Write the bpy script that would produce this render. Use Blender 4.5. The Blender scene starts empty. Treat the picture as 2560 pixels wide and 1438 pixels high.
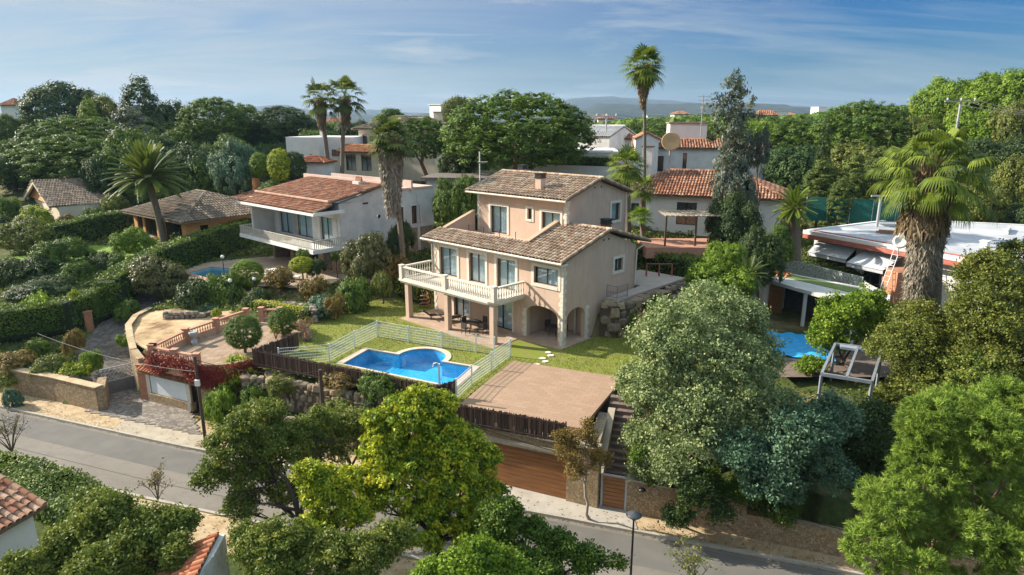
import bpy, math, random
import numpy as np
from mathutils import Vector, Matrix
R=math.radians
rng=np.random.default_rng(7); rnd=random.Random(5)
sc=bpy.context.scene; COL=sc.collection
# ---------------------------------------------------------------- camera
CAMZ=14.6; FPX=1622.; TH=R(14.5)
cam=bpy.data.cameras.new('camera'); camo=bpy.data.objects.new('camera',cam); COL.objects.link(camo)
camo.location=(0,0,CAMZ); camo.rotation_euler=(R(90)-TH,0,0)
cam.sensor_width=36; cam.lens=FPX/2560*36; cam.clip_end=20000; cam.clip_start=.1
sc.camera=camo
_c,_s=math.cos(TH),math.sin(TH)
def ray(x,y):
    d=y-719.; return (x-1280.,FPX*_c-d*_s,-FPX*_s-d*_c)
def P(x,y,z=0.):           # point of height z seen at photo pixel
    r=ray(x,y); t=(z-CAMZ)/r[2]; return (r[0]*t,r[1]*t,z)
def Q(x,y,Y):              # point at forward distance Y
    r=ray(x,y); t=Y/r[1]; return (r[0]*t,Y,CAMZ+r[2]*t)
# ---------------------------------------------------------------- materials
def nmat(name):
    m=bpy.data.materials.new(name); m.use_nodes=True; nt=m.node_tree
    b=nt.nodes['Principled BSDF']; return m,nt,b
def sock(b,n,v):
    if n in b.inputs: b.inputs[n].default_value=v
def c4(c): return (c[0],c[1],c[2],1)
def ramp(nt,fac,stops):
    r=nt.nodes.new('ShaderNodeValToRGB'); e=r.color_ramp.elements
    while len(e)<len(stops): e.new(.5)
    for i,(p,c) in enumerate(stops): e[i].position=p; e[i].color=c4(c)
    nt.links.new(fac,r.inputs[0]); return r.outputs[0]
def noise(nt,scale,detail=6,rough=.6,vec=None,dist=0):
    n=nt.nodes.new('ShaderNodeTexNoise'); n.inputs['Scale'].default_value=scale; n.inputs['Detail'].default_value=detail
    n.inputs['Roughness'].default_value=rough; n.inputs['Distortion'].default_value=dist
    if vec is not None: nt.links.new(vec,n.inputs['Vector'])
    return n.outputs['Fac']
def objvec(nt,scale=(1,1,1),rot=0):
    t=nt.nodes.new('ShaderNodeTexCoord'); mp=nt.nodes.new('ShaderNodeMapping'); mp.inputs['Scale'].default_value=scale; mp.inputs['Rotation'].default_value=(0,0,rot)
    nt.links.new(t.outputs['Object'],mp.inputs['Vector']); return mp.outputs[0]
def mix(nt,f,a,b,mode='MIX'):
    m=nt.nodes.new('ShaderNodeMix'); m.data_type='RGBA'; m.blend_type=mode
    for s,v in ((m.inputs[0],f),(m.inputs[6],a),(m.inputs[7],b)):
        if isinstance(v,(int,float)): s.default_value=v
        elif isinstance(v,tuple): s.default_value=c4(v)
        else: nt.links.new(v,s)
    return m.outputs[2]
def math_(nt,op,a,b=0.):
    m=nt.nodes.new('ShaderNodeMath'); m.operation=op
    for s,v in ((m.inputs[0],a),(m.inputs[1],b)):
        if isinstance(v,(int,float)): s.default_value=v
        else: nt.links.new(v,s)
    return m.outputs[0]
def bump(nt,b,h,strength=.4,dist=.03):
    n=nt.nodes.new('ShaderNodeBump'); n.inputs['Strength'].default_value=strength; n.inputs['Distance'].default_value=dist
    nt.links.new(h,n.inputs['Height']); nt.links.new(n.outputs[0],b.inputs['Normal'])
def M(name,c1,c2=None,scale=2.,rough=.85,bs=0,bscale=30,bd=.02,c3=None,metal=0,vs=(1,1,1),spec=.3,lo=.3,hi=.7,det=8,rot=0):
    m,nt,b=nmat(name); sock(b,'Roughness',rough); sock(b,'Metallic',metal); sock(b,'Specular IOR Level',spec)
    v=objvec(nt,vs,rot)
    if c2 is None: b.inputs['Base Color'].default_value=c4(c1)
    else:
        f=noise(nt,scale,det,.62,v)
        st=[(lo,c1),(hi,c2)] if c3 is None else [(lo,c1),((lo+hi)/2,c2),(hi,c3)]
        nt.links.new(ramp(nt,f,st),b.inputs['Base Color'])
    if bs: bump(nt,b,noise(nt,bscale,4,.6,v),bs,bd)
    return m
def island(nt):
    g=nt.nodes.new('ShaderNodeNewGeometry'); return g.outputs['Random Per Island']
def Mtile(name,stops,lichen=(.16,.13,.09),amt=.5,lscale=1.2):
    m,nt,b=nmat(name); sock(b,'Roughness',.9); sock(b,'Specular IOR Level',.15)
    c=ramp(nt,island(nt),stops)
    v=objvec(nt)
    f=ramp(nt,noise(nt,lscale,8,.7,v),[(.42,(0,0,0)),(.66,(amt,amt,amt))])
    c=mix(nt,f,c,lichen)
    nt.links.new(c,b.inputs['Base Color']); bump(nt,b,noise(nt,40,3,.6,v),.4,.01)
    return m
def Mstone(name,stops,scale=3.,mortar=(.3,.25,.18),rnd_=1.,edge=.06,bd=.05,vs=(1,1,1)):
    m,nt,b=nmat(name); sock(b,'Roughness',.92); sock(b,'Specular IOR Level',.2)
    v=objvec(nt,vs)
    w=nt.nodes.new('ShaderNodeTexNoise'); w.inputs['Scale'].default_value=scale*.9; nt.links.new(v,w.inputs['Vector'])
    vv=nt.nodes.new('ShaderNodeMix'); vv.data_type='VECTOR'; vv.inputs[0].default_value=.12
    nt.links.new(v,vv.inputs[4]); nt.links.new(w.outputs['Color'],vv.inputs[5])
    def vor(feat):
        n=nt.nodes.new('ShaderNodeTexVoronoi'); n.feature=feat; n.inputs['Scale'].default_value=scale; n.inputs['Randomness'].default_value=rnd_
        nt.links.new(vv.outputs[1],n.inputs['Vector']); return n
    a=vor('F1'); e=vor('DISTANCE_TO_EDGE')
    sep=nt.nodes.new('ShaderNodeSeparateColor'); nt.links.new(a.outputs['Color'],sep.inputs[0])
    c=ramp(nt,sep.outputs[0],stops)
    c=mix(nt,ramp(nt,noise(nt,scale*5,5,.7,v),[(.3,(0,0,0)),(.8,(.5,.5,.5))]),c,(.12,.09,.06))
    ef=ramp(nt,e.outputs['Distance'],[(0,(0,0,0)),(edge,(1,1,1))])
    c=mix(nt,ef,mortar,c)
    nt.links.new(c,b.inputs['Base Color'])
    h=math_(nt,'ADD',ef,math_(nt,'MULTIPLY',noise(nt,scale*6,3,.6,v),.4))
    bump(nt,b,h,.8,bd); return m
def Mleaf(name,stops,trans=.3,hue2=None,n2=.35,rough=.55):
    """leaf colours picked by the clump's own tint plus a per leaf spread"""
    m,nt,b=nmat(name); sock(b,'Roughness',rough); sock(b,'Specular IOR Level',.25)
    at=nt.nodes.new('ShaderNodeAttribute'); at.attribute_name='tint'
    f=math_(nt,'ADD',math_(nt,'MULTIPLY',at.outputs['Fac'],.75),math_(nt,'MULTIPLY',island(nt),.25))
    c=ramp(nt,f,stops); nt.links.new(c,b.inputs['Base Color'])
    if trans:
        t=nt.nodes.new('ShaderNodeBsdfTranslucent'); nt.links.new(mix(nt,.5,c,(.16,.2,.02)),t.inputs['Color'])
        mx=nt.nodes.new('ShaderNodeMixShader'); mx.inputs[0].default_value=trans
        nt.links.new(b.outputs[0],mx.inputs[1]); nt.links.new(t.outputs[0],mx.inputs[2])
        nt.links.new(mx.outputs[0],nt.nodes['Material Output'].inputs['Surface'])
    return m
# ---------------------------------------------------------------- mesh building
def npmesh(name,V,F,mats,tint=None,smooth=False,midx=None):
    """V (n,3), F (m,k) constant k"""
    V=np.asarray(V,np.float32); F=np.asarray(F,np.int32); k=F.shape[1]
    me=bpy.data.meshes.new(name); me.vertices.add(len(V)); me.vertices.foreach_set('co',V.ravel())
    me.loops.add(F.size); me.loops.foreach_set('vertex_index',F.ravel())
    me.polygons.add(len(F)); me.polygons.foreach_set('loop_start',np.arange(0,F.size,k,dtype=np.int32))
    try: me.polygons.foreach_set('loop_total',np.full(len(F),k,np.int32))
    except Exception: pass
    if midx is not None: me.polygons.foreach_set('material_index',np.asarray(midx,np.int32))
    if not isinstance(mats,(list,tuple)): mats=[mats]
    for m in mats: me.materials.append(m)
    if smooth: me.polygons.foreach_set('use_smooth',np.ones(len(F),bool))
    me.update(calc_edges=True)
    if tint is not None:
        a=me.attributes.new('tint','FLOAT','FACE'); a.data.foreach_set('value',np.asarray(tint,np.float32))
    return me
class MB:
    def __init__(s): s.v=[]; s.f=[]; s.m=[]; s.sm=[]
    def add(s,vs,fs,mi=0,smooth=False):
        o=len(s.v); s.v+= [tuple(v) for v in vs]; s.f+=[tuple(i+o for i in f) for f in fs]; s.m+=[mi]*len(fs); s.sm+=[smooth]*len(fs); return s
    def box(s,x0,x1,y0,y1,z0,z1,mi=0):
        vs=[(x,y,z) for z in (z0,z1) for y in (y0,y1) for x in (x0,x1)]
        return s.add(vs,[(0,2,3,1),(4,5,7,6),(0,1,5,4),(2,6,7,3),(0,4,6,2),(1,3,7,5)],mi)
    def obox(s,p,q,w,z0,z1,mi=0,ext=0,z0b=None,z1b=None):
        """upright box along p->q, width w"""
        d=Vector((q[0]-p[0],q[1]-p[1],0)); L=d.length
        if L<1e-6: return s
        d/=L; n=Vector((-d.y,d.x,0))*w/2
        a=Vector((p[0],p[1],0))-d*ext; b=Vector((q[0],q[1],0))+d*ext
        z0b=z0 if z0b is None else z0b; z1b=z1 if z1b is None else z1b
        vs=[(a-n)+Vector((0,0,z0)),(b-n)+Vector((0,0,z0b)),(b+n)+Vector((0,0,z0b)),(a+n)+Vector((0,0,z0)),
            (a-n)+Vector((0,0,z1)),(b-n)+Vector((0,0,z1b)),(b+n)+Vector((0,0,z1b)),(a+n)+Vector((0,0,z1))]
        return s.add(vs,[(0,3,2,1),(4,5,6,7),(0,1,5,4),(1,2,6,5),(2,3,7,6),(3,0,4,7)],mi)
    def prism(s,poly,z0,z1,mi=0):
        """poly: list (x,y) ; z0,z1 numbers or functions"""
        n=len(poly); f0=z0 if callable(z0) else (lambda x,y:z0); f1=z1 if callable(z1) else (lambda x,y:z1)
        vs=[(x,y,f0(x,y)) for x,y in poly]+[(x,y,f1(x,y)) for x,y in poly]
        fs=[tuple(range(n-1,-1,-1)),tuple(range(n,2*n))]+[(i,(i+1)%n,n+(i+1)%n,n+i) for i in range(n)]
        return s.add(vs,fs,mi)
    def slab3(s,pts,th,mi=0):
        """planar 3d polygon given thickness downwards"""
        n=len(pts); vs=list(pts)+[(p[0],p[1],p[2]-th) for p in pts]
        return s.add(vs,[tuple(range(n)),tuple(range(2*n-1,n-1,-1))]+[(i,n+i,n+(i+1)%n,(i+1)%n) for i in range(n)],mi)
    def vprism(s,pts,off,mi=0):
        n=len(pts); vs=list(pts)+[(p[0]+off[0],p[1]+off[1],p[2]+off[2]) for p in pts]
        return s.add(vs,[tuple(range(n)),tuple(range(2*n-1,n-1,-1))]+[(i,n+i,n+(i+1)%n,(i+1)%n) for i in range(n)],mi)
    def tube(s,pts,rad,n=6,mi=0,cap=True,smooth=True):
        pts=[Vector(p) for p in pts]; k=len(pts)
        rad=[rad]*k if isinstance(rad,(int,float)) else rad
        vs=[];u=None
        for i,p in enumerate(pts):
            t=(pts[min(i+1,k-1)]-pts[max(i-1,0)])
            t=t.normalized() if t.length>1e-9 else Vector((0,0,1))
            if u is None: u=t.orthogonal().normalized()
            else:
                u=(u-t*u.dot(t)); u=u.normalized() if u.length>1e-6 else t.orthogonal().normalized()
            w=t.cross(u)
            for j in range(n):
                a=2*math.pi*j/n; vs.append(p+(u*math.cos(a)+w*math.sin(a))*rad[i])
        fs=[(i*n+j,i*n+(j+1)%n,(i+1)*n+(j+1)%n,(i+1)*n+j) for i in range(k-1) for j in range(n)]
        s.add(vs,fs,mi,smooth)
        if cap: s.add([vs[j] for j in range(n)],[tuple(range(n-1,-1,-1))],mi); s.add([vs[(k-1)*n+j] for j in range(n)],[tuple(range(n))],mi)
        return s
    def lathe(s,c,prof,n=12,mi=0,smooth=True,sx=1,sy=1):
        """prof list of (r,z)"""
        vs=[(c[0]+r*math.cos(2*math.pi*j/n)*sx,c[1]+r*math.sin(2*math.pi*j/n)*sy,c[2]+z) for r,z in prof for j in range(n)]
        k=len(prof)
        s.add(vs,[(i*n+j,i*n+(j+1)%n,(i+1)*n+(j+1)%n,(i+1)*n+j) for i in range(k-1) for j in range(n)],mi,smooth)
        s.add([vs[j] for j in range(n)],[tuple(range(n-1,-1,-1))],mi); s.add([vs[(k-1)*n+j] for j in range(n)],[tuple(range(n))],mi)
        return s
    def quad(s,a,b,c,d,mi=0): return s.add([a,b,c,d],[(0,1,2,3)],mi)
    def mesh(s,name,mats):
        me=bpy.data.meshes.new(name); me.from_pydata([tuple(v) for v in s.v],[],s.f)
        if not isinstance(mats,(list,tuple)): mats=[mats]
        for m in mats: me.materials.append(m)
        me.polygons.foreach_set('material_index',s.m); me.polygons.foreach_set('use_smooth',s.sm); me.update(); return me
class SB(MB):
    """a builder whose pieces, cut at next(), become separate parts"""
    def __init__(s): super().__init__(); s.done=[]
    def cut(s):
        if s.v: s.done.append((s.v,s.f,s.m,s.sm)); s.v,s.f,s.m,s.sm=[],[],[],[]
def buildparts(sb,name,mats,parent):
    sb.cut()
    for v,f,m,sm in sb.done:
        t=MB(); t.v,t.f,t.m,t.sm=v,f,m,sm; build(t,name,mats,parent)
def link(name,me,parent=None,loc=None):
    o=bpy.data.objects.new(name,me); COL.objects.link(o)
    if parent is not None: o.parent=parent
    if loc is not None: o.location=loc
    return o
def wmat(p):
    m=Matrix.Identity(4)
    while p is not None: m=p.matrix_basis@m; p=p.parent
    return m
def build(mb,name,mats,parent=None,world=False,bev=0):
    """world=True: the builder holds world coordinates; convert to the parent's frame"""
    me=mb.mesh(name,mats) if isinstance(mb,MB) else mb
    if world and parent is not None: me.transform(wmat(parent).inverted())
    o=link(name,me,parent)
    if bev:
        b=o.modifiers.new('bevel','BEVEL'); b.width=bev; b.segments=1; b.limit_method='ANGLE'
    return o
def tag(o,label=None,cat=None,group=None,kind=None):
    for k,v in (('label',label),('category',cat),('group',group),('kind',kind)):
        if v: o[k]=v
    return o
def thing(name,label,cat,loc=(0,0,0),rz=0,group=None):
    o=bpy.data.objects.new(name,None); COL.objects.link(o); o.empty_display_size=.3
    o.location=loc; o.rotation_euler=(0,0,rz); tag(o,label,cat,group); return o
def inpoly(x,y,poly):
    r=False; n=len(poly)
    for i in range(n):
        x0,y0=poly[i]; x1,y1=poly[(i+1)%n]
        if (y0>y)!=(y1>y) and x<(x1-x0)*(y-y0)/(y1-y0)+x0: r=not r
    return r
def inpoly_np(X,Y,poly):
    r=np.zeros(X.shape,bool); n=len(poly)
    for i in range(n):
        x0,y0=poly[i][:2]; x1,y1=poly[(i+1)%n][:2]
        if y0==y1: continue
        r^=((y0>Y)!=(y1>Y))&(X<(x1-x0)*(Y-y0)/(y1-y0)+x0)
    return r
# ---------------------------------------------------------------- roofs of barrel tiles
def tiles_mesh(name,O,U,S,poly,mat,pitch=.24,step=.42,nseg=4,lift=.03,jit=1.):
    """half round tiles; O origin, U along the eave, S up the slope (3d unit vectors); poly in (s,t)"""
    O=np.array(O,float);U=np.array(U,float);S=np.array(S,float);N=np.cross(U,S); N/=np.linalg.norm(N)
    if N[2]<0:N=-N
    xs=[p[0] for p in poly]; ys=[p[1] for p in poly]
    nx=max(1,round((max(xs)-min(xs))/pitch)); pitch=(max(xs)-min(xs))/nx
    X=min(xs)+(np.arange(nx)+.5)*pitch; Y=np.arange(min(ys),max(ys)-step*.3,step)
    XX,YY=np.meshgrid(X,Y,indexing='ij'); XX=XX.ravel();YY=YY.ravel()
    k=inpoly_np(XX,YY+step*.4,[(a+1e-4,b+1.3e-4) for a,b in poly]); XX=XX[k];YY=YY[k]; n=len(XX)
    ymax=max(ys)
    a=np.linspace(0,math.pi,nseg+1); ca,sa=-np.cos(a),np.sin(a)
    r0,r1=pitch*.45,pitch*.37
    jx=rng.normal(0,.012*jit,(n,2)); jn=rng.normal(0,.006*jit,n); jy=rng.normal(0,.015*jit,n)
    V=np.zeros((n,2*(nseg+1),3))
    for e,(r,dy,h) in enumerate(((r0,0,lift),(r1,step*1.1,0))):
        for j in range(nseg+1):
            s=XX+jx[:,e]+ca[j]*r; t=np.minimum(YY+dy+jy,ymax+.05); q=h+jn+sa[j]*r
            V[:,e*(nseg+1)+j]=O+s[:,None]*U+t[:,None]*S+q[:,None]*N
    f=[(j,j+1,nseg+2+j,nseg+1+j) for j in range(nseg)]
    F=(np.arange(n)[:,None,None]*(2*(nseg+1))+np.array(f)[None]).reshape(-1,4)
    return npmesh(name,V.reshape(-1,3),F,mat)
def roof_face(parent,O,U,S,poly,mtile,mpan,th=.1,pitch=.24,step=.42,name='roof_slope',label=None,holder=None):
    """pan slab (part) carrying the tiles in the same mesh"""
    O=Vector(O);U=Vector(U);S=Vector(S)
    mb=MB(); pts=[O+U*a+S*b for a,b in poly]; mb.slab3([tuple(p) for p in pts],th)
    o=build(mb,name,[mpan,mtile],parent)
    t=tiles_mesh('tiles',O,U,S,poly,mtile,pitch,step)
    link('tiles',t,o)
    return o
def ridge(mb,p,q,r=.13,step=.4,mi=0):
    if isinstance(mb,SB): mb.cut()
    p=Vector(p);q=Vector(q);L=(q-p).length;n=max(1,int(L/step));d=(q-p)/n
    for i in range(n):
        a=p+d*i; b=a+d*1.1; mb.tube([a,b],[r,r*.85],8,mi,cap=True)
# ---------------------------------------------------------------- walls with openings
def wall(mb,fr,a0,a1,z0,z1,ops,th=.25,mi=0,mr=None):
    """fr(a,d,z)->xyz, d depth inwards. ops: (a0,a1,z0,z1[,arch])"""
    mr=mi if mr is None else mr
    A=sorted({a0,a1,*[o[0] for o in ops],*[o[1] for o in ops]}); Z=sorted({z0,z1,*[o[2] for o in ops],*[o[3] for o in ops]})
    for i in range(len(A)-1):
        for j in range(len(Z)-1):
            ca,cz=(A[i]+A[i+1])/2,(Z[j]+Z[j+1])/2
            if any(o[0]<ca<o[1] and o[2]<cz<o[3] for o in ops): continue
            for d,flip in ((0,0),(th,1)):
                q=[fr(A[i],d,Z[j]),fr(A[i+1],d,Z[j]),fr(A[i+1],d,Z[j+1]),fr(A[i],d,Z[j+1])]
                mb.quad(*(q[::-1] if flip else q),mi=mi)
    for (p0,p1,q0,q1) in [(a0,a1,z0,z1)]:
        mb.quad(fr(p0,0,q0),fr(p0,0,q1),fr(p0,th,q1),fr(p0,th,q0),mi); mb.quad(fr(p1,0,q0),fr(p1,th,q0),fr(p1,th,q1),fr(p1,0,q1),mi)
        mb.quad(fr(p0,0,q1),fr(p1,0,q1),fr(p1,th,q1),fr(p0,th,q1),mi)
    for o in ops:
        p0,p1,q0,q1=o[:4]
        mb.quad(fr(p0,0,q0),fr(p0,th,q0),fr(p0,th,q1),fr(p0,0,q1),mr); mb.quad(fr(p1,0,q0),fr(p1,0,q1),fr(p1,th,q1),fr(p1,th,q0),mr)
        if q0>z0+1e-3: mb.quad(fr(p0,0,q0),fr(p1,0,q0),fr(p1,th,q0),fr(p0,th,q0),mr)
        if len(o)>4:
            rise=o[4]; n=14; w=p1-p0
            for i in range(n):
                t0,t1=i/n,(i+1)/n; h=lambda t: q1-rise*(1-math.sqrt(max(0,1-(2*t-1)**2)))
                s0,s1=p0+w*t0,p0+w*t1
                mb.quad(fr(s0,0,h(t0)),fr(s1,0,h(t1)),fr(s1,0,q1),fr(s0,0,q1),mi)
                mb.quad(fr(s0,th,h(t0)),fr(s0,th,q1),fr(s1,th,q1),fr(s1,th,h(t1)),mi)
                mb.quad(fr(s0,0,h(t0)),fr(s0,th,h(t0)),fr(s1,th,h(t1)),fr(s1,0,h(t1)),mr)
        else: mb.quad(fr(p0,0,q1),fr(p0,th,q1),fr(p1,th,q1),fr(p1,0,q1),mr)
# ---------------------------------------------------------------- foliage
def unit(n,g=rng):
    v=g.normal(size=(n,3)); return v/np.linalg.norm(v,axis=1,keepdims=True)
def leaves(C,N,L,W,tint,mat,name='crown',fold=0.,spin=True,direc=None):
    """rhombic leaves at C facing N"""
    n=len(C); N=N/np.maximum(np.linalg.norm(N,axis=1,keepdims=True),1e-6)
    r=unit(n) if direc is None else direc
    T=r-(r*N).sum(1,keepdims=True)*N; T/=np.maximum(np.linalg.norm(T,axis=1,keepdims=True),1e-6); B=np.cross(N,T)
    L=(np.asarray(L)*rng.uniform(.7,1.3,n))[:,None]*.5; W=(np.asarray(W)*rng.uniform(.7,1.3,n))[:,None]*.5
    V=np.stack([C-T*L,C+B*W,C+T*L,C-B*W],1)
    return V.reshape(-1,3),np.arange(4*n).reshape(n,4),np.clip(tint,0,1)
def lobes_crown(lobes,nclump,nleaf,cr,leaf,lw,mat,seed,up=-.35,spread=.16,ball=.75,name='crown',out=.6,gap=0.,needle=False,noiseamp=.12,sparkle=0.):
    """lobes: (cx,cy,cz,rx,ry,rz). clumps sit on the lobes' skins, leaves round each clump"""
    g=np.random.default_rng(seed); lb=np.array(lobes,float)
    w=(lb[:,3]*lb[:,4]+lb[:,3]*lb[:,5]+lb[:,4]*lb[:,5]); w/=w.sum()
    C=[];D=[];K=0
    while K<nclump:
        k=g.choice(len(lb),nclump,p=w); d=unit(nclump,g); d=d[d[:,2]>up]; k=k[:len(d)]
        rr=g.uniform(1-noiseamp*1.5,1+noiseamp*.6,len(d))[:,None]
        p=lb[k,:3]+d*lb[k,3:]*rr
        ok=np.ones(len(p),bool)
        for j in range(len(lb)):
            q=(((p-lb[j,:3])/lb[j,3:])**2).sum(1); ok&=~((q<.62)&(k!=j))
        if gap:
            h=np.sin(p[:,0]*3.1+seed)*np.sin(p[:,1]*2.7+1.3*seed)*np.sin(p[:,2]*3.7+.7*seed); ok&=(h<gap)
        C.append(p[ok]);D.append(d[ok]);K+=ok.sum()
    C=np.concatenate(C)[:nclump];D=np.concatenate(D)[:nclump]
    ct=g.beta(2.2,2.2,nclump); cs=cr*g.uniform(.6,1.35,nclump)
    i=np.repeat(np.arange(nclump),nleaf); n=len(i)
    o=unit(n,g); o=o+D[i]*.35; rad=(g.uniform(0,1,n)**.45)[:,None]
    off=o*rad*cs[i][:,None]; off[:,2]*=ball
    c=C[i]+off
    if needle:
        c=C[i]+off*.62; N=unit(n,g)*.9; dirs=o+D[i]*.25; V,F,t=leaves(c,N,leaf,lw,ct[i]+g.normal(0,.06,n),mat,direc=dirs)
    else:
        N=o*(.7-.35*sparkle)+D[i]*out*(1-.55*sparkle)+unit(n,g)*(.65+.5*sparkle)+np.array([0,0,.3]); V,F,t=leaves(c,N,leaf,lw,ct[i]+g.normal(0,.08,n),mat)
    return npmesh(name,V,F,mat,t)
def ball_lobes(seed,n,R=1.,rz=.8,lr=.5,flat=False):
    g=np.random.default_rng(seed); out=[]
    for i in range(n):
        a=2*math.pi*i/n*2.4+g.uniform(0,1); r=math.sqrt((i+.3)/n)*R*(1-lr*.8)
        z=(rz*math.sqrt(max(0,1-(r/R)**2))*.55-.1+g.uniform(-.2,.2)*rz) if not flat else g.uniform(-.05,.1)
        q=lr*g.uniform(.75,1.25); out.append((r*math.cos(a),r*math.sin(a),z,q,q,q*rz))
    return out
def branchy(mb,base,fork,targets,r0,seed=0,n=7,mi=0,wob=.12,sub=0,tip=.15):
    g=random.Random(seed); base=Vector(base);fork=Vector(fork); H=(fork-base).length
    pts=[];k=5
    for i in range(k+1):
        t=i/k; p=base.lerp(fork,t); 
        if 0<i<k: p+=Vector((g.uniform(-1,1),g.uniform(-1,1),0))*H*wob*.5
        pts.append(p)
    rad=[r0*(1.35 if i==0 else 1)*(1-.35*i/k) for i in range(k+1)]
    mb.tube(pts,rad,n+2,mi)
    for T in targets:
        T=Vector(T); L=(T-fork).length; s=pts[-1] if g.random()<.6 else pts[-2]
        q=[s]
        for i in (1,2,3,4):
            t=i/4; p=s.lerp(T,t)+Vector((0,0,math.sin(t*math.pi)*L*.06*g.uniform(-1,1.5)))
            if i<4: p+=Vector((g.uniform(-1,1),g.uniform(-1,1),g.uniform(-1,1)))*L*wob*.6
            q.append(p)
        rr=r0*g.uniform(.32,.5); mb.tube(q,[rr*(1-(1-tip)*i/4) for i in range(5)],n-1,mi)
        for _ in range(sub):
            i=g.choice((2,3)); a=q[i]; e=a+Vector((g.uniform(-1,1),g.uniform(-1,1),g.uniform(-.2,1)))*L*.45
            m_=a.lerp(e,.5)+Vector((g.uniform(-1,1),g.uniform(-1,1),g.uniform(-1,1)))*L*.06
            mb.tube([a,m_,e],[rr*.5,rr*.3,rr*.08],max(4,n-3),mi,cap=False)
# leaf materials (real foliage albedo)
LM={}
LM['pine']=Mleaf('pine_needles',[(.1,(0.036,0.079,0.009)),(.5,(0.083,0.153,0.016)),(.9,(0.174,0.250,0.028))],.25)
LM['darkpine']=Mleaf('dark_pine_needles',[(.1,(0.021,0.049,0.012)),(.5,(0.041,0.085,0.019)),(.9,(0.083,0.136,0.031))],.2)
LM['brightpine']=Mleaf('bright_pine_needles',[(.08,(.04,.075,.012)),(.5,(.17,.27,.03)),(.9,(.36,.46,.08))],.35)
LM['olive']=Mleaf('olive_leaves',[(.1,(0.064,0.086,0.014)),(.5,(0.136,0.163,0.026)),(.9,(0.269,0.272,0.053))],.3)
LM['oak']=Mleaf('holm_oak_leaves',[(.1,(0.056,0.090,0.015)),(.5,(0.131,0.177,0.028)),(.9,(0.280,0.284,0.048))],.3)
LM['silver']=Mleaf('silver_leaves',[(.05,(0.088,0.128,0.049)),(.5,(0.220,0.284,0.110)),(.95,(0.491,0.532,0.234))],.25)
LM['teal']=Mleaf('blue_green_leaves',[(.05,(0.030,0.074,0.045)),(.5,(0.075,0.153,0.089)),(.95,(0.179,0.277,0.152))],.25)
LM['grey']=Mleaf('eucalyptus_leaves',[(.05,(0.039,0.057,0.039)),(.5,(0.098,0.121,0.086)),(.95,(0.247,0.267,0.204))],.2)
LM['yellow']=Mleaf('yellow_green_leaves',[(.12,(.04,.08,.012)),(.36,(.17,.26,.018)),(.6,(.42,.46,.025)),(1,(.7,.6,.04))],.33)
LM['bright']=Mleaf('bright_green_leaves',[(.05,(0.061,0.122,0.010)),(.5,(0.147,0.246,0.019)),(.95,(0.309,0.409,0.035))],.35)
LM['green']=Mleaf('green_leaves',[(.05,(0.031,0.077,0.010)),(.5,(0.080,0.145,0.018)),(.95,(0.179,0.247,0.031))],.3)
LM['dark']=Mleaf('dark_green_leaves',[(.05,(0.018,0.040,0.010)),(.5,(0.039,0.072,0.018)),(.95,(0.090,0.128,0.031))],.25)
LM['autumn']=Mleaf('autumn_leaves',[(.05,(0.100,0.075,0.025)),(.4,(0.200,0.125,0.031)),(.75,(0.275,0.175,0.050)),(1,(0.125,0.150,0.037))],.3)
LM['redvine']=Mleaf('red_vine_leaves',[(.05,(.12,.01,.012)),(.5,(.26,.02,.02)),(.85,(.3,.06,.03)),(1,(.12,.12,.03))],.3)
LM['cypress']=Mleaf('cypress_sprays',[(.05,(0.030,0.057,0.010)),(.5,(0.075,0.114,0.019)),(.95,(0.179,0.214,0.031))],.2)
LM['hedge']=Mleaf('hedge_leaves',[(.05,(0.030,0.074,0.009)),(.5,(0.069,0.131,0.014)),(.95,(0.171,0.229,0.023))],.2)
LM['leather']=Mleaf('leathery_leaves',[(.05,(0.049,0.056,0.018)),(.5,(0.108,0.111,0.034)),(.95,(0.311,0.278,0.103))],.15,rough=.4)
LM['palm']=Mleaf('palm_fronds',[(.05,(0.051,0.082,0.008)),(.5,(0.123,0.178,0.018)),(.95,(0.287,0.342,0.039))],.3)
LM['palmdark']=Mleaf('dark_palm_fronds',[(.05,(0.036,0.059,0.012)),(.5,(0.090,0.127,0.025)),(.95,(0.197,0.239,0.044))],.25)
LM['dead']=Mleaf('dead_fronds',[(.05,(0.103,0.069,0.034)),(.5,(0.230,0.161,0.092)),(.95,(0.391,0.299,0.184))],.15)
LM['deadgrey']=Mleaf('grey_dead_fronds',[(.05,(0.125,0.100,0.075)),(.5,(0.250,0.213,0.163)),(.95,(0.425,0.362,0.288))],.1)
LM['grass']=Mleaf('grass_blades',[(.05,(.07,.1,.012)),(.5,(.13,.16,.022)),(.95,(.22,.21,.05))],.3)
BARK=M('bark',(.06,.045,.03),(.16,.12,.085),6,.95,.6,25,.03,vs=(1,1,.3))
BARKD=M('dark_bark',(.025,.02,.015),(.07,.055,.04),6,.95,.6,25,.03,vs=(1,1,.3))
BARKR=M('red_bark',(.12,.06,.035),(.26,.15,.1),5,.95,.6,20,.03,vs=(1,1,.3))
BARKP=M('palm_bark',(.1,.075,.05),(.25,.2,.15),5,.95,.8,14,.05,vs=(1,1,3))
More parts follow.
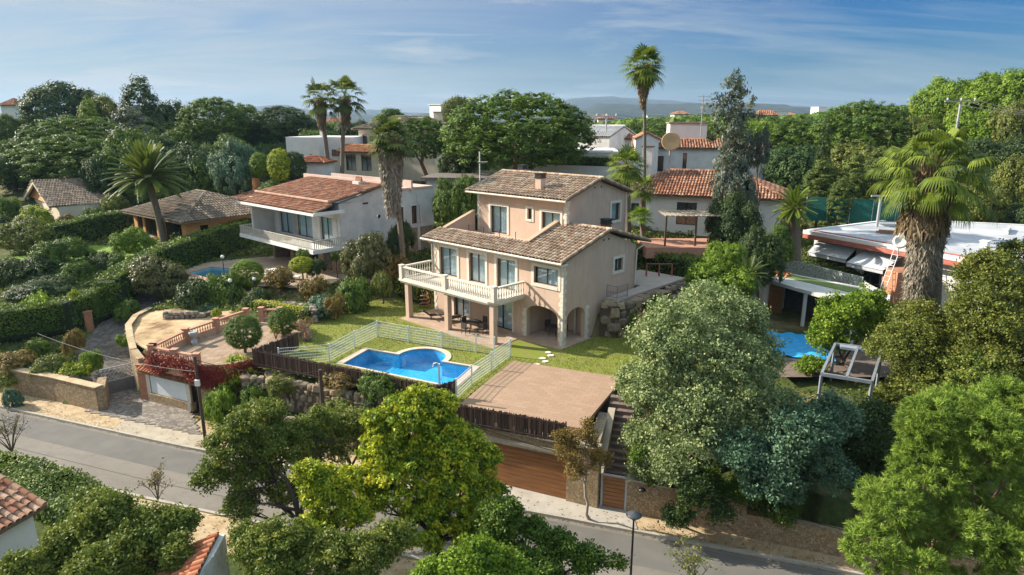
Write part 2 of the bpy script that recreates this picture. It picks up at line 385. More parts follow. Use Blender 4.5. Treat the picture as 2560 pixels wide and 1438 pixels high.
# ---- unit crowns, shared by the middle and far trees
TPL={}
def tpl(kind,i):
    k=(kind,i)
    if k in TPL: return TPL[k]
    s=hash(kind)%1 if False else sum(map(ord,kind))+i*17
    base=kind.split(':')[0]; mat=LM[kind.split(':')[1]]
    if base=='broad': me=lobes_crown(ball_lobes(s,16,1,1.0,.36),620,34,.12,.058,.038,mat,s,-.6)
    elif base=='stone':   # umbrella pine: a full dome of many small tufts
        L=[]
        for a in range(60):
            z=1-1.55*(a+.5)/60; r=math.sqrt(max(0,1-z*z)) if z>0 else 1-.35*(z/.55)**2; t=a*2.39996; L.append((r*math.cos(t)*.86,r*math.sin(t)*.86,z*.86 if z>0 else z*.9,.19,.19,.15))
        L.append((0,0,-.2,.75,.75,.5))
        me=lobes_crown(L,1500,34,.07,.042,.026,mat,s,-.5,noiseamp=.09)
    elif base=='cone': 
        g=np.random.default_rng(s); L=[]
        for a in range(16):
            z=-.8+1.7*a/16; r=.55*(1-(a/16))**.8; t=a*2.4; L.append((r*math.cos(t)*.7,r*math.sin(t)*.7,z,.36*(1-.55*a/16),.36*(1-.55*a/16),.3))
        me=lobes_crown(L,420,34,.13,.06,.035,mat,s,-.7)
    elif base=='cypress':
        L=[(.03*math.sin(a*5),.03*math.cos(a*4),-.9+1.8*a/10,.3*math.sin(math.pi*(a+2.2)/12.6)**.7+.03,.3*math.sin(math.pi*(a+2.2)/12.6)**.7+.03,.2) for a in range(11)]
        me=lobes_crown(L,300,40,.07,.06,.022,mat,s,-.8,noiseamp=.1)
    elif base=='cedar':
        g=np.random.default_rng(s); L=[]
        for a in range(22):
            z=-.85+1.75*a/22; r=(.85*(1-a/24)); t=a*2.4; L.append((r*.62*math.cos(t),r*.62*math.sin(t),z,.42*(1-.6*a/22),.42*(1-.6*a/22),.07))
        me=lobes_crown(L,420,34,.1,.065,.03,mat,s,-.5)
    elif base=='ball': me=lobes_crown([(0,0,0,.9,.9,.9),(0,0,0,.7,.7,.7)],900,34,.1,.055,.035,mat,s,-.95,noiseamp=.06)
    elif base=='bush': me=lobes_crown(ball_lobes(s,7,1,.8,.5),210,30,.19,.11,.07,mat,s,-.3)
    elif base=='open': me=lobes_crown(ball_lobes(s,9,1,.9,.36),170,24,.19,.11,.07,mat,s,-.8,noiseamp=.4)
    elif base=='euca':
        g=np.random.default_rng(s); L=[]
        for a in range(20):
            z=-.9+1.8*a/20; r=.42*math.sin(math.pi*(a+3)/25)+.04; t=a*2.7+s; L.append((r*math.cos(t),r*math.sin(t),z,.24,.24,.15)); L.append((-.1*math.cos(t),.1*math.sin(t),z,.2,.2,.12))
        me=lobes_crown(L,250,24,.12,.085,.035,mat,s,-.8,noiseamp=.4,gap=.5)
    n=len(me.vertices); co=np.zeros(n*3,np.float32); me.vertices.foreach_get('co',co); co=co.reshape(-1,3)
    lo,hi=np.percentile(co,2,axis=0),np.percentile(co,98,axis=0); c0=(lo+hi)/2; c0[:2]=0; hw=max(hi[0]-lo[0],hi[1]-lo[1])/2
    co=(co-c0)/np.array([hw,hw,(hi[2]-lo[2])/2]); me.vertices.foreach_set('co',co.astype(np.float32).ravel()); me.update()
    TPL[k]=me; return me
def h(X,Y): return float(hz(np.array([X],float),np.array([Y],float))[0])
def tree(kind,px,py,rx,ry,Y,label,cat='tree',group=None,name=None,bark=None,trunk=.12,zb=None,rz=None,var=None,lean=0,tpos=None,wide=1.,forks=4,show=None):
    """crown centre at photo pixel px,py and forward distance Y; rx,ry crown half sizes in photo pixels"""
    c=Q(px,py,Y); d=Y/1570.; rX=rx*d; rZ=ry*d*1.02
    zb=h(c[0],c[1]) if zb is None else zb
    zb=min(zb,c[2]-rZ*.3)
    base=kind.split(':')[0]; 
    nm=name or {'stone':'pine_tree','broad':'tree','cone':'conifer_tree','cypress':'cypress_tree','cedar':'cedar_tree','ball':'clipped_shrub','bush':'shrub','open':'shrub','euca':'eucalyptus_tree'}[base]
    bx,by=(c[0]+lean,c[1])
    t=thing(nm,label,cat,(bx,by,zb),0,group)
    i=rnd.randrange(2) if var is None else var
    if base in('bush','open') and cat!='tree': i=0
    me=tpl(kind,i)
    o=link('crown',me,t,(c[0]-bx,c[1]-by,c[2]-zb)); o.scale=(rX*wide,rX,rZ); o.rotation_euler=(0,0,rnd.uniform(0,6.28) if rz is None else rz)
    H=c[2]-zb
    mb=MB(); b=bark or (BARKR if base=='stone' else BARK)
    r0=max(.04,min(trunk*rX*.8,.45))
    if base in('cypress','cone','ball','cedar'): mb.tube([(0,0,0),(c[0]-bx,0,H*.5),(c[0]-bx,0,H+rZ*.3)],[r0,r0*.7,r0*.2],7)
    else:
        fork=((c[0]-bx)*.6,0,max(.2,H-rZ*.75)) 
        T=[]
        for k in range(forks):
            a=2*math.pi*k/forks+rnd.random(); T.append((c[0]-bx+math.cos(a)*rX*.55,math.sin(a)*rX*.55,H+rZ*rnd.uniform(-.1,.35)))
        branchy(mb,(0,0,-.1),fork,T,r0,rnd.randrange(999),6)
    build(mb,'trunk' if cat=='tree' else 'stem',b,t)
    return t
def shrub(kind,px,py,rx,ry,Y,label,cat='shrub',**k): return tree(kind,px,py,rx,ry,Y,label,cat,**k)
# ---- palms
def fan_fronds(nf,size,g,mat,el0=-.9,el1=1.35,seg=16,name='fronds',droop=.35,bl=.95,wd=1.,pet=1.):
    """fan leaves: petiole then blades radiating"""
    V=[];F=[];T=[]
    def q(a,b,c,d,t):
        o=len(V); V.extend([a,b,c,d]); F.append((o,o+1,o+2,o+3)); T.append(t)
    for i in range(nf):
        az=i*2.39996+g.uniform(-.25,.25); el=el0+(el1-el0)*((i+.5)/nf)**.85
        d=Vector((math.cos(az)*math.cos(el),math.sin(az)*math.cos(el),math.sin(el)))
        side=Vector((-math.sin(az),math.cos(az),0)); upn=side.cross(d)*-1
        if upn.z<0: upn=-upn
        pl=size*g.uniform(.4,.66)*pet; tint=min(1,max(0,g.normal(.5,.2)))
        a0=Vector((0,0,0)); a1=d*pl*.6+Vector((0,0,.02)); a2=d*pl+Vector((0,0,-pl*.12))
        w=side*size*.013
        q(a0-w,a0+w,a1+w,a1-w,tint*.8); q(a1-w,a1+w,a2+w,a2-w,tint*.8)
        fl=size*g.uniform(.5,.62)*bl; dd=(a2-a1).normalized()
        for k in range(seg):
            th=(k/(seg-1)-.5)*2*1.75*wd
            b=(dd*math.cos(th)+side*math.sin(th)+upn*.12*math.cos(th*2)).normalized()
            L=fl*(1-.3*abs(th)/1.75)*g.uniform(.88,1.08); pw=side*math.cos(th)-dd*math.sin(th); pw=pw.normalized()*fl*.055*(16/seg)
            m=a2+b*L*.6+Vector((0,0,-droop*.12*L)); e=a2+b*L*.88+Vector((0,0,-droop*L*.55)); e2=e+Vector((0,0,-droop*L*.3))+b*L*.05
            t=tint+g.normal(0,.08)
            q(a2-pw*.2,a2+pw*.2,m+pw,m-pw,t); q(m-pw,m+pw,e+pw*.4,e-pw*.4,t); q(e-pw*.4,e+pw*.4,e2+pw*.08,e2-pw*.08,t)
    return npmesh(name,np.array([tuple(v) for v in V]),np.array(F),mat,np.clip(T,0,1))
def feather_fronds(nf,size,g,mat,el0=-.55,el1=1.3,nl=44,name='fronds',droop=1.75):
    V=[];F=[];T=[]
    def q(a,b,c,d,t):
        o=len(V); V.extend([a,b,c,d]); F.append((o,o+1,o+2,o+3)); T.append(t)
    for i in range(nf):
        az=i*2.39996+g.uniform(-.2,.2); el=el0+(el1-el0)*((i+.5)/nf)
        side=Vector((-math.sin(az),math.cos(az),0)); tint=min(1,max(0,g.normal(.5,.17)))
        p=Vector((0,0,0)); pts=[p]; e=el; n=9; L=size*g.uniform(.9,1.08)
        for k in range(n):
            d=Vector((math.cos(az)*math.cos(e),math.sin(az)*math.cos(e),math.sin(e))); p=p+d*L/n; pts.append(p); e-=droop/n*(.6+1.5*k/n)*(.6+.8*max(0,math.cos(el)))
        for k in range(n):
            w=side*size*.012*(1-.8*k/n); q(pts[k]-w,pts[k]+w,pts[k+1]+w,pts[k+1]-w,tint+.2)
        for k in range(nl):
            t=.14+.86*k/nl; f=t*n; j=min(int(f),n-1); c=pts[j].lerp(pts[j+1],f-j); d=(pts[j+1]-pts[j]).normalized()
            ll=size*.13*math.sin(math.pi*min(1,t*.85+.12))**.7+size*.04; up=d.cross(side); up=up if up.z>0 else -up
            for s in (-1,1):
                b=(side*s*.8+d*.75+up*.18).normalized(); e1=c+b*ll*.6; e2=c+b*ll+Vector((0,0,-ll*.3)); w=d*size*.0095
                q(c-w,c+w,e1+w,e1-w,tint+g.normal(0,.06)); q(e1-w,e1+w,e2+w*.1,e2-w*.1,tint+g.normal(0,.06))
    return npmesh(name,np.array([tuple(v) for v in V]),np.array(F),mat,np.clip(T,0,1))
def skirt_mesh(n,r0,r1,z0,z1,L,W,mat,g,belly=1.2,name='skirt',zo=0):
    """dead fronds hanging round a trunk, radius r0 at z0 (bottom) to r1 at z1"""
    t=g.uniform(0,1,n); z=z0+(z1-z0)*t; a=g.uniform(0,2*math.pi,n)
    r=(r0+(r1-r0)*t)*(1+(belly-1)*np.sin(np.pi*np.clip(t,0,1)))*g.uniform(.82,1.06,n)
    C=np.stack([r*np.cos(a),r*np.sin(a),z],1); out=np.stack([np.cos(a),np.sin(a),np.zeros(n)],1)
    D=np.array([0,0,-1.])+out*g.normal(.12,.16,(n,1))+g.normal(0,.16,(n,3))
    N=out+g.normal(0,.45,(n,3)); V,F,T=leaves(C,N,L,W,g.beta(2,2,n),mat,direc=D)
    return npmesh(name,V,F,mat,T)
def palm(kind,px,py,rpx,Y,base,label,r=.22,skirt=None,nf=34,leafm='palm',group=None,seg=14,size=None,trunkpts=None,droop=.35,el0=-.9,el1=1.35,bulge=1.,cat='palm tree',deadn=0,wd=1.,pet=1.,bl=.95):
    """crown hub at pixel; base=(X,Y,z)"""
    hub=Vector(Q(px,py,Y)); b=Vector(base); t=thing('palm_tree',label,cat,b,0,group); g=np.random.default_rng(int(px*7+py))
    sz=size or rpx*Y/1570.; q=hub-b
    me=(fan_fronds(nf,sz,g,LM[leafm],seg=seg,droop=droop,el0=el0,el1=el1,wd=wd,pet=pet,bl=bl) if kind=='fan' else feather_fronds(nf,sz,g,LM[leafm],droop=droop,el0=el0,el1=el1))
    link('fronds',me,t,q)
    mb=MB(); n=7; pts=[];rad=[]
    for i in range(n+1):
        u=i/n; p=Vector((q.x*(u**1.4),q.y*(u**1.4),q.z*u-.1*(1-u))); pts.append(p); rad.append(r*(1.35 if i==0 else 1.05-.15*u)*(bulge if .55<u<.95 else 1))
    mb.tube(pts,rad,10); build(mb,'trunk',BARKP,t)
    if skirt:
        z0,z1,w0,w1,nn,L,dm=skirt
        c=skirt_mesh(nn,w0,w1,z0-z1,0.1,L,L*.16,LM[dm],g)
        link('dead_frond_skirt',c,t,(q.x*((z1)/q.z)**1.4,q.y,z1))
    return t
# ---- hedges: leafy skin on a solid core
def hedge(path,w,hh,label,mat='hedge',dens=90,leaf=.13,name='hedge',cat='hedge',topm=None,zf=None,jag=.07,group=None):
    """path: list (x,y,zbase); box hedge width w height hh (number or per point)"""
    hs=[hh]*len(path) if isinstance(hh,(int,float)) else hh
    o=thing(name,label,cat,path[0],0,group); O=Vector(path[0])
    core=MB(); C=[];N=[];T=[]
    for i in range(len(path)-1):
        a=Vector(path[i])-O;b=Vector(path[i+1])-O; d=Vector((b.x-a.x,b.y-a.y,0)); L=d.length; d/=L; n=Vector((-d.y,d.x,0))
        core.obox(a,b,w*.8,a.z-.3,a.z+hs[i]*.93,0,ext=w*.38,z0b=b.z-.3,z1b=b.z+hs[i+1]*.93)
        Hm=(hs[i]+hs[i+1])/2
        for face,area in (('s',L*Hm),('m',L*Hm),('t',L*w),('e',w*Hm),('f',w*Hm)):
            if face in'ef' and not(i==0 and face=='e' or i==len(path)-2 and face=='f'): continue
            m=int(area*dens); u=rng.uniform(0,1,m); v=rng.uniform(0,1,m); j=rng.normal(0,jag,m)
            bump_=.08*np.sin(u*L*2.3+i)*np.cos(v*3)
            ax=np.array(a)[None]+(np.array(b)-np.array(a))[None]*u[:,None]; H=hs[i]+(hs[i+1]-hs[i])*u
            nn=np.array(n);dd=np.array(d)
            if face in'sm':
                s=1 if face=='s' else -1; c=ax+nn*s*(w/2+j+bump_)[:,None]; c[:,2]+=v*H; no=np.tile(nn*s,(m,1))
            elif face=='t': c=ax+nn*((v-.5)*w)[:,None]; c[:,2]+=H+j+bump_; no=np.tile([0,0,1.],(m,1))
            else:
                e=-1 if face=='e' else 1; P0=np.array(a if e<0 else b); hh_=hs[0] if e<0 else hs[-1]; c=P0+dd*e*(w*.45+j)[:,None]+nn*((u-.5)*w)[:,None]; c[:,2]+=v*hh_; no=np.tile(dd*e,(m,1))
            C.append(c);N.append(no+unit(m)*.8)
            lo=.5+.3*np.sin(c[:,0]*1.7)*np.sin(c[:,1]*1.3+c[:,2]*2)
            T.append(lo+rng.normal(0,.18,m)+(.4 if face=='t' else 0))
    C=np.concatenate(C);N=np.concatenate(N);T=np.concatenate(T)
    V,F,T=leaves(C,N,leaf,leaf*.6,T,None); me=npmesh('foliage',V,F,LM[mat],T); link('foliage',me,o)
    build(core,'branches',CORE,o); return o
CORE=M('hedge_twigs',(.012,.02,.008),(.03,.04,.015),8,.95)
def creeper(poly_pts,normals,label,mat,leaf=.12,n=None,name='climbing_plant',cat='climber',th=.12):
    """leaves scattered on given points (world)"""
    C=np.array(poly_pts); N=np.array(normals)+unit(len(C))*.6
    t=.5+.3*np.sin(C[:,0]*2.1+C[:,2]*1.7)+rng.normal(0,.15,len(C))
    V,F,T=leaves(C+N*th*rng.uniform(0,1,(len(C),1)),N,leaf,leaf*.75,t,None); o=link(name,npmesh(name,V,F,LM[mat],T)); return tag(o,label,cat)
def bare(px,py,Y,hgt,label,seed=1,mat=None,name='bare_shrub',cat='shrub',spread=1.,n=9,z=None,leafm=None,nl=0):
    b=Q(px,py,Y) if z is None else P(px,py,z); t=thing(name,label,cat,b); g=random.Random(seed); mb=MB(); tips=[]
    for i in range(n):
        a=g.uniform(0,6.28); sp=g.uniform(.2,1)*spread*hgt*.6; e=Vector((math.cos(a)*sp,math.sin(a)*sp,hgt*g.uniform(.6,1)))
        m=Vector((e.x*.35,e.y*.35,e.z*.45)); mb.tube([(0,0,0),m,e],[.03*hgt/2,.018*hgt/2,.006],5,cap=False)
        for k in range(5):
            s=m.lerp(e,g.uniform(0,.8)); q=s+Vector((g.uniform(-1,1),g.uniform(-1,1),g.uniform(.1,1)))*hgt*.22; mb.tube([s,s.lerp(q,.5)+Vector((0,0,.03)),q],[.011,.008,.004],4,cap=False); tips.append(q)
            for _ in range(2):
                q2=s.lerp(q,.6)+Vector((g.uniform(-1,1),g.uniform(-1,1),g.uniform(0,1)))*hgt*.12; mb.tube([s.lerp(q,.6),q2],[.007,.003],4,cap=False); tips.append(q2)
    build(mb,'branches',mat or BARK,t)
    if nl:
        C=np.array([tuple(p) for p in tips]); i=rng.integers(0,len(C),nl); c=C[i]+rng.normal(0,.09*hgt/2,(nl,3)); V,F,T=leaves(c,unit(nl),.1,.06,rng.uniform(0,1,nl),None); link('leaves',npmesh('leaves',V,F,LM[leafm],T),t)
    return t
# ---------------------------------------------------------------- terrain
KX=[-400,-60,-32.6,-18.4,5.1,13.3,40,400]; KYv=[160,49.5,38.1,32.9,25.3,22.6,13.0,-110]
def KY(x): return np.interp(x,KX,KYv)
ROADW=4.75
CTRL=[(-34,44,-1.5),(-38,46,-1.2),(-30,42,-1.6),(-28,46,-.4),(-45,50,-.3),(-60,58,0),(-30,56,.4),(-33,60,1),(-36,52,.2),(-40,58,1.),
(-22,44,0),(-18,42,0),(-24,47,0),(-16,40,0),(-20,49,.2),(-26,50,.3),(-16,55,.9),(-10,60,1.5),(-22,58,1),(-26,62,1),(-12,52,.4),(-15,48,0),
(-12,33.2,-2.3),(-8,32,-2.2),(-15,34.6,-2.2),(-17.5,35.3,-1.8),(-5,30.6,-2.4),(-5,38,-.1),(0,40,-.1),(9,40,-.1),(12,46,.8),(7,47,2.3),(10,54,2.5),(3,56,2.6),(-4,57,2.3),(16,52,1.8),(16,44,-.2),
(10,30,-1.2),(14,34,-1),(20,38,-.6),(20,46,0),(28,46,.5),(30,60,3.),(45,60,4),(26,36,-.5),(30,28,-1.5),(20,26,-2),
(-45,64,1.4),(-42,66,1.6),(-37,67,2),(-60,75,2),(-30,76,2.3),(-15,75,3),(0,75,4.),(10,66,4),(20,70,5),(40,80,6),(-30,86,3.4),(-10,90,5),(10,88,6.5),
(-60,100,6),(-30,105,5),(0,100,6.5),(30,100,6.5),(60,90,12),(80,110,16),(-100,130,8),(-50,130,7.5),(0,140,7),(40,150,7.5),(100,130,16),(0,220,8),(120,220,10),(-150,220,9),
(-200,400,6),(200,400,8),(0,500,4),(-700,900,5),(0,1200,3),(800,1000,6),(0,3000,0),(0,0,-4.5),(-20,15,-3.6),(20,10,-4.2),(-40,20,-3.3),(0,18,-3.4),(60,0,-4),(-80,10,-3)]
CA=np.array(CTRL)
GARAGE=[(.02,37.94),(6.46,35.16),(3.34,28.55),(-2.82,31.2)]
APRON=[(-26.3,35.6),(-18.2,32.9),(-18.2,34.6),(-20.4,37.9),(-23.4,39.2),(-24.3,40.2),(-26.2,41.8),(-27.6,40.3)]
LAWN=[(-15.5,37.1),(-13.8,36.4),(-4.0,31.95),(-2.9,31.6),(.02,37.94),(6.46,35.16),(6.9,33.6),(9,33),(13,36),(13,41),(9,42.4),(6.1,43.1),(3.3,40.9),(-1,44.5),(-4,49.5),(-7,53.5),(-11,53),(-14,50),(-15.2,45),(-14.4,41)]
COURT=[(-22.5,38.2),(-21.9,41.5),(-19.7,46.1),(-17.0,46.4),(-15.2,45.4),(-14.6,41.5),(-14.9,39.6),(-15.6,37.9),(-16.9,36.9),(-18.9,36.5)]
SAND=[(-25.2,41.2),(-26.9,43.0),(-28.4,45.6),(-28.3,48.3),(-26,49.5),(-22,48.6),(-19.9,46.6),(-22.1,41.6),(-22.7,39.4),(-23.5,39.6)]
WTERR=[(-31.0,57.5),(-30,62.5),(-24,66),(-14,58),(-15.0,54),(-18,52.5),(-23,53.4),(-27,55.0)]
POOLC=[(-10.45,37.57),(-3.47,34.12),(-2.39,37.1),(-9.43,40.17)]
PC=(-5.75,38.75); PR=1.55
POOL2=[(-29.6,57.8),(-28.6,60.1),(-26.4,59.6),(-25.1,57.4),(-26.3,55.4)]
PATHS=[([(-26.6,40.6,-3.15),(-28.4,42.6,-2.5),(-30.1,45.5,-1.7),(-30.6,49,-.8),(-30.4,53,-.1),(-29,56,.4)],1.7),([(4.9,27.4,-3.2),(5.1,28.4,-3.2),(6.3,32.6,-.35)],.55)]
_a=R(-43); _f=lambda u,v:(3.316+u*math.cos(_a)-v*math.sin(_a),40.668+u*math.sin(_a)+v*math.cos(_a))
VILLA=[_f(-13.6,-4),_f(.9,-4),_f(.9,3.7),_f(-13.6,3.7)]
CARP=[(-18.2,32.9),(-17.4,35.5),(-17.6,37.9),(-20.2,39.2),(-22.2,40.2),(-23.7,40.2),(-24.3,40.2),(-23.4,37)]
PLATEAU=[(COURT,-.08),(SAND,-.08),(LAWN,-.1),(VILLA,-.12),(WTERR,.9),(APRON,-3.3),(CARP,-3.3),(GARAGE,-3.0)]
def polygrow(poly,k):
    cx=sum(p[0] for p in poly)/len(poly);cy=sum(p[1] for p in poly)/len(poly); out=[]
    for p in poly:
        d=math.hypot(p[0]-cx,p[1]-cy); out.append((cx+(p[0]-cx)*(1+k/d),cy+(p[1]-cy)*(1+k/d)))
    return out
def hz(X,Y):
    sh=X.shape; x=X.ravel();y=Y.ravel()
    d2=(x[:,None]-CA[None,:,0])**2+(y[:,None]-CA[None,:,1])**2+1.
    w=d2**-1.9; z=(w*CA[None,:,2]).sum(1)/w.sum(1)
    for poly,pz in PLATEAU: z=np.where(inpoly_np(x,y,poly),pz,z)
    for pts,wd in PATHS:
        best=np.full(x.shape,1e9); bz=np.zeros(x.shape)
        for (x0,y0,z0),(x1,y1,z1) in zip(pts,pts[1:]):
            t=np.clip(((x-x0)*(x1-x0)+(y-y0)*(y1-y0))/((x1-x0)**2+(y1-y0)**2),0,1); dd=np.hypot(x-x0-t*(x1-x0),y-y0-t*(y1-y0))
            m=dd<best; best=np.where(m,dd,best); bz=np.where(m,z0+(z1-z0)*t,bz)
        z=np.where(best<wd+.4,bz-.1,z)
    d=y-KY(x); lo=-3.34
    z=np.where((d<2.4)&(d>-ROADW-1.5),lo,z); z=np.where(d<=-ROADW-1.5,np.minimum(z,lo+.1),z)
    for poly in (POOLC,):
        cx=sum(p[0] for p in poly)/4;cy=sum(p[1] for p in poly)/4
        big=polygrow(poly,.8)
        z=np.where(inpoly_np(x,y,big)|(np.hypot(x-PC[0],y-PC[1])<PR+.6),-1.9,z)
    cx=-27.2;cy=58
    z=np.where(inpoly_np(x,y,[(cx+(p[0]-cx)*1.05,cy+(p[1]-cy)*1.05) for p in POOL2]),-.6,z)
    return z.reshape(sh)
def geo(a,b,step,lo,hi,gr=1.13):
    c=list(np.arange(a,b+step/2,step)); s=step;v=b
    while v<hi: s*=gr; v+=s; c.append(v)
    s=step;v=a
    while v>lo: s*=gr; v-=s; c.insert(0,v)
    return np.array(c)
gx=geo(-45,32,.5,-4200,4200); gy=geo(14,66,.5,-60,5200)
GX,GY=np.meshgrid(gx,gy,indexing='ij'); GZ=hz(GX,GY)
GZ=GZ+np.where((np.hypot(GX,GY-40)>45),.35*np.sin(GX*.09)*np.cos(GY*.07),0)
nx,ny=GX.shape; idx=np.arange(nx*ny).reshape(nx,ny)
F=np.stack([idx[:-1,:-1],idx[1:,:-1],idx[1:,1:],idx[:-1,1:]],-1).reshape(-1,4)
m_ground,nt,b=nmat('ground_earth'); sock(b,'Roughness',.95); sock(b,'Specular IOR Level',.1)
v=objvec(nt)
c_a=ramp(nt,noise(nt,1.2,8,.7,v),[(.3,(.13,.095,.05)),(.55,(.24,.18,.1)),(.75,(.34,.26,.15))])
c_b=ramp(nt,noise(nt,3,8,.7,v),[(.3,(.03,.05,.015)),(.6,(.08,.1,.03)),(.8,(.16,.15,.06))])
c=mix(nt,ramp(nt,noise(nt,.25,5,.6,v),[(.34,(0,0,0)),(.5,(1,1,1))]),c_a,c_b); nt.links.new(c,b.inputs['Base Color']); bump(nt,b,noise(nt,9,6,.7,v),.7,.08)
gme=npmesh('ground',np.stack([GX,GY,GZ],-1).reshape(-1,3),F,m_ground,smooth=False)
ground=link('ground',gme); tag(ground,kind='structure')
def struct(name,me,parent=None):
    o=link(name,me,parent); tag(o,kind='structure'); return o
def gridsheet(poly,z,step,holes=(),zf=None):
    xs=[p[0] for p in poly];ys=[p[1] for p in poly]
    a=np.arange(min(xs),max(xs)+step,step);b_=np.arange(min(ys),max(ys)+step,step)
    X,Y=np.meshgrid(a,b_,indexing='ij'); cx,cy=X[:-1,:-1]+step/2,Y[:-1,:-1]+step/2
    k=inpoly_np(cx,cy,poly)
    for hf in holes: k&=~hf(cx,cy)
    i=np.arange(X.size).reshape(X.shape); Fq=np.stack([i[:-1,:-1],i[1:,:-1],i[1:,1:],i[:-1,1:]],-1)[k]
    Z=np.full(X.shape,z) if zf is None else zf(X,Y)
    V=np.stack([X,Y,Z],-1).reshape(-1,3); u=np.unique(Fq); mp=np.full(len(V),-1); mp[u]=np.arange(len(u))
    return V[u],mp[Fq]
# lawn
m_lawn,nt,b=nmat('lawn_grass'); sock(b,'Roughness',.9); sock(b,'Specular IOR Level',.15); v=objvec(nt)
c1=ramp(nt,noise(nt,14,6,.7,v),[(.25,(.1,.135,.018)),(.5,(.18,.215,.03)),(.75,(.27,.27,.06))])
c2=ramp(nt,noise(nt,.8,6,.65,v),[(.4,(0,0,0)),(.65,(.55,.55,.55))]); c=mix(nt,c2,c1,(.23,.19,.07)); nt.links.new(c,b.inputs['Base Color']); bump(nt,b,noise(nt,45,4,.7,v),.8,.03)
cxp=sum(p[0] for p in POOLC)/4;cyp=sum(p[1] for p in POOLC)/4
pg=polygrow(POOLC,.25)
poolhole=lambda x,y: inpoly_np(x,y,pg)|(np.hypot(x-PC[0],y-PC[1])<PR+.2)
V,F=gridsheet(LAWN,0,.2,[poolhole,lambda x,y: inpoly_np(x,y,GARAGE)],lambda X,Y:.02*np.sin(X*.9)*np.cos(Y*.7)-.01)
struct('lawn',npmesh('lawn',V,F,m_lawn))
H0=(3.316,40.668); HA=R(-43); hc,hs=math.cos(HA),math.sin(HA)
def HL(u,v,z=0): return (H0[0]+u*hc-v*hs,H0[1]+u*hs+v*hc,z)
n=42000; gxp=rng.uniform(-15.6,13,n);gyp=rng.uniform(31.5,53,n)
hu=(gxp-H0[0])*hc+(gyp-H0[1])*hs; hv=-(gxp-H0[0])*hs+(gyp-H0[1])*hc
k=inpoly_np(gxp,gyp,LAWN)&~(inpoly_np(gxp,gyp,polygrow(POOLC,.5))|(np.hypot(gxp-PC[0],gyp-PC[1])<PR+.45))&~inpoly_np(gxp,gyp,polygrow(GARAGE,.1))&~((hu>-13.1)&(hu<.3)&(hv>-3.6))
gxp,gyp=gxp[k],gyp[k]; n=len(gxp)
C=np.stack([gxp,gyp,np.full(n,.035)],1); N=unit(n); N[:,2]*=.3; V,F,T=leaves(C,N,.12,.03,.5+.25*np.sin(gxp*1.3)*np.cos(gyp)+rng.normal(0,.2,n),None,direc=np.array([0,0,1.])+unit(n)*.5)
tag(link('grass',npmesh('grass',V,F,LM['grass'],T)),'short mown grass blades of the villa lawn','grass',kind='stuff')
# bright lawn of the orange house, left
lw=[(-50,62),(-36,57.5),(-33.5,60),(-35,64.5),(-38,66.3),(-46,69)]
V,F=gridsheet(lw,0,.5,(),lambda X,Y:hz(X,Y)+.06)
struct('garden_lawn',npmesh('garden_lawn',V,F,M('bright_lawn',(.12,.2,.02),(.2,.3,.035),6,.9,.5,40)))
# ---------------------------------------------------------------- road, kerbs, pavements
def strip(x0,x1,off0,off1,z,step=1.,slope=0):
    X=np.arange(x0,x1+step,step); V=[];F=[]
    for i,x in enumerate(X):
        y=float(KY(x)); V+=[(x,y+off0,z),(x,y+off1,z+slope)]
        if i: F.append((2*i-2,2*i,2*i+1,2*i-1))
    return V,F
m_road,nt,b=nmat('asphalt'); sock(b,'Roughness',.9); sock(b,'Specular IOR Level',.2); v=objvec(nt); 
c=ramp(nt,noise(nt,.5,8,.7,objvec(nt,(1,1,1))),[(.3,(.17,.15,.122)),(.7,(.225,.2,.165))])
c=mix(nt,ramp(nt,noise(nt,60,3,.7,v),[(.3,(0,0,0)),(.7,(.35,.35,.35))]),c,(.14,.125,.11)); c=mix(nt,ramp(nt,noise(nt,1.1,9,.75,objvec(nt,(.6,1.6,1),R(18)),1.5),[(.52,(0,0,0)),(.6,(.4,.4,.4)),(.63,(0,0,0))]),c,(.1,.09,.08)); nt.links.new(c,b.inputs['Base Color']); bump(nt,b,noise(nt,80,3,.7,v),.5,.01)
V,F=strip(-120,60,-ROADW,0,-3.2); struct('road',npmesh('road',V,F,m_road))
V,F=strip(-120,60,-2.25,-.25,-3.194); struct('road_patch',npmesh('road_patch',V,F,M('newer_asphalt',(.12,.112,.1),(.155,.145,.128),.8,.9,.4,60,.01,spec=.2)))
V,F=strip(-40,25,-3.42,-3.38,-3.193); struct('road_crack',npmesh('road_crack',V,F,M('tar_seam',(.05,.045,.04),(.09,.08,.07),4)))
m_kerb=M('kerb_stone',(.3,.27,.22),(.42,.38,.31),3,.9,.4,30)
def solidstrip(x0,x1,o0,o1,z0,z1,step=1.):
    mb=MB(); X=list(np.arange(x0,x1,step))+[x1]; vs=[]
    for x in X:
        y=float(KY(x)); vs+=[(x,y+o0,z0),(x,y+o0,z1),(x,y+o1,z1),(x,y+o1,z0)]
    fs=[(4*i+j,4*i+4+j,4*i+4+(j+1)%4,4*i+(j+1)%4) for i in range(len(X)-1) for j in (0,1,2)]
    e=4*(len(X)-1); fs+=[(0,1,2,3),(e+3,e+2,e+1,e)]; mb.add(vs,fs); return mb
kb=solidstrip(-120,60,0,.16,-3.34,-3.07,.98); struct('far_kerb',kb.mesh('far_kerb',m_kerb))
kb=solidstrip(-120,60,-ROADW-.16,-ROADW,-3.34,-3.08,.98); struct('near_kerb',kb.mesh('near_kerb',m_kerb))
m_dirt=M('sandy_verge',(.3,.21,.11),(.42,.31,.18),1.3,.95,.6,18,.04,c3=(.5,.4,.26))
m_pave=M('concrete_pavement',(.3,.25,.18),(.42,.36,.27),1.5,.9,.3,30,.01)
V,F=strip(-120,60,.16,3.2,-3.13,.5); struct('verge',npmesh('verge',V,F,m_dirt))
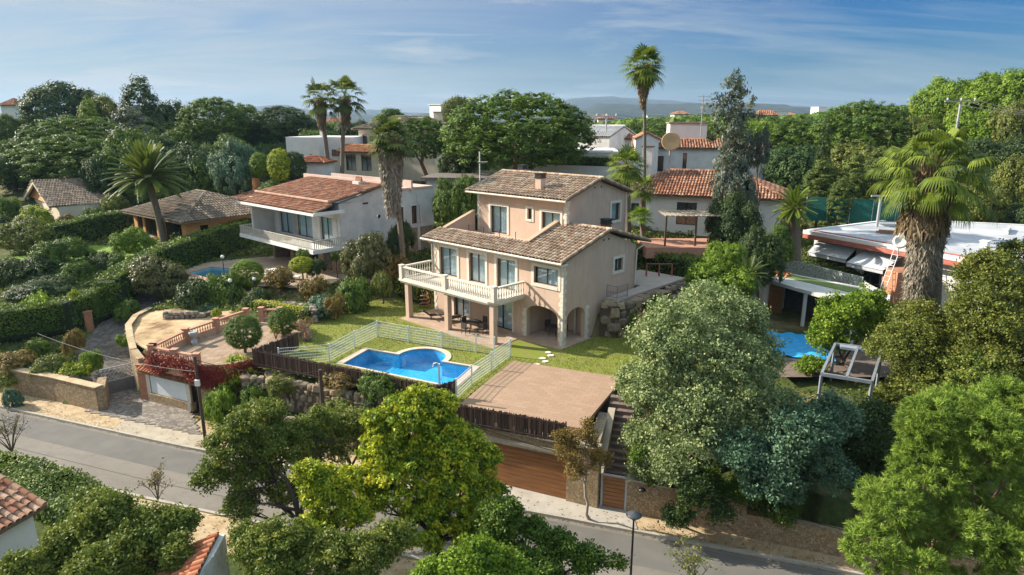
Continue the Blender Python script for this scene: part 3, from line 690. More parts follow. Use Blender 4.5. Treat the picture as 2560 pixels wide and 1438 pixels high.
V,F=strip(-120,60,-ROADW-2.4,-ROADW-.16,-3.16,.5); struct('near_verge',npmesh('near_verge',V,F,m_dirt))
V,F=strip(-23.6,-17.9,.16,1.5,-3.115,.5); struct('pavement',npmesh('pavement',V,F,m_pave))
mb=solidstrip(-2.2,5.6,.162,1.95,-3.3,-3.1,.6); struct('footpath',mb.mesh('footpath',M('pale_concrete',(.32,.29,.24),(.44,.4,.34),1.5,.9,.3,30,.01)))
# apron cobbles
m_cob=Mstone('cobbles',[(0,(.16,.14,.12)),(.5,(.25,.22,.19)),(1,(.36,.32,.27))],5,(.12,.1,.08),bd=.02)
V,F=gridsheet(APRON,-3.09,.25,[lambda x,y:y<KY(x)+1.5]); struct('driveway_apron',npmesh('driveway_apron',V,F,m_cob))
# driveway ribbon
pts,wd=PATHS[0]; V=[];F=[]
fine=[]
for (a,b2) in zip(pts,pts[1:]):
    for k in range(6): t=k/6; fine.append(tuple(a[i]*(1-t)+b2[i]*t for i in range(3)))
fine.append(pts[-1])
for i,p in enumerate(fine):
    a=fine[max(0,i-1)];c_=fine[min(len(fine)-1,i+1)]; d=Vector((c_[0]-a[0],c_[1]-a[1],0)).normalized(); nn=Vector((-d.y,d.x,0))*1.75
    V+=[(p[0]-nn.x,p[1]-nn.y,p[2]+.02),(p[0]+nn.x,p[1]+nn.y,p[2]+.02)]
    if i: F.append((2*i-2,2*i,2*i+1,2*i-1))
struct('driveway',npmesh('driveway',V,F,Mstone('grey_pavers',[(0,(.1,.09,.08)),(.5,(.15,.135,.12)),(1,(.2,.18,.16))],4,(.07,.06,.05),bd=.02)))
# courtyard paving and sand plot
V,F=gridsheet(COURT,.0,.2,(),lambda X,Y:0*X+.004); struct('courtyard',npmesh('courtyard',V,F,Mstone('terracotta_pavers',[(0,(.3,.2,.13)),(.5,(.36,.25,.17)),(1,(.42,.31,.22))],2.5,(.22,.17,.12),rnd_=.2,bd=.01)))
V,F=gridsheet(SAND,.0,.25,(),lambda X,Y:.06+.12*np.sin(X*1.1)*np.cos(Y*.9)); struct('sand_plot',npmesh('sand_plot',V,F,M('dry_sand',(.17,.1,.05),(.42,.29,.15),.45,.95,.7,14,.06,c3=(.55,.42,.25),lo=.36,hi=.62)))
V,F=gridsheet(WTERR,1.,.25,[lambda x,y:inpoly_np(x,y,polygrow(POOL2,.1))],lambda X,Y:0*X+1.0); struct('pool_terrace',npmesh('pool_terrace',V,F,M('terrace_paving',(.3,.23,.17),(.42,.33,.24),1.,.9,.3,20,.01)))
n=6000; X=rng.uniform(-45,24,n); side=rng.uniform(0,1,n)<.75; dY=np.where(side,rng.exponential(.7,n),-ROADW-rng.exponential(.8,n)); k=(np.abs(dY)<8)&(dY<2.2)&~((X>-23.6)&(X<-17.9)&(dY>.1)&(rng.uniform(0,1,n)<.8))&~((X>-2.2)&(X<5.6)&(dY>.1)&(rng.uniform(0,1,n)<.8)); X=X[k]; dY=dY[k]; n=len(X)
C=np.stack([X,KY(X)+dY-.1,np.where(dY>.16,-3.09,np.where(dY<-ROADW-.16,-3.13,-3.18))],1); N=unit(n)*.35+np.array([0,0,1.]); V,F,T=leaves(C,N,.1,.06,rng.uniform(0,1,n),None)
tag(link('leaf_litter',npmesh('leaf_litter',V,F,LM['dead'],T)),'fallen dry leaves along the kerbs and verges','leaf litter',kind='stuff')
# ---------------------------------------------------------------- far hills
def ridge_hill(name,prof,Y,dep,mat,seed):
    g=np.random.default_rng(seed); xs=np.linspace(prof[0][0],prof[-1][0],160); zs=np.interp(xs,[p[0] for p in prof],[p[1] for p in prof])
    zs=zs+g.normal(0,1,160)*.012*zs.max()+zs.max()*.02*np.sin(xs*.013+seed)
    V=[];m=9
    for x,z in zip(xs,zs):
        for j in range(m):
            t=j/(m-1); V.append((x,Y+(t-.5)*dep,-5+(z+5)*math.sin(math.pi*t)**.8*(1 if j in(0,m-1,m//2) else g.uniform(.93,1.03))))
    i=np.arange(160*m).reshape(160,m); F=np.stack([i[:-1,:-1],i[1:,:-1],i[1:,1:],i[:-1,1:]],-1).reshape(-1,4)
    struct(name,npmesh(name,V,F,mat,smooth=True))
def prof(pts,Y): return [(Q(x,y,Y)[0],Q(x,y,Y)[2]) for x,y in pts]
mh=M('wooded_hills',(.008,.018,.014),(.02,.035,.022),.03,.95,0,c3=(.045,.055,.035),det=10)
ridge_hill('hills',prof([(500,300),(850,286),(1000,290),(1120,277),(1250,300),(1400,292),(1500,259),(1600,262),(1760,256),(1850,257),(2060,272),(2300,292),(2700,300)],2300),2300,900,mh,3)
ridge_hill('far_mountains',prof([(-400,300),(500,280),(640,266),(700,262),(800,280),(950,275),(1060,284),(1300,272),(1430,247),(1530,240),(1640,250),(1800,258),(2200,285),(2900,295)],4300),4300,900,mh,8)
# ---------------------------------------------------------------- shared building materials
m_pink,nt,b=nmat('salmon_render'); sock(b,'Roughness',.93); sock(b,'Specular IOR Level',.2); v=objvec(nt)
c=ramp(nt,noise(nt,.7,8,.62,v),[(.3,(.48,.345,.26)),(.7,(.55,.405,.31))]); c=mix(nt,ramp(nt,noise(nt,1.6,6,.7,objvec(nt,(2.2,2.2,.25))),[(.5,(0,0,0)),(.75,(.35,.35,.35))]),c,(.3,.2,.14)); nt.links.new(c,b.inputs['Base Color']); bump(nt,b,noise(nt,60,3,.6,v),.3,.01)
m_trim=M('cream_stone_trim',(.56,.50,.41),(.68,.62,.52),4,.85,.2,50,.01)
m_white=M('white_paint',(.66,.64,.6),(.76,.74,.7),1.,.85,.15,40,.01)
m_frame=M('dark_window_frame',(.03,.028,.027),rough=.4)
m_brown=M('brown_shutter',(.09,.05,.03),(.13,.075,.045),6,.6)
m_curt=M('curtain_cloth',(.6,.64,.66),(.85,.87,.88),8,.9,0,vs=(6,6,.3))
m_tile=Mtile('weathered_roof_tiles',[(0,(.27,.175,.11)),(.3,(.4,.265,.18)),(.6,(.47,.34,.23)),(.85,(.6,.47,.34)),(1,(.3,.22,.16))],(.26,.21,.14),.45,1.)
m_pan=M('roof_underlay',(.13,.085,.055),(.2,.13,.085),5,.95)
m_grey=M('galvanised',(.35,.35,.34),rough=.5)
m_patio=Mstone('patio_tiles',[(0,(.42,.29,.2)),(.5,(.47,.335,.24)),(1,(.52,.38,.28))],2.2,(.33,.24,.17),rnd_=.0,edge=.03,bd=.005)
def mglass(name,tint,refl=.28):
    m,nt,b=nmat(name); o=nt.nodes['Material Output']
    t=nt.nodes.new('ShaderNodeBsdfTransparent'); t.inputs[0].default_value=c4(tint); g=nt.nodes.new('ShaderNodeBsdfGlossy'); g.inputs['Roughness'].default_value=.06; g.inputs[0].default_value=(.75,.85,.9,1)
    x=nt.nodes.new('ShaderNodeMixShader'); x.inputs[0].default_value=refl; nt.links.new(t.outputs[0],x.inputs[1]); nt.links.new(g.outputs[0],x.inputs[2]); nt.links.new(x.outputs[0],o.inputs[0]); return m
m_glass=mglass('window_glass',(.72,.84,.88),.22)
m_room=M('dim_room',(.1,.085,.07))
def window(par,fr,a0,a1,z0,z1,trim=.2,bays=2,curt=True,mtrim=None,sill=True,name='window',depth=.14,frame=m_frame,shutter=None):
    """window part with frame, pane, curtain sub-parts. fr(a,d,z)"""
    mt=mtrim or m_trim; mb=MB()
    def bx(A0,A1,D0,D1,Z0,Z1,m=mb,mi=0):
        v=[fr(a,d,z) for z in(Z0,Z1) for d in(D0,D1) for a in(A0,A1)]
        m.add(v,[(0,2,3,1),(4,5,7,6),(0,1,5,4),(2,6,7,3),(0,4,6,2),(1,3,7,5)],mi)
    if trim:
        bx(a0-trim,a0,-.05,.02,z0-(trim if sill else 0),z1+trim); bx(a1,a1+trim,-.05,.02,z0-(trim if sill else 0),z1+trim); bx(a0,a1,-.05,.02,z1,z1+trim)
        if sill: bx(a0,a1,-.07,.03,z0-trim,z0)
    else: bx(a0-.03,a1+.03,-.02,.02,z0-.05,z0)
    w=build(mb,name,mt,par)
    m2=MB(); f=.06
    bx(a0,a0+f,depth,depth+.06,z0,z1,m2);bx(a1-f,a1,depth,depth+.06,z0,z1,m2);bx(a0+f,a1-f,depth,depth+.06,z1-f,z1,m2);bx(a0+f,a1-f,depth,depth+.06,z0,z0+f,m2)
    for k in range(1,bays):
        c=a0+(a1-a0)*k/bays; bx(c-.04,c+.04,depth,depth+.06,z0+f,z1-f,m2)
    build(m2,'frame',frame,w)
    if shutter:
        m3=MB(); bx(a0+f,a1-f,depth+.02,depth+.05,z0+f,z1-f,m3); build(m3,'shutter',shutter,w); return w
    m3=MB(); m3.quad(fr(a0+f,depth+.03,z0+f),fr(a1-f,depth+.03,z0+f),fr(a1-f,depth+.03,z1-f),fr(a0+f,depth+.03,z1-f)); build(m3,'pane',m_glass,w)
    if curt:
        m4=MB(); n=24
        for k in range(n):
            s0=a0+f+(a1-a0-2*f)*k/n; s1=a0+f+(a1-a0-2*f)*(k+1)/n; o0=.03*math.sin(k*2.1);o1=.03*math.sin((k+1)*2.1)
            m4.quad(fr(s0,depth+.2+o0,z0),fr(s1,depth+.2+o1,z0),fr(s1,depth+.2+o1,z1),fr(s0,depth+.2+o0,z1))
        build(m4,'curtain',m_curt,w)
    return w
BAL=None
def baluster_mesh(hh,r,mat,key={}):
    k=(hh,r,mat.name)
    if k not in key:
        mb=MB(); mb.lathe((0,0,0),[(r*.9,0),(r*.9,.06*hh),(r*.45,.1*hh),(r,.32*hh),(r*.8,.45*hh),(r*.4,.62*hh),(r*.4,.8*hh),(r*.75,.86*hh),(r*.45,.9*hh),(r*.9,.94*hh),(r*.9,hh)],8)
        key[k]=mb.mesh('baluster',mat)
    return key[k]
def balustrade_run(par,p,q,z0,z1,mat,mb,step=.22,r=.06,w=.2,za=None):
    """rails go into mb; balusters are children. z at q may differ"""
    z0b,z1b=za if za else (z0,z1)
    mb.obox(p,q,w,z0,z0+.1,z0b=z0b,z1b=z0b+.1); mb.obox(p,q,w*1.15,z1-.1,z1,z0b=z1b-.1,z1b=z1b)
    L=math.hypot(q[0]-p[0],q[1]-p[1]); n=max(1,int(L/step)); me=baluster_mesh(round(z1-z0-.2,2),r,mat)
    for i in range(n):
        t=(i+.5)/n; o=link('baluster',me,par,(p[0]+(q[0]-p[0])*t,p[1]+(q[1]-p[1])*t,z0+.1+(z0b-z0)*t))
# ================================================================ THE VILLA
V_=thing('villa','large salmon-rendered villa with a long balustraded balcony and two weathered tile roofs','house',(H0[0],H0[1],0),HA)
fF=lambda a,d,z:(a,d,z)                 # front wall v=0
fG=lambda a,d,z:(-d,a,z)                # right gable wall u=0
UO=[(-12.15,-10.15,3.05,5.2),(-8.85,-7.15,3.05,5.2),(-6.0,-4.2,3.05,5.2),(-2.5,-.42,4.0,5.15)]
GO=[(-10.6,-8.9,.05,2.2),(-6.6,-4.5,.05,2.25),(-3.15,-.4,.02,2.45,.55)]
mb=MB(); wall(mb,fF,-12.9,0,0,5.75,UO+GO,.3)
wall(mb,fG,0.3,8.5,0,5.75,[(.45,2.45,.02,2.42,.6),(5.75,6.8,4.15,5.05)],.3)
mb.add([(0,.0,5.75),(0,8.5,5.75),(0,4.65,7.15),(-.3,0,5.75),(-.3,8.5,5.75),(-.3,4.65,7.15)],[(0,1,2),(5,4,3),(0,2,5,3),(1,4,5,2)])
mb.box(-12.9,-12.6,.3,8.5,0,5.75); mb.box(-12.6,-.3,8.2,8.5,0,5.75)
# gable infill under the slope at the left end of the strip
mb.add([(-12.9,0,5.75),(-12.9,4.2,5.75),(-12.9,4.2,7.1),(-12.6,0,5.75),(-12.6,4.2,5.75),(-12.6,4.2,7.1)],[(0,2,1),(3,4,5),(0,3,5,2)])
# loggia inner walls, floor levels
mb.box(-3.6,-3.4,.3,3.0,0,2.85); mb.box(-3.4,-.3,3.0,3.2,0,2.85); mb.box(-12.6,-.3,.3,8.2,2.72,2.84)
# upper storey
mb2=MB(); wall(mb2,lambda a,d,z:(a,4.2+d,z),-12.2,-3.15,5.75,9.1,[(-10.75,-8.95,5.95,8.1),(-6.85,-6.4,7.4,8.2),(-5.45,-3.7,5.95,8.1)],.3)
wall(mb2,lambda a,d,z:(-3.15-d,a,z),4.5,11.4,5.0,9.1,[(9.75,10.9,7.0,8.35)],.3)
mb2.box(-12.2,-11.9,4.5,11.4,2.5,9.1); mb2.box(-12.2,-3.15,11.4,11.7,2.5,9.1); mb2.box(-3.45,-3.15,8.5,11.4,2.5,5.0)
mb2.add([(-3.15,4.2,9.1),(-3.15,11.7,9.1),(-3.15,7.9,10.25),(-3.45,4.2,9.1),(-3.45,11.7,9.1),(-3.45,7.9,10.25)],[(0,1,2),(5,4,3),(0,2,5,3),(1,4,5,2)])
mb2.add([(-12.2,4.2,9.1),(-12.2,11.7,9.1),(-12.2,7.9,10.25),(-11.9,4.2,9.1),(-11.9,11.7,9.1),(-11.9,7.9,10.25)],[(2,1,0),(3,4,5),(0,3,5,2),(1,2,5,4)])
mb2.box(-12.55,-3.9,1.2,4.2,5.6,5.85)   # roof terrace floor
mb2.box(-12.55,-4.1,1.2,1.4,5.85,6.45)  # low parapet behind the tiles
build(mb,'wall',m_pink,V_); build(mb2,'upper_wall',m_pink,V_)
# sloping parapets either side of roof terrace
mp=SB()
for u in (-12.8,-4.15):
    mp.cut()
    mp.add([(u,1.2,5.85),(u,4.2,5.85),(u,4.2,7.45),(u,1.2,6.5),(u+.25,1.2,5.85),(u+.25,4.2,5.85),(u+.25,4.2,7.45),(u+.25,1.2,6.5)],[(0,3,2,1),(4,5,6,7),(3,7,6,2),(0,4,7,3),(1,2,6,5),(0,1,5,4)])
buildparts(mp,'parapet',m_pink,V_)
mc=SB()
for u in (-12.8,-4.15):
    mc.cut()
    mc.add([(u-.06,1.0,6.46),(u+.31,1.0,6.46),(u+.31,4.2,7.48),(u-.06,4.2,7.48),(u-.06,1.0,6.54),(u+.31,1.0,6.54),(u+.31,4.2,7.56),(u-.06,4.2,7.56)],[(0,3,2,1),(4,5,6,7),(0,1,5,4),(2,3,7,6),(0,4,7,3),(1,2,6,5)])
buildparts(mc,'coping',m_tile,V_)
# roofs
sl=math.atan2(1.5,5.35); S1=(0,math.cos(sl),math.sin(sl)); L1=5.35/math.cos(sl); k=1/math.cos(sl)
r1=roof_face(V_,(-13.5,-.7,5.82),(1,0,0),S1,[(0,0),(13.9,0),(13.9,L1),(9.4,L1),(9.4,1.95*k),(0,1.95*k)],m_tile,m_pan,name='lower_roof',pitch=.31,step=.4)
roof_face(V_,(.4,9.95,5.85),(-1,0,0),(0,-math.cos(sl),math.sin(sl)),[(0,0),(4.5,0),(4.5,L1-.02),(0,L1-.02)],m_tile,m_pan,name='rear_roof',pitch=.31)
s2=math.atan2(1.3,4.3);L2=4.3/math.cos(s2)
roof_face(V_,(-12.95,3.6,9.12),(1,0,0),(0,math.cos(s2),math.sin(s2)),[(0,0),(10.2,0),(10.2,L2),(0,L2)],m_tile,m_pan,name='upper_roof',pitch=.31)
roof_face(V_,(-2.75,12.2,9.12),(-1,0,0),(0,-math.cos(s2),math.sin(s2)),[(0,0),(10.2,0),(10.2,L2-.02),(0,L2-.02)],m_tile,m_pan,name='upper_rear_roof',pitch=.31)
mr=SB(); ridge(mr,(-4.1,4.65,7.36),(.42,4.65,7.36),.14); ridge(mr,(-13,7.9,10.46),(-2.7,7.9,10.46),.14)
ridge(mr,(.34,-.7,5.9),(.34,4.6,7.38),.11); ridge(mr,(.34,9.9,5.92),(.34,4.7,7.38),.11); ridge(mr,(-2.8,3.6,9.2),(-2.8,7.85,10.48),.11); ridge(mr,(-2.8,12.1,9.2),(-2.8,7.95,10.48),.11); ridge(mr,(-12.9,3.6,9.2),(-12.9,7.85,10.48),.11)
ridge(mr,(-4.05,1.3,6.55),(-4.05,4.6,7.5),.1)
buildparts(mr,'ridge_tiles',m_tile,V_)
# eaves, gutters, downpipes
mg=SB(); mg.box(-13.45,.38,-.62,0,5.6,5.72); mg.box(-12.9,-2.8,3.66,4.2,8.98,9.06); mg.box(-.0,.36,-.6,9.9,5.68,5.74) if False else None
mg.cut(); mg.tube([(-13.5,-.74,5.76),(.4,-.74,5.76)],.075,8); mg.cut(); mg.tube([(-12.95,3.55,9.05),(-2.75,3.55,9.05)],.075,8)
mg.cut(); mg.tube([(.45,8.9,5.75),(.12,8.45,5.4),(.1,8.4,2.7)],.055,8); mg.cut(); mg.tube([(-2.9,11.9,9.0),(-3.03,11.6,8.7),(-3.05,11.6,3)],.05,8); mg.cut(); mg.tube([(-13.0,-.6,5.7),(-12.96,-.08,5.3),(-12.95,-.08,3.1)],.05,8)
buildparts(mg,'gutter',m_trim,V_)
# quoins
mq=SB()
def quoin(mb,x,y,z0,z1,sx,sy,w=.3):
    mb.cut(); z=z0;i=0
    while z<z1-.05:
        h_=min(.3,z1-z); a=w if i%2 else w*.62; b=w*.62 if i%2 else w; a*=rnd.uniform(.85,1.1)
        x0,x1=sorted((x+.025*(-sx),x+sx*a)); y0,y1=sorted((y-.025*sy,y+sy*b)); mb.box(x0,x1,y0,y1,z+.01,z+h_-.01); z+=h_;i+=1
quoin(mq,0,0,.02,5.7,-1,1,.34); quoin(mq,-12.9,0,.02,5.6,1,1,.34); quoin(mq,-3.15,4.2,7.4,9.05,-1,1,.3); quoin(mq,-12.2,4.2,6,9.05,1,1,.3)
for (u,z) in ((-3.2,2.0),):
    mq.cut(); zz=.02;i=0
    while zz<z: mq.box(-3.45-(i%2)*.1,-3.16,-.03,.33,zz,zz+.27); zz+=.29;i+=1
mq.cut(); zz=.02;i=0
while zz<2.1: mq.box(-.33,.03,2.46,2.76+(i%2)*.12,zz,zz+.27); zz+=.29;i+=1
buildparts(mq,'corner_stones',m_trim,V_)
# windows and doors
for i,o in enumerate(UO): window(V_,fF,*o[:4],trim=.22,bays=2,sill=(i==3),name='balcony_door' if i<3 else 'window',shutter=m_brown if False else None)
window(V_,fG,5.75,6.8,4.15,5.05,trim=.2,bays=2)
window(V_,lambda a,d,z:(a,4.2+d,z),-10.75,-8.95,5.95,8.1,trim=.2,sill=False,name='terrace_door')
window(V_,lambda a,d,z:(a,4.2+d,z),-6.85,-6.4,7.4,8.2,trim=.18,bays=1,curt=False)
window(V_,lambda a,d,z:(a,4.2+d,z),-5.45,-3.7,5.95,8.1,trim=.2,sill=False,name='terrace_door')
window(V_,lambda a,d,z:(-3.15-d,a,z),9.75,10.9,7.0,8.35,trim=.2,bays=1)
for o in GO[:2]: window(V_,fF,*o[:4],trim=.15,sill=False,name='patio_door')
window(V_,lambda a,d,z:(a,3.0+d-.14,z),-2.6,-1.2,.05,2.1,trim=.12,sill=False,name='loggia_door',curt=False)
mv=SB()
for v in (4.35,4.95): mv.cut(); mv.tube([(.0,v,6.62),(.03,v,6.62)],.07,10)
for v in (7.5,8.3): mv.cut(); mv.tube([(-3.15,v,9.75),(-3.12,v,9.75)],.07,10)
buildparts(mv,'vent',m_frame,V_)
# patio and loggia floor
mb=MB(); mb.prism([(-13.0,-3.35),(-3.1,-3.35),(-3.25,-.8),(.3,-.45),(.3,.0),(.35,2.8),(-.3,3),(-13,3)],-.15,.03); build(mb,'patio_floor',m_patio,V_)
# balcony
mb=MB(); BP=[(-13.3,0),(-13.3,-2.95),(-4.0,-2.95),(-3.55,-2.75),(-3.35,-2.3),(-3.35,0)]
mb.prism(BP,2.72,2.86); mb.prism([(x+(.08 if x>-8 else -.08)*0+(-.1 if x<-8 else .1),y-(.1 if y<-.1 else 0)) for x,y in BP],2.86,3.0); bal=build(mb,'balcony',m_trim,V_)
mb=MB(); Z0,Z1=3.0,3.98
for p,q in (((-13.2,-.05),(-13.2,-2.85)),((-13.2,-2.85),(-8.3,-2.85)),((-8.3,-2.85),(-3.55,-2.85)),((-3.45,-2.8),(-3.3,-.08))):
    balustrade_run(bal,p,q,Z0,Z1,m_trim,mb)
rail=build(mb,'rail',m_trim,bal)
for x,y in ((-13.2,-2.85),(-8.3,-2.85),(-3.5,-2.85)): mb=MB(); mb.box(x-.16,x+.16,y-.16,y+.16,3,4.02); mb.box(x-.19,x+.19,y-.19,y+.19,4.02,4.08); build(mb,'pedestal',m_trim,bal)
for x in (-12.75,-8.3,-3.75):
    mb=MB(); mb.box(x-.19,x+.19,-2.85,-2.47,.02,2.72); build(mb,'column',m_pink,V_)
# chimneys
for (x,y,z0,z1,lb) in ((-6.4,5.1,9.3,10.75,None),(-12.0,9.3,9.6,10.9,None),(-1.2,6.3,6.3,7.75,None)):
    mb=MB(); mb.box(x-.27,x+.27,y-.27,y+.27,z0,z1-.35); ch=build(mb,'chimney',m_pink if z1>9 else m_pan,V_)
    mb=MB(); mb.box(x-.33,x+.33,y-.33,y+.33,z1-.35,z1-.28); mb.box(x-.29,x+.29,y-.29,y+.29,z1-.28,z1-.04); mb.box(x-.34,x+.34,y-.34,y+.34,z1-.04,z1+.02); build(mb,'chimney_cap',m_frame,ch)
for u in (-10.2,-8.6,-7.0,-5.4): mb=MB(); mb.tube([(u,1.3,6.4),(u,1.3,6.95)],.025,6); build(mb,'terrace_post',m_frame,V_)
# side terrace behind, carried by boulders
mb=MB(); mb.prism([(.36,4.2),(1.35,4.3),(1.6,13.4),(-2.6,13.4),(-2.6,11.75),(-3.1,11.75),(-3.1,8.9),(.36,8.9)],2.45,2.62); 
ter=build(mb,'raised_terrace',M('pale_terrace_tiles',(.36,.3,.25),(.44,.37,.31),2,.85,.2,30,.01),None); ter.location=(H0[0],H0[1],0); ter.rotation_euler=(0,0,HA); tag(ter,'raised pale terrace beside the back corner of the salmon villa','terrace')
def rail_thin(name,pts,label,cat,hh=.9,mat=m_grey,par=None,n=8,r=.018):
    t=thing(name,label,cat,pts[0]); mb=MB(); O=Vector(pts[0])
    P_=[Vector(p)-O for p in pts]
    for a,b in zip(P_,P_[1:]):
        for z in (hh,hh*.5,.12): mb.tube([a+Vector((0,0,z)),b+Vector((0,0,z))],r,5)
        k=max(1,int((b-a).length/.12))
        for i in range(k+1): p=a.lerp(b,i/k); mb.tube([p,p+Vector((0,0,hh))],r*.4,4,cap=False)
    build(mb,'rail',mat,t); mb=MB()
    for p in P_: mb.tube([p,p+Vector((0,0,hh+.03))],r*1.5,6)
    build(mb,'post',mat,t); return t
rail_thin('terrace_railing',[HL(.42,4.35,2.62),HL(1.25,4.38,2.62),HL(1.3,5.6,2.62)],'thin metal railing on the corner of the raised pale terrace','railing',mat=M('thin_grey_rail',(.2,.16,.15)))
def boulder(mb,c,s,seed,mi=0):
    g=np.random.default_rng(seed); n=8;k=6; vs=[]
    ph=g.uniform(0,6.28,6)
    for i in range(k):
        th=math.pi*i/(k-1)
        for j in range(n):
            a=2*math.pi*j/n; d=np.array([math.sin(th)*math.cos(a),math.sin(th)*math.sin(a),math.cos(th)])
            q=np.sign(d)*np.abs(d)**.7; r=1+.13*math.sin(3*a+ph[0])*math.sin(th)+.1*math.sin(5*th+ph[1])+g.uniform(-.06,.06)
            vs.append((c[0]+q[0]*s[0]*r,c[1]+q[1]*s[1]*r,c[2]+q[2]*s[2]*r))
    fs=[(i*n+j,(i+1)*n+j,(i+1)*n+(j+1)%n,i*n+(j+1)%n) for i in range(k-1) for j in range(n)]
    mb.add(vs,fs,mi,False)
def boulder_wall(path,z0,z1,size,label,mat,name='boulder_wall',zt=None,cat='stone wall'):
    t=thing(name,label,cat,(path[0][0],path[0][1],z0)); mb=MB(); core=MB(); s=0; O=path[0]
    for a,b in zip(path,path[1:]):
        L=math.hypot(b[0]-a[0],b[1]-a[1]); z=z0; core.obox((a[0]-O[0],a[1]-O[1]),(b[0]-O[0],b[1]-O[1]),size*.7,-.2,z1-z0-size*.3)
        row=0
        while z<z1-size*.2:
            sz=size*rnd.uniform(.8,1.1); n=max(1,int(L/(size*1.15)))
            for i in range(n):
                tt=(i+.5+(.4 if row%2 else 0)*.9)/n; tt=min(tt,1); s+=1
                boulder(mb,(a[0]-O[0]+(b[0]-a[0])*tt+rnd.uniform(-.1,.1)*size,a[1]-O[1]+(b[1]-a[1])*tt+rnd.uniform(-.15,.15)*size,z-z0+sz*.4),(size*rnd.uniform(.4,.95),size*rnd.uniform(.45,.75),sz*rnd.uniform(.42,.7)),s*31+int(a[0]*100)%97)
            z+=sz*.86; row+=1
    o=build(mb,'boulders',mat,t); build(core,'core',M('packed_earth',(.06,.045,.03),(.12,.09,.06),5),t); return t
m_boulder=Mtile('rough_boulders',[(0,(.2,.17,.13)),(.3,(.3,.22,.15)),(.6,(.38,.3,.2)),(1,(.32,.2,.14))],(.1,.09,.06),.8,2.5)
m_boulder2=Mtile('grey_boulders',[(0,(.17,.15,.13)),(.4,(.28,.25,.21)),(.7,(.36,.3,.24)),(1,(.3,.22,.16))],(.09,.085,.06),.8,3)
pth=[HL(.35,3.85)[:2],HL(1.4,4.1)[:2],HL(1.75,5.5)[:2],HL(1.9,9)[:2],HL(2,13)[:2]]
boulder_wall(pth,0,2.4,.62,'tall wall of squared reddish boulders under the raised terrace','%s'and m_boulder)
# patio furniture (one of each, then copies)
m_dark=M('dark_wicker',(.03,.028,.026),(.07,.06,.055),30,.7)
def lounger(loc,rz,label):
    t=thing('sun_lounger',label,'sun lounger',loc,rz,'sun loungers on the patio'); mb=MB(); mb.box(-.3,.3,-.9,.35,.28,.34); build(mb,'seat',m_dark,t)
    mb=MB(); mb.add([(-.3,.35,.3),(.3,.35,.3),(.3,.95,.78),(-.3,.95,.78),(-.3,.38,.26),(.3,.38,.26),(.3,.99,.73),(-.3,.99,.73)],[(0,1,2,3),(7,6,5,4),(0,4,5,1),(1,5,6,2),(2,6,7,3),(3,7,4,0)]); build(mb,'backrest',m_dark,t)
    for x in(-.26,.26):
        for y in(-.8,.3): m_=MB(); m_.box(x-.025,x+.025,y-.025,y+.025,0,.28); build(m_,'leg',m_dark,t)
lounger(HL(-11.0,-1.6,.03),HA+R(150),'dark reclining sun lounger beside the left patio column'); lounger(HL(-9.6,-1.4,.03),HA+R(160),'dark reclining sun lounger beside the middle patio column')
def chair(loc,rz,label,grp):
    t=thing('garden_chair',label,'chair',loc,rz,grp); mb=MB(); mb.box(-.22,.22,-.22,.22,.42,.46); build(mb,'seat',m_dark,t)
    mb=MB(); mb.box(-.22,.22,.2,.24,.46,.88); build(mb,'backrest',m_dark,t)
    for x in(-.2,.2):
        for y in(-.2,.2): m_=MB(); m_.box(x-.018,x+.018,y-.018,y+.018,0,.42); build(m_,'leg',m_dark,t)
def table(loc,label,r=.5,mat=m_dark,hgt=.73,top=None):
    t=thing('garden_table',label,'table',loc); mb=MB(); mb.lathe((0,0,0),[(r,hgt-.04),(r,hgt)],20); build(mb,'tabletop',top or mat,t)
    for a in range(4): m_=MB(); x,y=math.cos(a*1.571+.7)*r*.7,math.sin(a*1.571+.7)*r*.7; m_.tube([(x*1.1,y*1.1,0),(x*.8,y*.8,hgt-.04)],.02,5); build(m_,'leg',mat,t)
table(HL(-6.6,-1.7,.03),'round dark garden table standing on the open patio',.5)
for a,n in ((0,'right'),(1.57,'house'),(3.14,'left'),(4.71,'pool')):
    x,y=-6.6+.85*math.cos(a),-1.7+.85*math.sin(a); chair(HL(x,y,.03),HA+a-1.57,f'dark garden chair on the {n} side of the round patio table','chairs round the patio table')
table(HL(-1.9,1.3,.03),'round dark table inside the arched loggia',.42)
for a,n in ((.4,'right'),(2.6,'left')):
    chair(HL(-1.9+.8*math.cos(a),1.3+.8*math.sin(a),.03),HA+a-1.57,f'dark chair {n} of the table inside the arched loggia','chairs in the loggia')
# sculpture left of patio
mb=MB(); pts=[]
for i in range(40): a=i*.5; pts.append((.45*math.cos(a)*(1-.01*i),.25*math.sin(a),.2+i*.025))
mb.tube(pts,.05,6); mb.tube([(-.5,0,0),(-.2,0,.5),(.3,.1,.25),(.5,0,0)],.05,6)
o=build(mb,'driftwood_sculpture',M('red_brown_wood',(.2,.09,.05),(.3,.15,.09),6)); o.location=HL(-13.9,-.2,0); tag(o,'twisted reddish wooden sculpture beside the left patio column','sculpture')
# garden steps left of villa
mb=MB()
for i in range(4): mb.obox(HL(-14.9,1.6+.45*i)[:2],HL(-13.4,1.6+.45*i)[:2],.45,-.1,.15+.17*i)
tag(build(mb,'garden_steps',m_patio),'flight of low garden steps left of the salmon villa','steps')
# stepping stones
for i in range(6):
    mb=MB(); x,y=P(1370-7*i+(14 if i%2 else 0),882+7.5*i,0)[:2]; a=.3*i; mb.prism([(x+.22*math.cos(a+k*1.26)*(1+.15*math.sin(k*3+i)),y+.2*math.sin(a+k*1.26)) for k in range(5)],-.03,.045)
    tag(build(mb,'stepping_stone',m_trim),'pale flat stepping stone in the lawn between villa and garage roof','stone',group='stepping stones in the lawn')
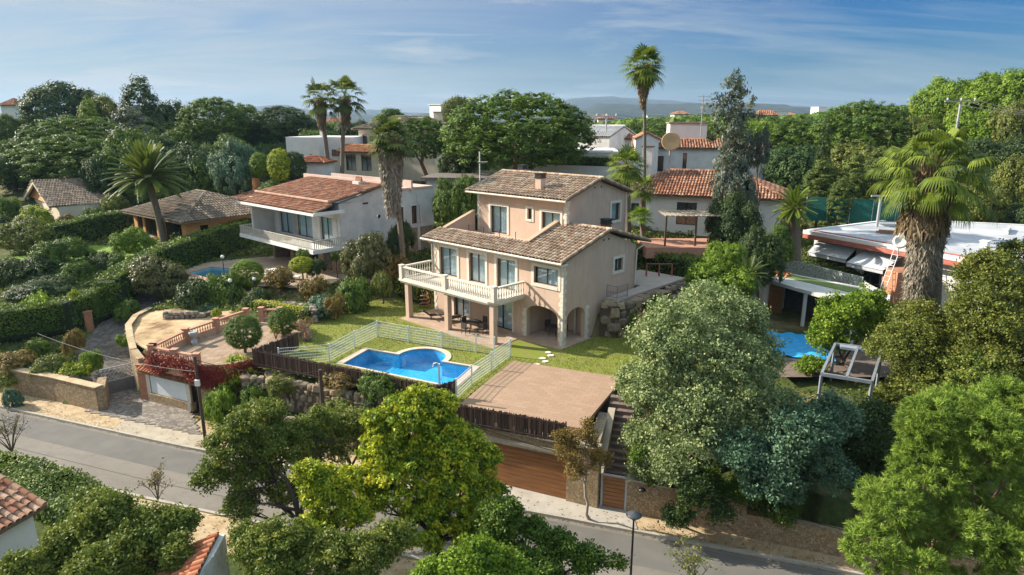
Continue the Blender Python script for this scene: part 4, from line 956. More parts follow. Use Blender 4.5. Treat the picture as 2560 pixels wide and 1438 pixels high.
# ================================================================ pool of the villa
m_pool=Mstone('blue_pool_mosaic',[(0,(.015,.36,.66)),(.5,(.02,.42,.74)),(1,(.03,.48,.8))],7,(.06,.5,.78),rnd_=0,edge=.03,bd=.001)
m_coping=M('pool_coping',(.5,.4,.31),(.6,.5,.4),3,.85,.2,30,.01)
def mwater(name,tint,refl=.1,sc_=3.):
    m,nt,b=nmat(name); o=nt.nodes['Material Output']; t=nt.nodes.new('ShaderNodeBsdfTransparent'); t.inputs[0].default_value=c4(tint)
    g=nt.nodes.new('ShaderNodeBsdfGlossy'); g.inputs['Roughness'].default_value=.03; bm=nt.nodes.new('ShaderNodeBump'); bm.inputs['Strength'].default_value=.25; bm.inputs['Distance'].default_value=.05
    nt.links.new(noise(nt,sc_,3,.5,objvec(nt)),bm.inputs['Height']); nt.links.new(bm.outputs[0],g.inputs['Normal'])
    fr=nt.nodes.new('ShaderNodeLayerWeight'); fr.inputs[0].default_value=.5; nt.links.new(bm.outputs[0],fr.inputs['Normal'])
    x=nt.nodes.new('ShaderNodeMixShader'); nt.links.new(math_(nt,'ADD',math_(nt,'MULTIPLY',math_(nt,'POWER',fr.outputs[1],4.),.45),.02+refl*.3),x.inputs[0]); nt.links.new(t.outputs[0],x.inputs[1]); nt.links.new(g.outputs[0],x.inputs[2]); nt.links.new(x.outputs[0],o.inputs[0]); return m
po=thing('swimming_pool','deep blue rectangular swimming pool with a round bay, in front of the villa','swimming pool',(cxp,cyp,0)); O=(cxp,cyp)
loc=[(p[0]-O[0],p[1]-O[1]) for p in POOLC]; pc=(PC[0]-O[0],PC[1]-O[1])
# outline: rectangle united with the circle, sampled
def union_outline(rect,c,r,n=240,grow=0.):
    cx=sum(p[0] for p in rect)/4;cy=sum(p[1] for p in rect)/4; rp=polygrow(rect,grow*1.3); out=[]
    for i in range(n):
        a=2*math.pi*i/n; d=(math.cos(a),math.sin(a)); best=0
        for k in range(4):
            x0,y0=rp[k];x1,y1=rp[(k+1)%4]; ex,ey=x1-x0,y1-y0; den=d[0]*ey-d[1]*ex
            if abs(den)>1e-9:
                t=((x0-cx)*ey-(y0-cy)*ex)/den; u=((x0-cx)*d[1]-(y0-cy)*d[0])/den
                if t>0 and -1e-6<=u<=1+1e-6: best=max(best,t)
        fx,fy=c[0]-cx,c[1]-cy; B=fx*d[0]+fy*d[1]; D=B*B-(fx*fx+fy*fy-(r+grow)**2)
        if D>0 and B+math.sqrt(D)>best: best=B+math.sqrt(D)
        out.append((cx+d[0]*best,cy+d[1]*best))
    return out
inn=union_outline(loc,pc,PR); outr=union_outline(loc,pc,PR,grow=.34); n=len(inn)
mb=MB(); vs=[(x,y,.0) for x,y in inn]+[(x,y,-.95) for x,y in inn]; mb.add(vs,[(i,n+i,n+(i+1)%n,(i+1)%n) for i in range(n)]); mb.add([(x,y,-.95) for x,y in inn],[tuple(range(n))])
build(mb,'basin',m_pool,po)
mb=MB(); vs=[(x,y,.045) for x,y in inn]+[(x,y,.045) for x,y in outr]+[(x,y,-.1) for x,y in inn]+[(x,y,-.1) for x,y in outr]
mb.add(vs,[f for i in range(n) for f in ((i,n+i,n+(i+1)%n,(i+1)%n),(i,(i+1)%n,2*n+(i+1)%n,2*n+i),(n+i,3*n+i,3*n+(i+1)%n,n+(i+1)%n))]); build(mb,'coping',m_coping,po)
wt=MB(); wt.add([(x,y,-.1) for x,y in union_outline(loc,pc,PR,grow=.02)],[tuple(range(n))]); build(wt,'water',mwater('pool_water',(.7,.93,1.),.0,1.6),po)
# white mesh fence
m_wfence=M('white_wire_mesh',(.62,.64,.6),(.72,.73,.7),3,.6)
fence_px=[(620+480/3.594,720+665/3.594),(620+735/3.594,720+665/3.594),(620+960/3.594,720+540/3.594),(620+1165/3.594,720+440/3.594),(620+1443/3.594,720+490/3.594),(620+1740/3.594,720+540/3.594),(620+2050/3.594,720+580/3.594),(620+2215/3.594,720+600/3.594)]
FP=[P(*p,0) for p in fence_px]; FP[0]=(-14.2,37.2,0)
def meshfence(pts,label,hh=1.15):
    t=thing('pool_fence',label,'fence',pts[0],0,'white pool fences'); O=Vector(pts[0])
    for a,b in zip(pts,pts[1:]):
        a=Vector(a)-O;b=Vector(b)-O; mb=MB(); L=(b-a).length; d=(b-a)/L
        k=int(L/.1)
        for i in range(1,k): p=a+d*L*i/k; mb.obox(p-d*.005,p+d*.005,.01,.05,hh)
        for z in (.08,.25,.42,.6,.78,.95,hh): mb.obox(a,b,.02,z-.008,z+.008)
        build(mb,'mesh_panel',m_wfence,t)
    for p in pts: p=Vector(p)-O; mb=MB(); mb.box(p.x-.04,p.x+.04,p.y-.04,p.y+.04,0,hh+.06); build(mb,'post',m_wfence,t)
meshfence(FP,'white wire mesh fence along the lawn and villa side of the pool')
meshfence([(-3.0,32.35,0),(-2.29,34.36,0),(-1.22,36.47,0),(-.09,38.93,0)],'white wire mesh fence between the pool and the garage roof')
# brown heather fences
m_heather=Mtile('heather_sticks',[(0,(.035,.022,.018)),(.5,(.075,.045,.035)),(1,(.13,.085,.06))],(.05,.04,.035),.4,2)
m_rust=M('dark_rail',(.06,.035,.03),(.1,.06,.05),5,.8)
def heather(pts,label,hh=1.05,zlow=0.):
    t=thing('heather_fence',label,'fence',pts[0],0,'brown heather fences'); O=Vector(pts[0])
    for a,b in zip(pts,pts[1:]):
        a=Vector(a)-O;b=Vector(b)-O; L=math.hypot(b.x-a.x,b.y-a.y); d=(b-a)/L; k=int(L/.045); mb=MB(); mr=MB()
        for i in range(k):
            p=a+d*L*i/k; n_=Vector((-d.y,d.x,0))*rnd.uniform(-.02,.02); q=p+d*.04; mb.obox(p+n_,q+n_,.03,p.z-zlow,p.z+hh+rnd.uniform(-.07,.04))
        build(mb,'stick_panel',m_heather,t)
        for z in (.12,hh-.1): mr.obox(a+Vector((0,0,0)),b,.07,a.z+z-.02,a.z+z+.02,z0b=b.z+z-.02,z1b=b.z+z+.02)
        build(mr,'rail',m_rust,t)
    for p in pts: p=Vector(p)-O; mb=MB(); mb.tube([p+Vector((0,0,-zlow)),p+Vector((0,0,hh+.05))],.04,6); build(mb,'post',m_rust,t)
heather([(-14.0,40.2,.1),(-15.75,37.15,.1),(-14.4,36.65,.05),(-11,35.1,0),(-7.5,33.5,0),(-4.0,31.85,0),(-3.05,32.5,0)],'dark brown heather fence along the road side of the pool garden')
heather([(-4.0,31.75,-.05),(-3.75,30.05,-.05),(-.9,28.95,-.05),(2.5,27.55,-.05)],'dark brown heather fence above the wooden garage door')
# rock bank under the pool fence
boulder_wall([(-16.2,36.3),(-14.1,35.8),(-10.8,34.4),(-7.4,32.9),(-4.4,31.4)],-1.9,-.2,.42,'rough rock retaining wall below the brown heather fence',m_boulder)
boulder_wall([(-15.6,34.9),(-12.5,33.7),(-9,32.5),(-5.2,31.0)],-3.0,-1.95,.38,'lower row of rough rocks on the bank beside the road verge','x'and m_boulder)
# ---- garage
m_field=Mstone('golden_rubble',[(0,(.33,.22,.11)),(.3,(.42,.3,.17)),(.6,(.5,.38,.23)),(1,(.3,.2,.12))],9,(.24,.18,.12),bd=.05)
m_slab=M('garage_roof_tiles',(.45,.3,.18),(.54,.37,.23),1.2,.85,.15,30,.005,c3=(.5,.36,.25))
m,nt,b=nmat('sandstone_roof_paving'); sock(b,'Roughness',.85); v=objvec(nt,(1,1,1),R(23)); br=nt.nodes.new('ShaderNodeTexBrick'); br.inputs['Scale'].default_value=1.
br.inputs['Brick Width'].default_value=.6; br.inputs['Row Height'].default_value=.3; br.inputs['Mortar Size'].default_value=.008; nt.links.new(v,br.inputs['Vector'])
br.inputs['Color1'].default_value=(.3,.185,.115,1); br.inputs['Color2'].default_value=(.365,.235,.155,1); br.inputs['Mortar'].default_value=(.17,.11,.07,1)
nt.links.new(mix(nt,ramp(nt,noise(nt,.9,8,.7,v),[(.35,(0,0,0)),(.7,(.6,.6,.6))]),br.outputs[0],(.26,.185,.11)),b.inputs['Base Color']); m_slab=m
G=thing('garage','garage with flat sandstone-tiled roof terrace and a wide wooden door','garage',(0,30,0))
mb=MB(); gp=[(.02,37.94),(6.46,35.16),(3.34,28.75),(-2.82,31.4)]; mb.prism(gp,-.08,.1); build(mb,'roof_terrace',m_slab,G,True)
mb=MB(); mb.prism([(.03,37.9),(6.36,35.1),(3.24,28.8),(-2.75,31.4)],-3.0,-.085); build(mb,'body',M('dark_brown_fascia',(.07,.035,.025),(.11,.06,.045),4),G,True)
e=Vector((4.10+.0-(-.9),26.99-29.18,0)).normalized()
fx=lambda s:(-.9+e.x*s,29.1+e.y*s)   # facade line, s metres from x=-.9
nrm=Vector((e.y,-e.x,0))
def facade(a,d,z): x,y=fx(a); return (x-nrm.x*d,y-nrm.y*d,z)
mb=MB(); wall(mb,facade,-3.1,5.35,-3.3,-.1,[(-1.3,3.8,-3.3,-.78)],.5); build(mb,'wall',m_field,G,True)
mb=MB(); q0,q1=fx(-3.1),fx(5.35); mb.obox((q0[0]-nrm.x*.2,q0[1]-nrm.y*.2),(q1[0]-nrm.x*.2,q1[1]-nrm.y*.2),.62,-.098,-.02); q0,q1=fx(-1.6),fx(4.1); mb.obox((q0[0]+nrm.x*.03,q0[1]+nrm.y*.03),(q1[0]+nrm.x*.03,q1[1]+nrm.y*.03),.06,-.78,-.5); build(mb,'lintel',M('stained_concrete',(.26,.22,.17),(.4,.35,.27),2.5,.9,.4,20),G,True)
m_wood,nt,b=nmat('varnished_wood'); sock(b,'Roughness',.45); v=objvec(nt,(.7,.7,9)); c=ramp(nt,noise(nt,1.6,8,.6,v),[(.3,(.17,.065,.02)),(.55,(.25,.1,.03)),(.8,(.32,.145,.05))]); nt.links.new(c,b.inputs['Base Color']); bump(nt,b,noise(nt,3,5,.6,v),.3,.01)
mb=MB()
for i in range(10):
    a0,a1=fx(-1.3),fx(3.8); z=-3.08+i*.23; mb.obox((a0[0]-nrm.x*.14,a0[1]-nrm.y*.14),(a1[0]-nrm.x*.14,a1[1]-nrm.y*.14),.06,z,z+.215)
mb.obox((a0[0]-nrm.x*.18,a0[1]-nrm.y*.18),(a1[0]-nrm.x*.18,a1[1]-nrm.y*.18),.05,-3.1,-.8); build(mb,'garage_door',m_wood,G,True)
# stair, gate, walls right of the garage
ST=thing('garden_stairs','dark stone stairs climbing from the small wooden gate to the lawn','stairs',(4.9,28,-3.1)); mb=MB()
for i in range(15):
    t=i/14; c0=(4.72+1.25*t-.1,27.9+4.5*t); z=-3.1+.215*(i+1); dv=Vector((.27,.96,0)); sv=Vector((.93,-.3,0))
    p0=Vector((c0[0]-.55*.93,c0[1]+.55*.3,0)); p1=p0+sv*1.35; mb.obox(p0,p1,.36,-3.2,z)
build(mb,'steps',M('dark_stair_tiles',(.12,.085,.07),(.2,.15,.12),3,.85,.3,20),ST,True)
mb=MB(); mb.obox((4.05,27.4),(5.25,31.4),.3,-3.2,-2.0,z1b=-.1); build(mb,'side_wall',m_field,ST,True)
mb=MB(); mb.obox((4.05,27.4),(5.25,31.4),.36,-1.996,-1.93,z0b=-.096,z1b=-.03); build(mb,'coping',m_pave,ST,True)
m_brickred=M('red_painted_wood',(.32,.09,.06),(.42,.14,.1),3,.7)
PB=thing('planter_bed','narrow raised planter between the garage roof and the stairs','planter',(4.3,29.5,-.2)); mb=MB(); mb.prism([(3.7,28.4),(4.2,28.2),(5.1,31.4),(4.6,31.6)],-3,-.35); build(mb,'bed',M('planter_stone',(.2,.16,.11),(.32,.26,.18),3),PB,True)
rail_thin('stair_railing',[(6.3,28.6,-2.0),(6.75,29.9,-1.1),(7.2,31.1,-.4)],'red and white railing on the right side of the dark stone stairs','railing',.85,m_brickred)
GT=thing('garden_gate','small varnished wooden garden gate between two stone walls by the road','gate',(4.75,27.0,-3.1)); mb=MB()
for i in range(8): mb.obox((4.28,27.14),(5.24,26.82),.05,-3.05+i*.2,-2.865+i*.2)
build(mb,'gate_leaf',m_wood,GT,True); mb=MB(); mb.obox((4.18,27.17),(4.27,27.14),.1,-3.1,-1.4); mb.obox((5.25,26.82),(5.34,26.79),.1,-3.1,-1.4); mb.obox((4.27,27.14),(5.25,26.82),.1,-1.45,-1.38); build(mb,'gate_frame',m_grey,GT,True)
def stonewall(pts,ztop,th,label,mat=m_field,zb=-3.3,cop=None,name='stone_wall',ct=.08):
    t=thing(name,label,'wall',(pts[0][0],pts[0][1],zb)); zt=ztop if isinstance(ztop,(list,tuple)) else [ztop]*len(pts)
    mb=MB(); mc=MB()
    for i,(a,b) in enumerate(zip(pts,pts[1:])):
        mb.obox(a,b,th,zb,zt[i],z1b=zt[i+1],ext=th*.2)
        mc.obox(a,b,th+.08,zt[i]+.003,zt[i]+ct,z0b=zt[i+1]+.003,z1b=zt[i+1]+ct,ext=th*.2+.02)
    build(mb,'stonework',mat,t,True)
    if cop: build(mc,'coping',cop,t,True)
    return t
stonewall([(5.45,26.95),(7.3,26.2),(10.2,25.1)],-1.5,.45,'golden rubble wall with a black lamp right of the small wooden gate',cop=m_pave)
stonewall([(10.3,25.0),(14,23.6),(20,21.4),(30,17.8)],-2.0,.4,'low shaded rubble wall under the big silver-green tree by the road')
WL=thing('wall_lamp','black wall lamp fixed near the top of the rubble wall beside the gate','wall lamp',(5.95,26.45,-1.8)); mb=MB(); mb.box(-.03,.03,0,.2,.0,.06); build(mb,'bracket',m_frame,WL); mb=MB(); mb.lathe((0,-.05,-.05),[(.02,.16),(.16,.1),(.17,.06),(.1,0)],10); build(mb,'lamp_shade',m_frame,WL)
# street lamp on the near verge
SL=thing('street_lamp','dark street lamp with a flat disc head on the near side of the road','street lamp',(4.55,21.3,-3.2)); mb=MB(); mb.tube([(0,0,0),(0,0,.9),(0,0,3.35)],[.06,.045,.035],8); build(mb,'pole',m_frame,SL)
mb=MB(); mb.lathe((0,0,3.3),[(.05,0),(.07,.05),(.27,.2),(.3,.23),(.26,.27),(.08,.34),(.03,.36)],18); build(mb,'lamp_head',M('lamp_hood',(.05,.055,.06),rough=.45),SL)
# shower pole
SP=thing('pool_shower','white pole with a curved arm behind the pool end of the brown fence','shower',(-3.85,32.1,0)); mb=MB(); mb.box(-.05,.05,-.05,.05,0,2.15); build(mb,'pole',m_white,SP)
mb=MB(); mb.tube([(0,0,2.1),(-.12,0,2.2),(-.28,.05,2.15),(-.33,.05,1.95)],.03,6); build(mb,'arm',m_white,SP)
# poles and wires
m_pole=M('dark_pole_wood',(.05,.035,.025),(.1,.07,.05),5,.9,.4,20,vs=(1,1,.2))
UP=thing('utility_pole','slim dark utility pole on the verge left of the road tree','utility pole',(-17.2,33.1,-3.2)); 
mb=MB(); mb.tube([(0,0,0),(0,0,5.4)],[.1,.075],8); build(mb,'pole',m_pole,UP); mb=MB(); mb.box(-.12,.12,-.15,.0,3.7,4.05); build(mb,'box',m_white,UP)
UP2=thing('utility_pole','dark pole with conduit standing at the foot of the rock wall','utility pole',(-10.4,32.9,-2.9)); mb=MB(); mb.tube([(0,0,0),(0,0,4.4)],[.13,.1],8); build(mb,'pole',m_pole,UP2)
def wire(a,b,sag,label,r=.018,n=14):
    mb=MB(); a=Vector(a);b=Vector(b); mb.tube([a.lerp(b,i/n)-Vector((0,0,sag*4*(i/n)*(1-i/n))) for i in range(n+1)],r,4,cap=False)
    o=build(mb,'overhead_wire',m_frame); return tag(o,label,'wire')
wire((-17.2,33.1,2.0),(-10.4,32.9,1.4),.4,'thin wire from the slim utility pole to the dark pole by the rocks')
wire((-10.4,32.9,1.3),(30,16,-1.4),1.2,'long thin wire running past the silver-green tree along the road')
wire((-17.2,33.1,1.3),(-30,39,1.5),.4,'thin wire left of the slim utility pole over the driveway apron')
# ================================================================ left plot by the road
m_wallL=Mstone('tan_rubble',[(0,(.3,.21,.11)),(.3,(.4,.29,.17)),(.6,(.48,.36,.22)),(1,(.26,.19,.12))],9,(.22,.17,.11),bd=.05)
stonewall([(-60,50.6),(-45,45.0),(-33.7,40.7),(-29.5,39.2),(-25.9,37.7)],[-1.2,-1.3,-1.5,-1.5,-1.55],.5,'long tan rubble wall beside the road left of the driveway',m_wallL,cop=m_dirt,ct=.05)
stonewall([(-25.75,37.7),(-26.6,39.3)],-1.6,.5,'short return of the tan rubble wall at the driveway mouth',m_wallL)
stonewall([(-24.1,39.6),(-25.1,40.6),(-26.3,42.4),(-27.9,45.0),(-28.6,47.2),(-28.5,49)],[-.4,-.1,.1,.15,.2,.25],.35,'curved retaining wall between the driveway and the dry sand plot',m_wallL,cop=m_dirt,ct=.05)
DG=thing('driveway_gate','grey driveway gate with curling ironwork above a solid panel','gate',(-26.3,40.4,-3.1)); a,b_=(-27.0,39.75),(-25.3,41.35)
mb=MB(); mb.obox(a,b_,.05,-3.05,-2.2); build(mb,'panel',M('grey_gate_metal',(.13,.125,.12),(.19,.18,.17),4,.6),DG,True)
mb=MB(); mb.obox(a,b_,.06,-1.3,-1.24); mb.obox(a,b_,.06,-2.2,-2.15)
for i in range(9):
    for r_ in range(3):
        t=(i+.5)/9; x,y=a[0]+(b_[0]-a[0])*t,a[1]+(b_[1]-a[1])*t; z=-2.03+r_*.28; dx,dy=(b_[0]-a[0])/2.33,(b_[1]-a[1])/2.33
        mb.tube([(x+dx*.12*math.cos(k*.9),y+dy*.12*math.cos(k*.9),z+.13*math.sin(k*.9)) for k in range(8)],.018,4,cap=False)
build(mb,'ironwork',m_grey,DG,True)
m_brick=M('orange_brick',(.33,.14,.08),(.45,.22,.13),6,.9,.4,30)
for x,y,z0,z1,lb in ((-24.0,39.5,-3.1,-.75,'orange brick gate pillar beside the white panel'),(-25.25,41.5,-3.0,-1.0,'short brick pillar at the far end of the driveway gate')):
    mb=MB(); mb.box(x-.25,x+.25,y-.25,y+.25,z0,z1); mb.box(x-.3,x+.3,y-.3,y+.3,z1,z1+.07); o=build(mb,'brick_pillar',m_brick); tag(o,lb,'pillar')
for i,(x,y,z) in enumerate(((-33.4,47.2,-.9),(-32.5,47.6,-.9))):
    mb=MB(); mb.box(x-.2,x+.2,y-.2,y+.2,z-.6,z+1.25); mb.box(x-.25,x+.25,y-.25,y+.25,z+1.25,z+1.33); o=build(mb,'brick_pillar',m_brick); tag(o,('left','right')[i]+' one of two slim brick pillars in front of the long hedge','pillar')
# porch with white door board under a small tiled roof, balustraded court above
CT=thing('carport','low carport with a white door, tiled eave and a balustraded court on top','carport',(-20.5,38.5,-3.1))
mb=MB(); mb.prism([(-22.4,39.6),(-20.0,38.3),(-18.9,36.6),(-16.9,36.8),(-17.5,38.5),(-21.5,40)],-3.2,-.02); build(mb,'wall',m_wallL,CT,True)
mb=MB(); mb.obox((-23.5,39.1),(-19.9,37.5),.3,-3.1,-2.55); build(mb,'plinth',m_wallL,CT,True)
mb=MB(); mb.obox((-23.3,39.05),(-20.3,37.65),.08,-2.52,-1.0); build(mb,'white_door',M('white_door_paint',(.55,.6,.62),(.66,.69,.7),2,.6),CT,True)
mb=MB(); 
for q in ((-23.5,39.15),(-20.15,37.55)): mb.box(q[0]-.12,q[0]+.12,q[1]-.12,q[1]+.12,-3.1,-.85)
build(mb,'post',m_trim,CT,True)
a=Vector((-24.0,39.2,0)); b_=Vector((-19.2,36.95,0)); U=(b_-a).normalized(); Nn=Vector((-U.y,U.x,0)); sp=R(30)
O=a-Nn*.25+Vector((0,0,-1.0)); S=Nn*math.cos(sp)+Vector((0,0,math.sin(sp)))
m_redtile=Mtile('red_roof_tiles',[(0,(.26,.07,.035)),(.4,(.36,.12,.06)),(.8,(.42,.19,.1)),(1,(.3,.1,.05))],(.2,.12,.07),.4,2)
mbx=MB(); 
r_=roof_face(CT,(0,0,0),(1,0,0),(0,1,0),[(0,0),(1,0),(1,.5),(0,.5)],m_redtile,m_pan) if False else None
tO=Vector(O)-Vector(CT.location); roof_face(CT,tO,U,S,[(0,0),((b_-a).length,0),((b_-a).length,1.3),(0,1.3)],m_redtile,m_pan,name='eave_roof',pitch=.28,step=.35)
m_terra=M('terracotta_balustrade',(.4,.19,.12),(.5,.27,.18),4,.85,.3,30)
def bal_wall(pts,zf,label,hh=.95,low=.35,step=.2,mat=m_terra,baseh=None):
    t=thing('balustrade',label,'balustrade',(pts[0][0],pts[0][1],zf)); O=pts[0]; L=[(p[0]-O[0],p[1]-O[1]) for p in pts]; mb=MB(); m2=MB()
    for p,q in zip(L,L[1:]): balustrade_run(t,p,q,low,hh,mat,mb,step,.055,.2); m2.obox(p,q,.26,-.6 if baseh is None else -baseh,low-.003)
    build(mb,'rail',mat,t); build(m2,'base_wall',M('terracotta_render',(.42,.25,.17),(.5,.32,.22),2,.9) ,t)
    for p in L: mb=MB(); mb.box(p[0]-.17,p[0]+.17,p[1]-.17,p[1]+.17,-.6,hh+.08); mb.box(p[0]-.21,p[0]+.21,p[1]-.21,p[1]+.21,hh+.08,hh+.14); build(mb,'pedestal',mat,t)
bal_wall([(-22.45,38.35),(-21.9,41.4),(-20.9,43.7),(-19.75,46.1)],0,'long terracotta balustrade between the sand plot and the brick court')
bal_wall([(-22.45,38.2),(-20.6,37.35),(-18.9,36.6)],0,'terracotta balustrade hung with red creeper above the white door')
bal_wall([(-18.7,46.4),(-17.3,46.4)],0,'short terracotta balustrade piece beside the court entrance pillar')
mb=MB(); mb.obox((-18.8,36.5),(-16.9,36.85),.3,-3.0,.35,ext=.1); mb.obox((-16.9,36.85),(-15.5,38),.3,-2.5,.35,ext=.1); o=build(mb,'garden_wall',m_wallL); tag(o,'curving low wall round the front of the brick court','wall')
UR=thing('stone_urn','grey stone urn on a plinth in front of the terracotta balustrade','urn',(-21.3,41.2,0)); mb=MB(); mb.lathe((0,0,0),[(.2,0),(.2,.3),(.12,.34),(.1,.45),(.24,.62),(.3,.85),(.26,.9)],12); build(mb,'bowl',m_grey,UR)
# stone borders
boulder_wall([(-26.3,46.9),(-25,46.6),(-23.6,46.9),(-22.6,47.6)],-.1,.5,.3,'low heap of small grey rocks edging the sand plot','x'and m_boulder2,name='rock_border',cat='rocks')
boulder_wall([(-19.3,49.0),(-17.5,48.6),(-15.6,48.0),(-14.6,46.0)],0,.9,.34,'rocky garden border beneath the white house terrace','x'and m_boulder2,name='rock_border',cat='rocks')
boulder_wall([(-15.8,45.0),(-14.6,43.6),(-13.9,41.8)],-.05,.6,.4,'reddish rocks at the left edge of the villa lawn','x'and m_boulder,name='rock_border',cat='rocks')
def globe_lamp(x,y,z,hh,label):
    t=thing('garden_lamp',label,'lamp post',(x,y,z),0,'globe lamps of the white house garden'); mb=MB(); mb.tube([(0,0,0),(0,0,hh-.15)],[.045,.03],7); build(mb,'pole',m_frame,t); mb=MB(); mb.lathe((0,0,hh-.17),[(.05,0),(.13,.06),(.16,.15),(.12,.25),(.04,.3)],12); build(mb,'globe',M('frosted_globe',(.7,.7,.68),rough=.3),t)
globe_lamp(-25.6,56.2,1,1.9,'lamp post with a round globe at the edge of the pale blue pool'); p=P(583,772,.3); globe_lamp(p[0],p[1],.3,2.3,'lamp post with a round globe among dark bushes above the balustrade')
p=Q(636,700,52); globe_lamp(p[0],p[1],.6,p[2]-.5,'low globe lamp beside the round clipped bush')
# pale pool of the white house
o2=(-27.2,58.); p2=thing('swimming_pool','small pale blue pool on the terrace of the white house','swimming pool',(o2[0],o2[1],1)); loc=[(p[0]-o2[0],p[1]-o2[1]) for p in POOL2]; n=5
mb=MB(); mb.add([(x,y,.0) for x,y in loc]+[(x,y,-1.2) for x,y in loc],[(i,n+i,n+(i+1)%n,(i+1)%n) for i in range(n)]+[(5,6,7,8,9)]); build(mb,'basin',M('pale_blue_tiles',(.22,.42,.5),(.3,.5,.57),3),p2)
g2=polygrow(loc,.35); mb=MB(); mb.add([(x,y,.05) for x,y in loc]+[(x,y,.05) for x,y in g2]+[(x,y,-.3) for x,y in g2],[(i,n+i,n+(i+1)%n,(i+1)%n) for i in range(n)]+[(n+i,2*n+i,2*n+(i+1)%n,n+(i+1)%n) for i in range(n)]); build(mb,'coping',m_terra,p2)
mb=MB(); mb.add([(x,y,-.12) for x,y in loc],[tuple(range(5))]); build(mb,'water',mwater('still_water',(.7,.85,.9),.2,.8),p2)
# ================================================================ other houses
m_terrT=Mtile('red_terracotta_tiles',[(0,(.2,.08,.05)),(.3,(.36,.14,.075)),(.6,(.44,.2,.11)),(.85,(.5,.31,.2)),(1,(.28,.14,.09))],(.2,.12,.08),.5,.9)
m_brownT=Mtile('grey_brown_tiles',[(0,(.15,.11,.08)),(.5,(.24,.18,.13)),(1,(.32,.25,.18))],(.13,.12,.09),.5,.6)
m_orangeT=Mtile('orange_tiles',[(0,(.36,.14,.06)),(.5,(.46,.2,.09)),(1,(.5,.28,.15))],(.2,.14,.09),.35,.7)
m_wr=M('weathered_white_render',(.46,.44,.42),(.64,.62,.59),.8,.93,.3,20,.02,lo=.25,hi=.6)
m_orange=M('orange_render',(.5,.24,.09),(.58,.31,.13),1.,.93,.2,30)
m_cream=M('cream_render',(.5,.42,.31),(.6,.52,.4),1.,.93,.2,30)
m_greyflat=M('grey_roof_sheet',(.3,.31,.33),(.46,.47,.48),.35,.8,.2,10,lo=.35,hi=.62)
m_brickwall=Mstone('brown_stone_facing',[(0,(.28,.2,.13)),(.5,(.4,.3,.2)),(1,(.48,.37,.26))],6,(.2,.16,.12),bd=.03)
def roof_poly(par,pts,mt,name='roof_slope',pitch=.3,step=.45,th=.12):
    """pts local 3d, first two = eave left,right seen from outside"""
    A,B=Vector(pts[0]),Vector(pts[1]); U=(B-A).normalized(); c=sum((Vector(p) for p in pts[2:]),Vector())/len(pts[2:])-A; S=(c-U*c.dot(U)).normalized()
    poly=[((Vector(p)-A).dot(U),(Vector(p)-A).dot(S)) for p in pts]
    return roof_face(par,A,U,S,poly,mt,m_pan,th,pitch,step,name)
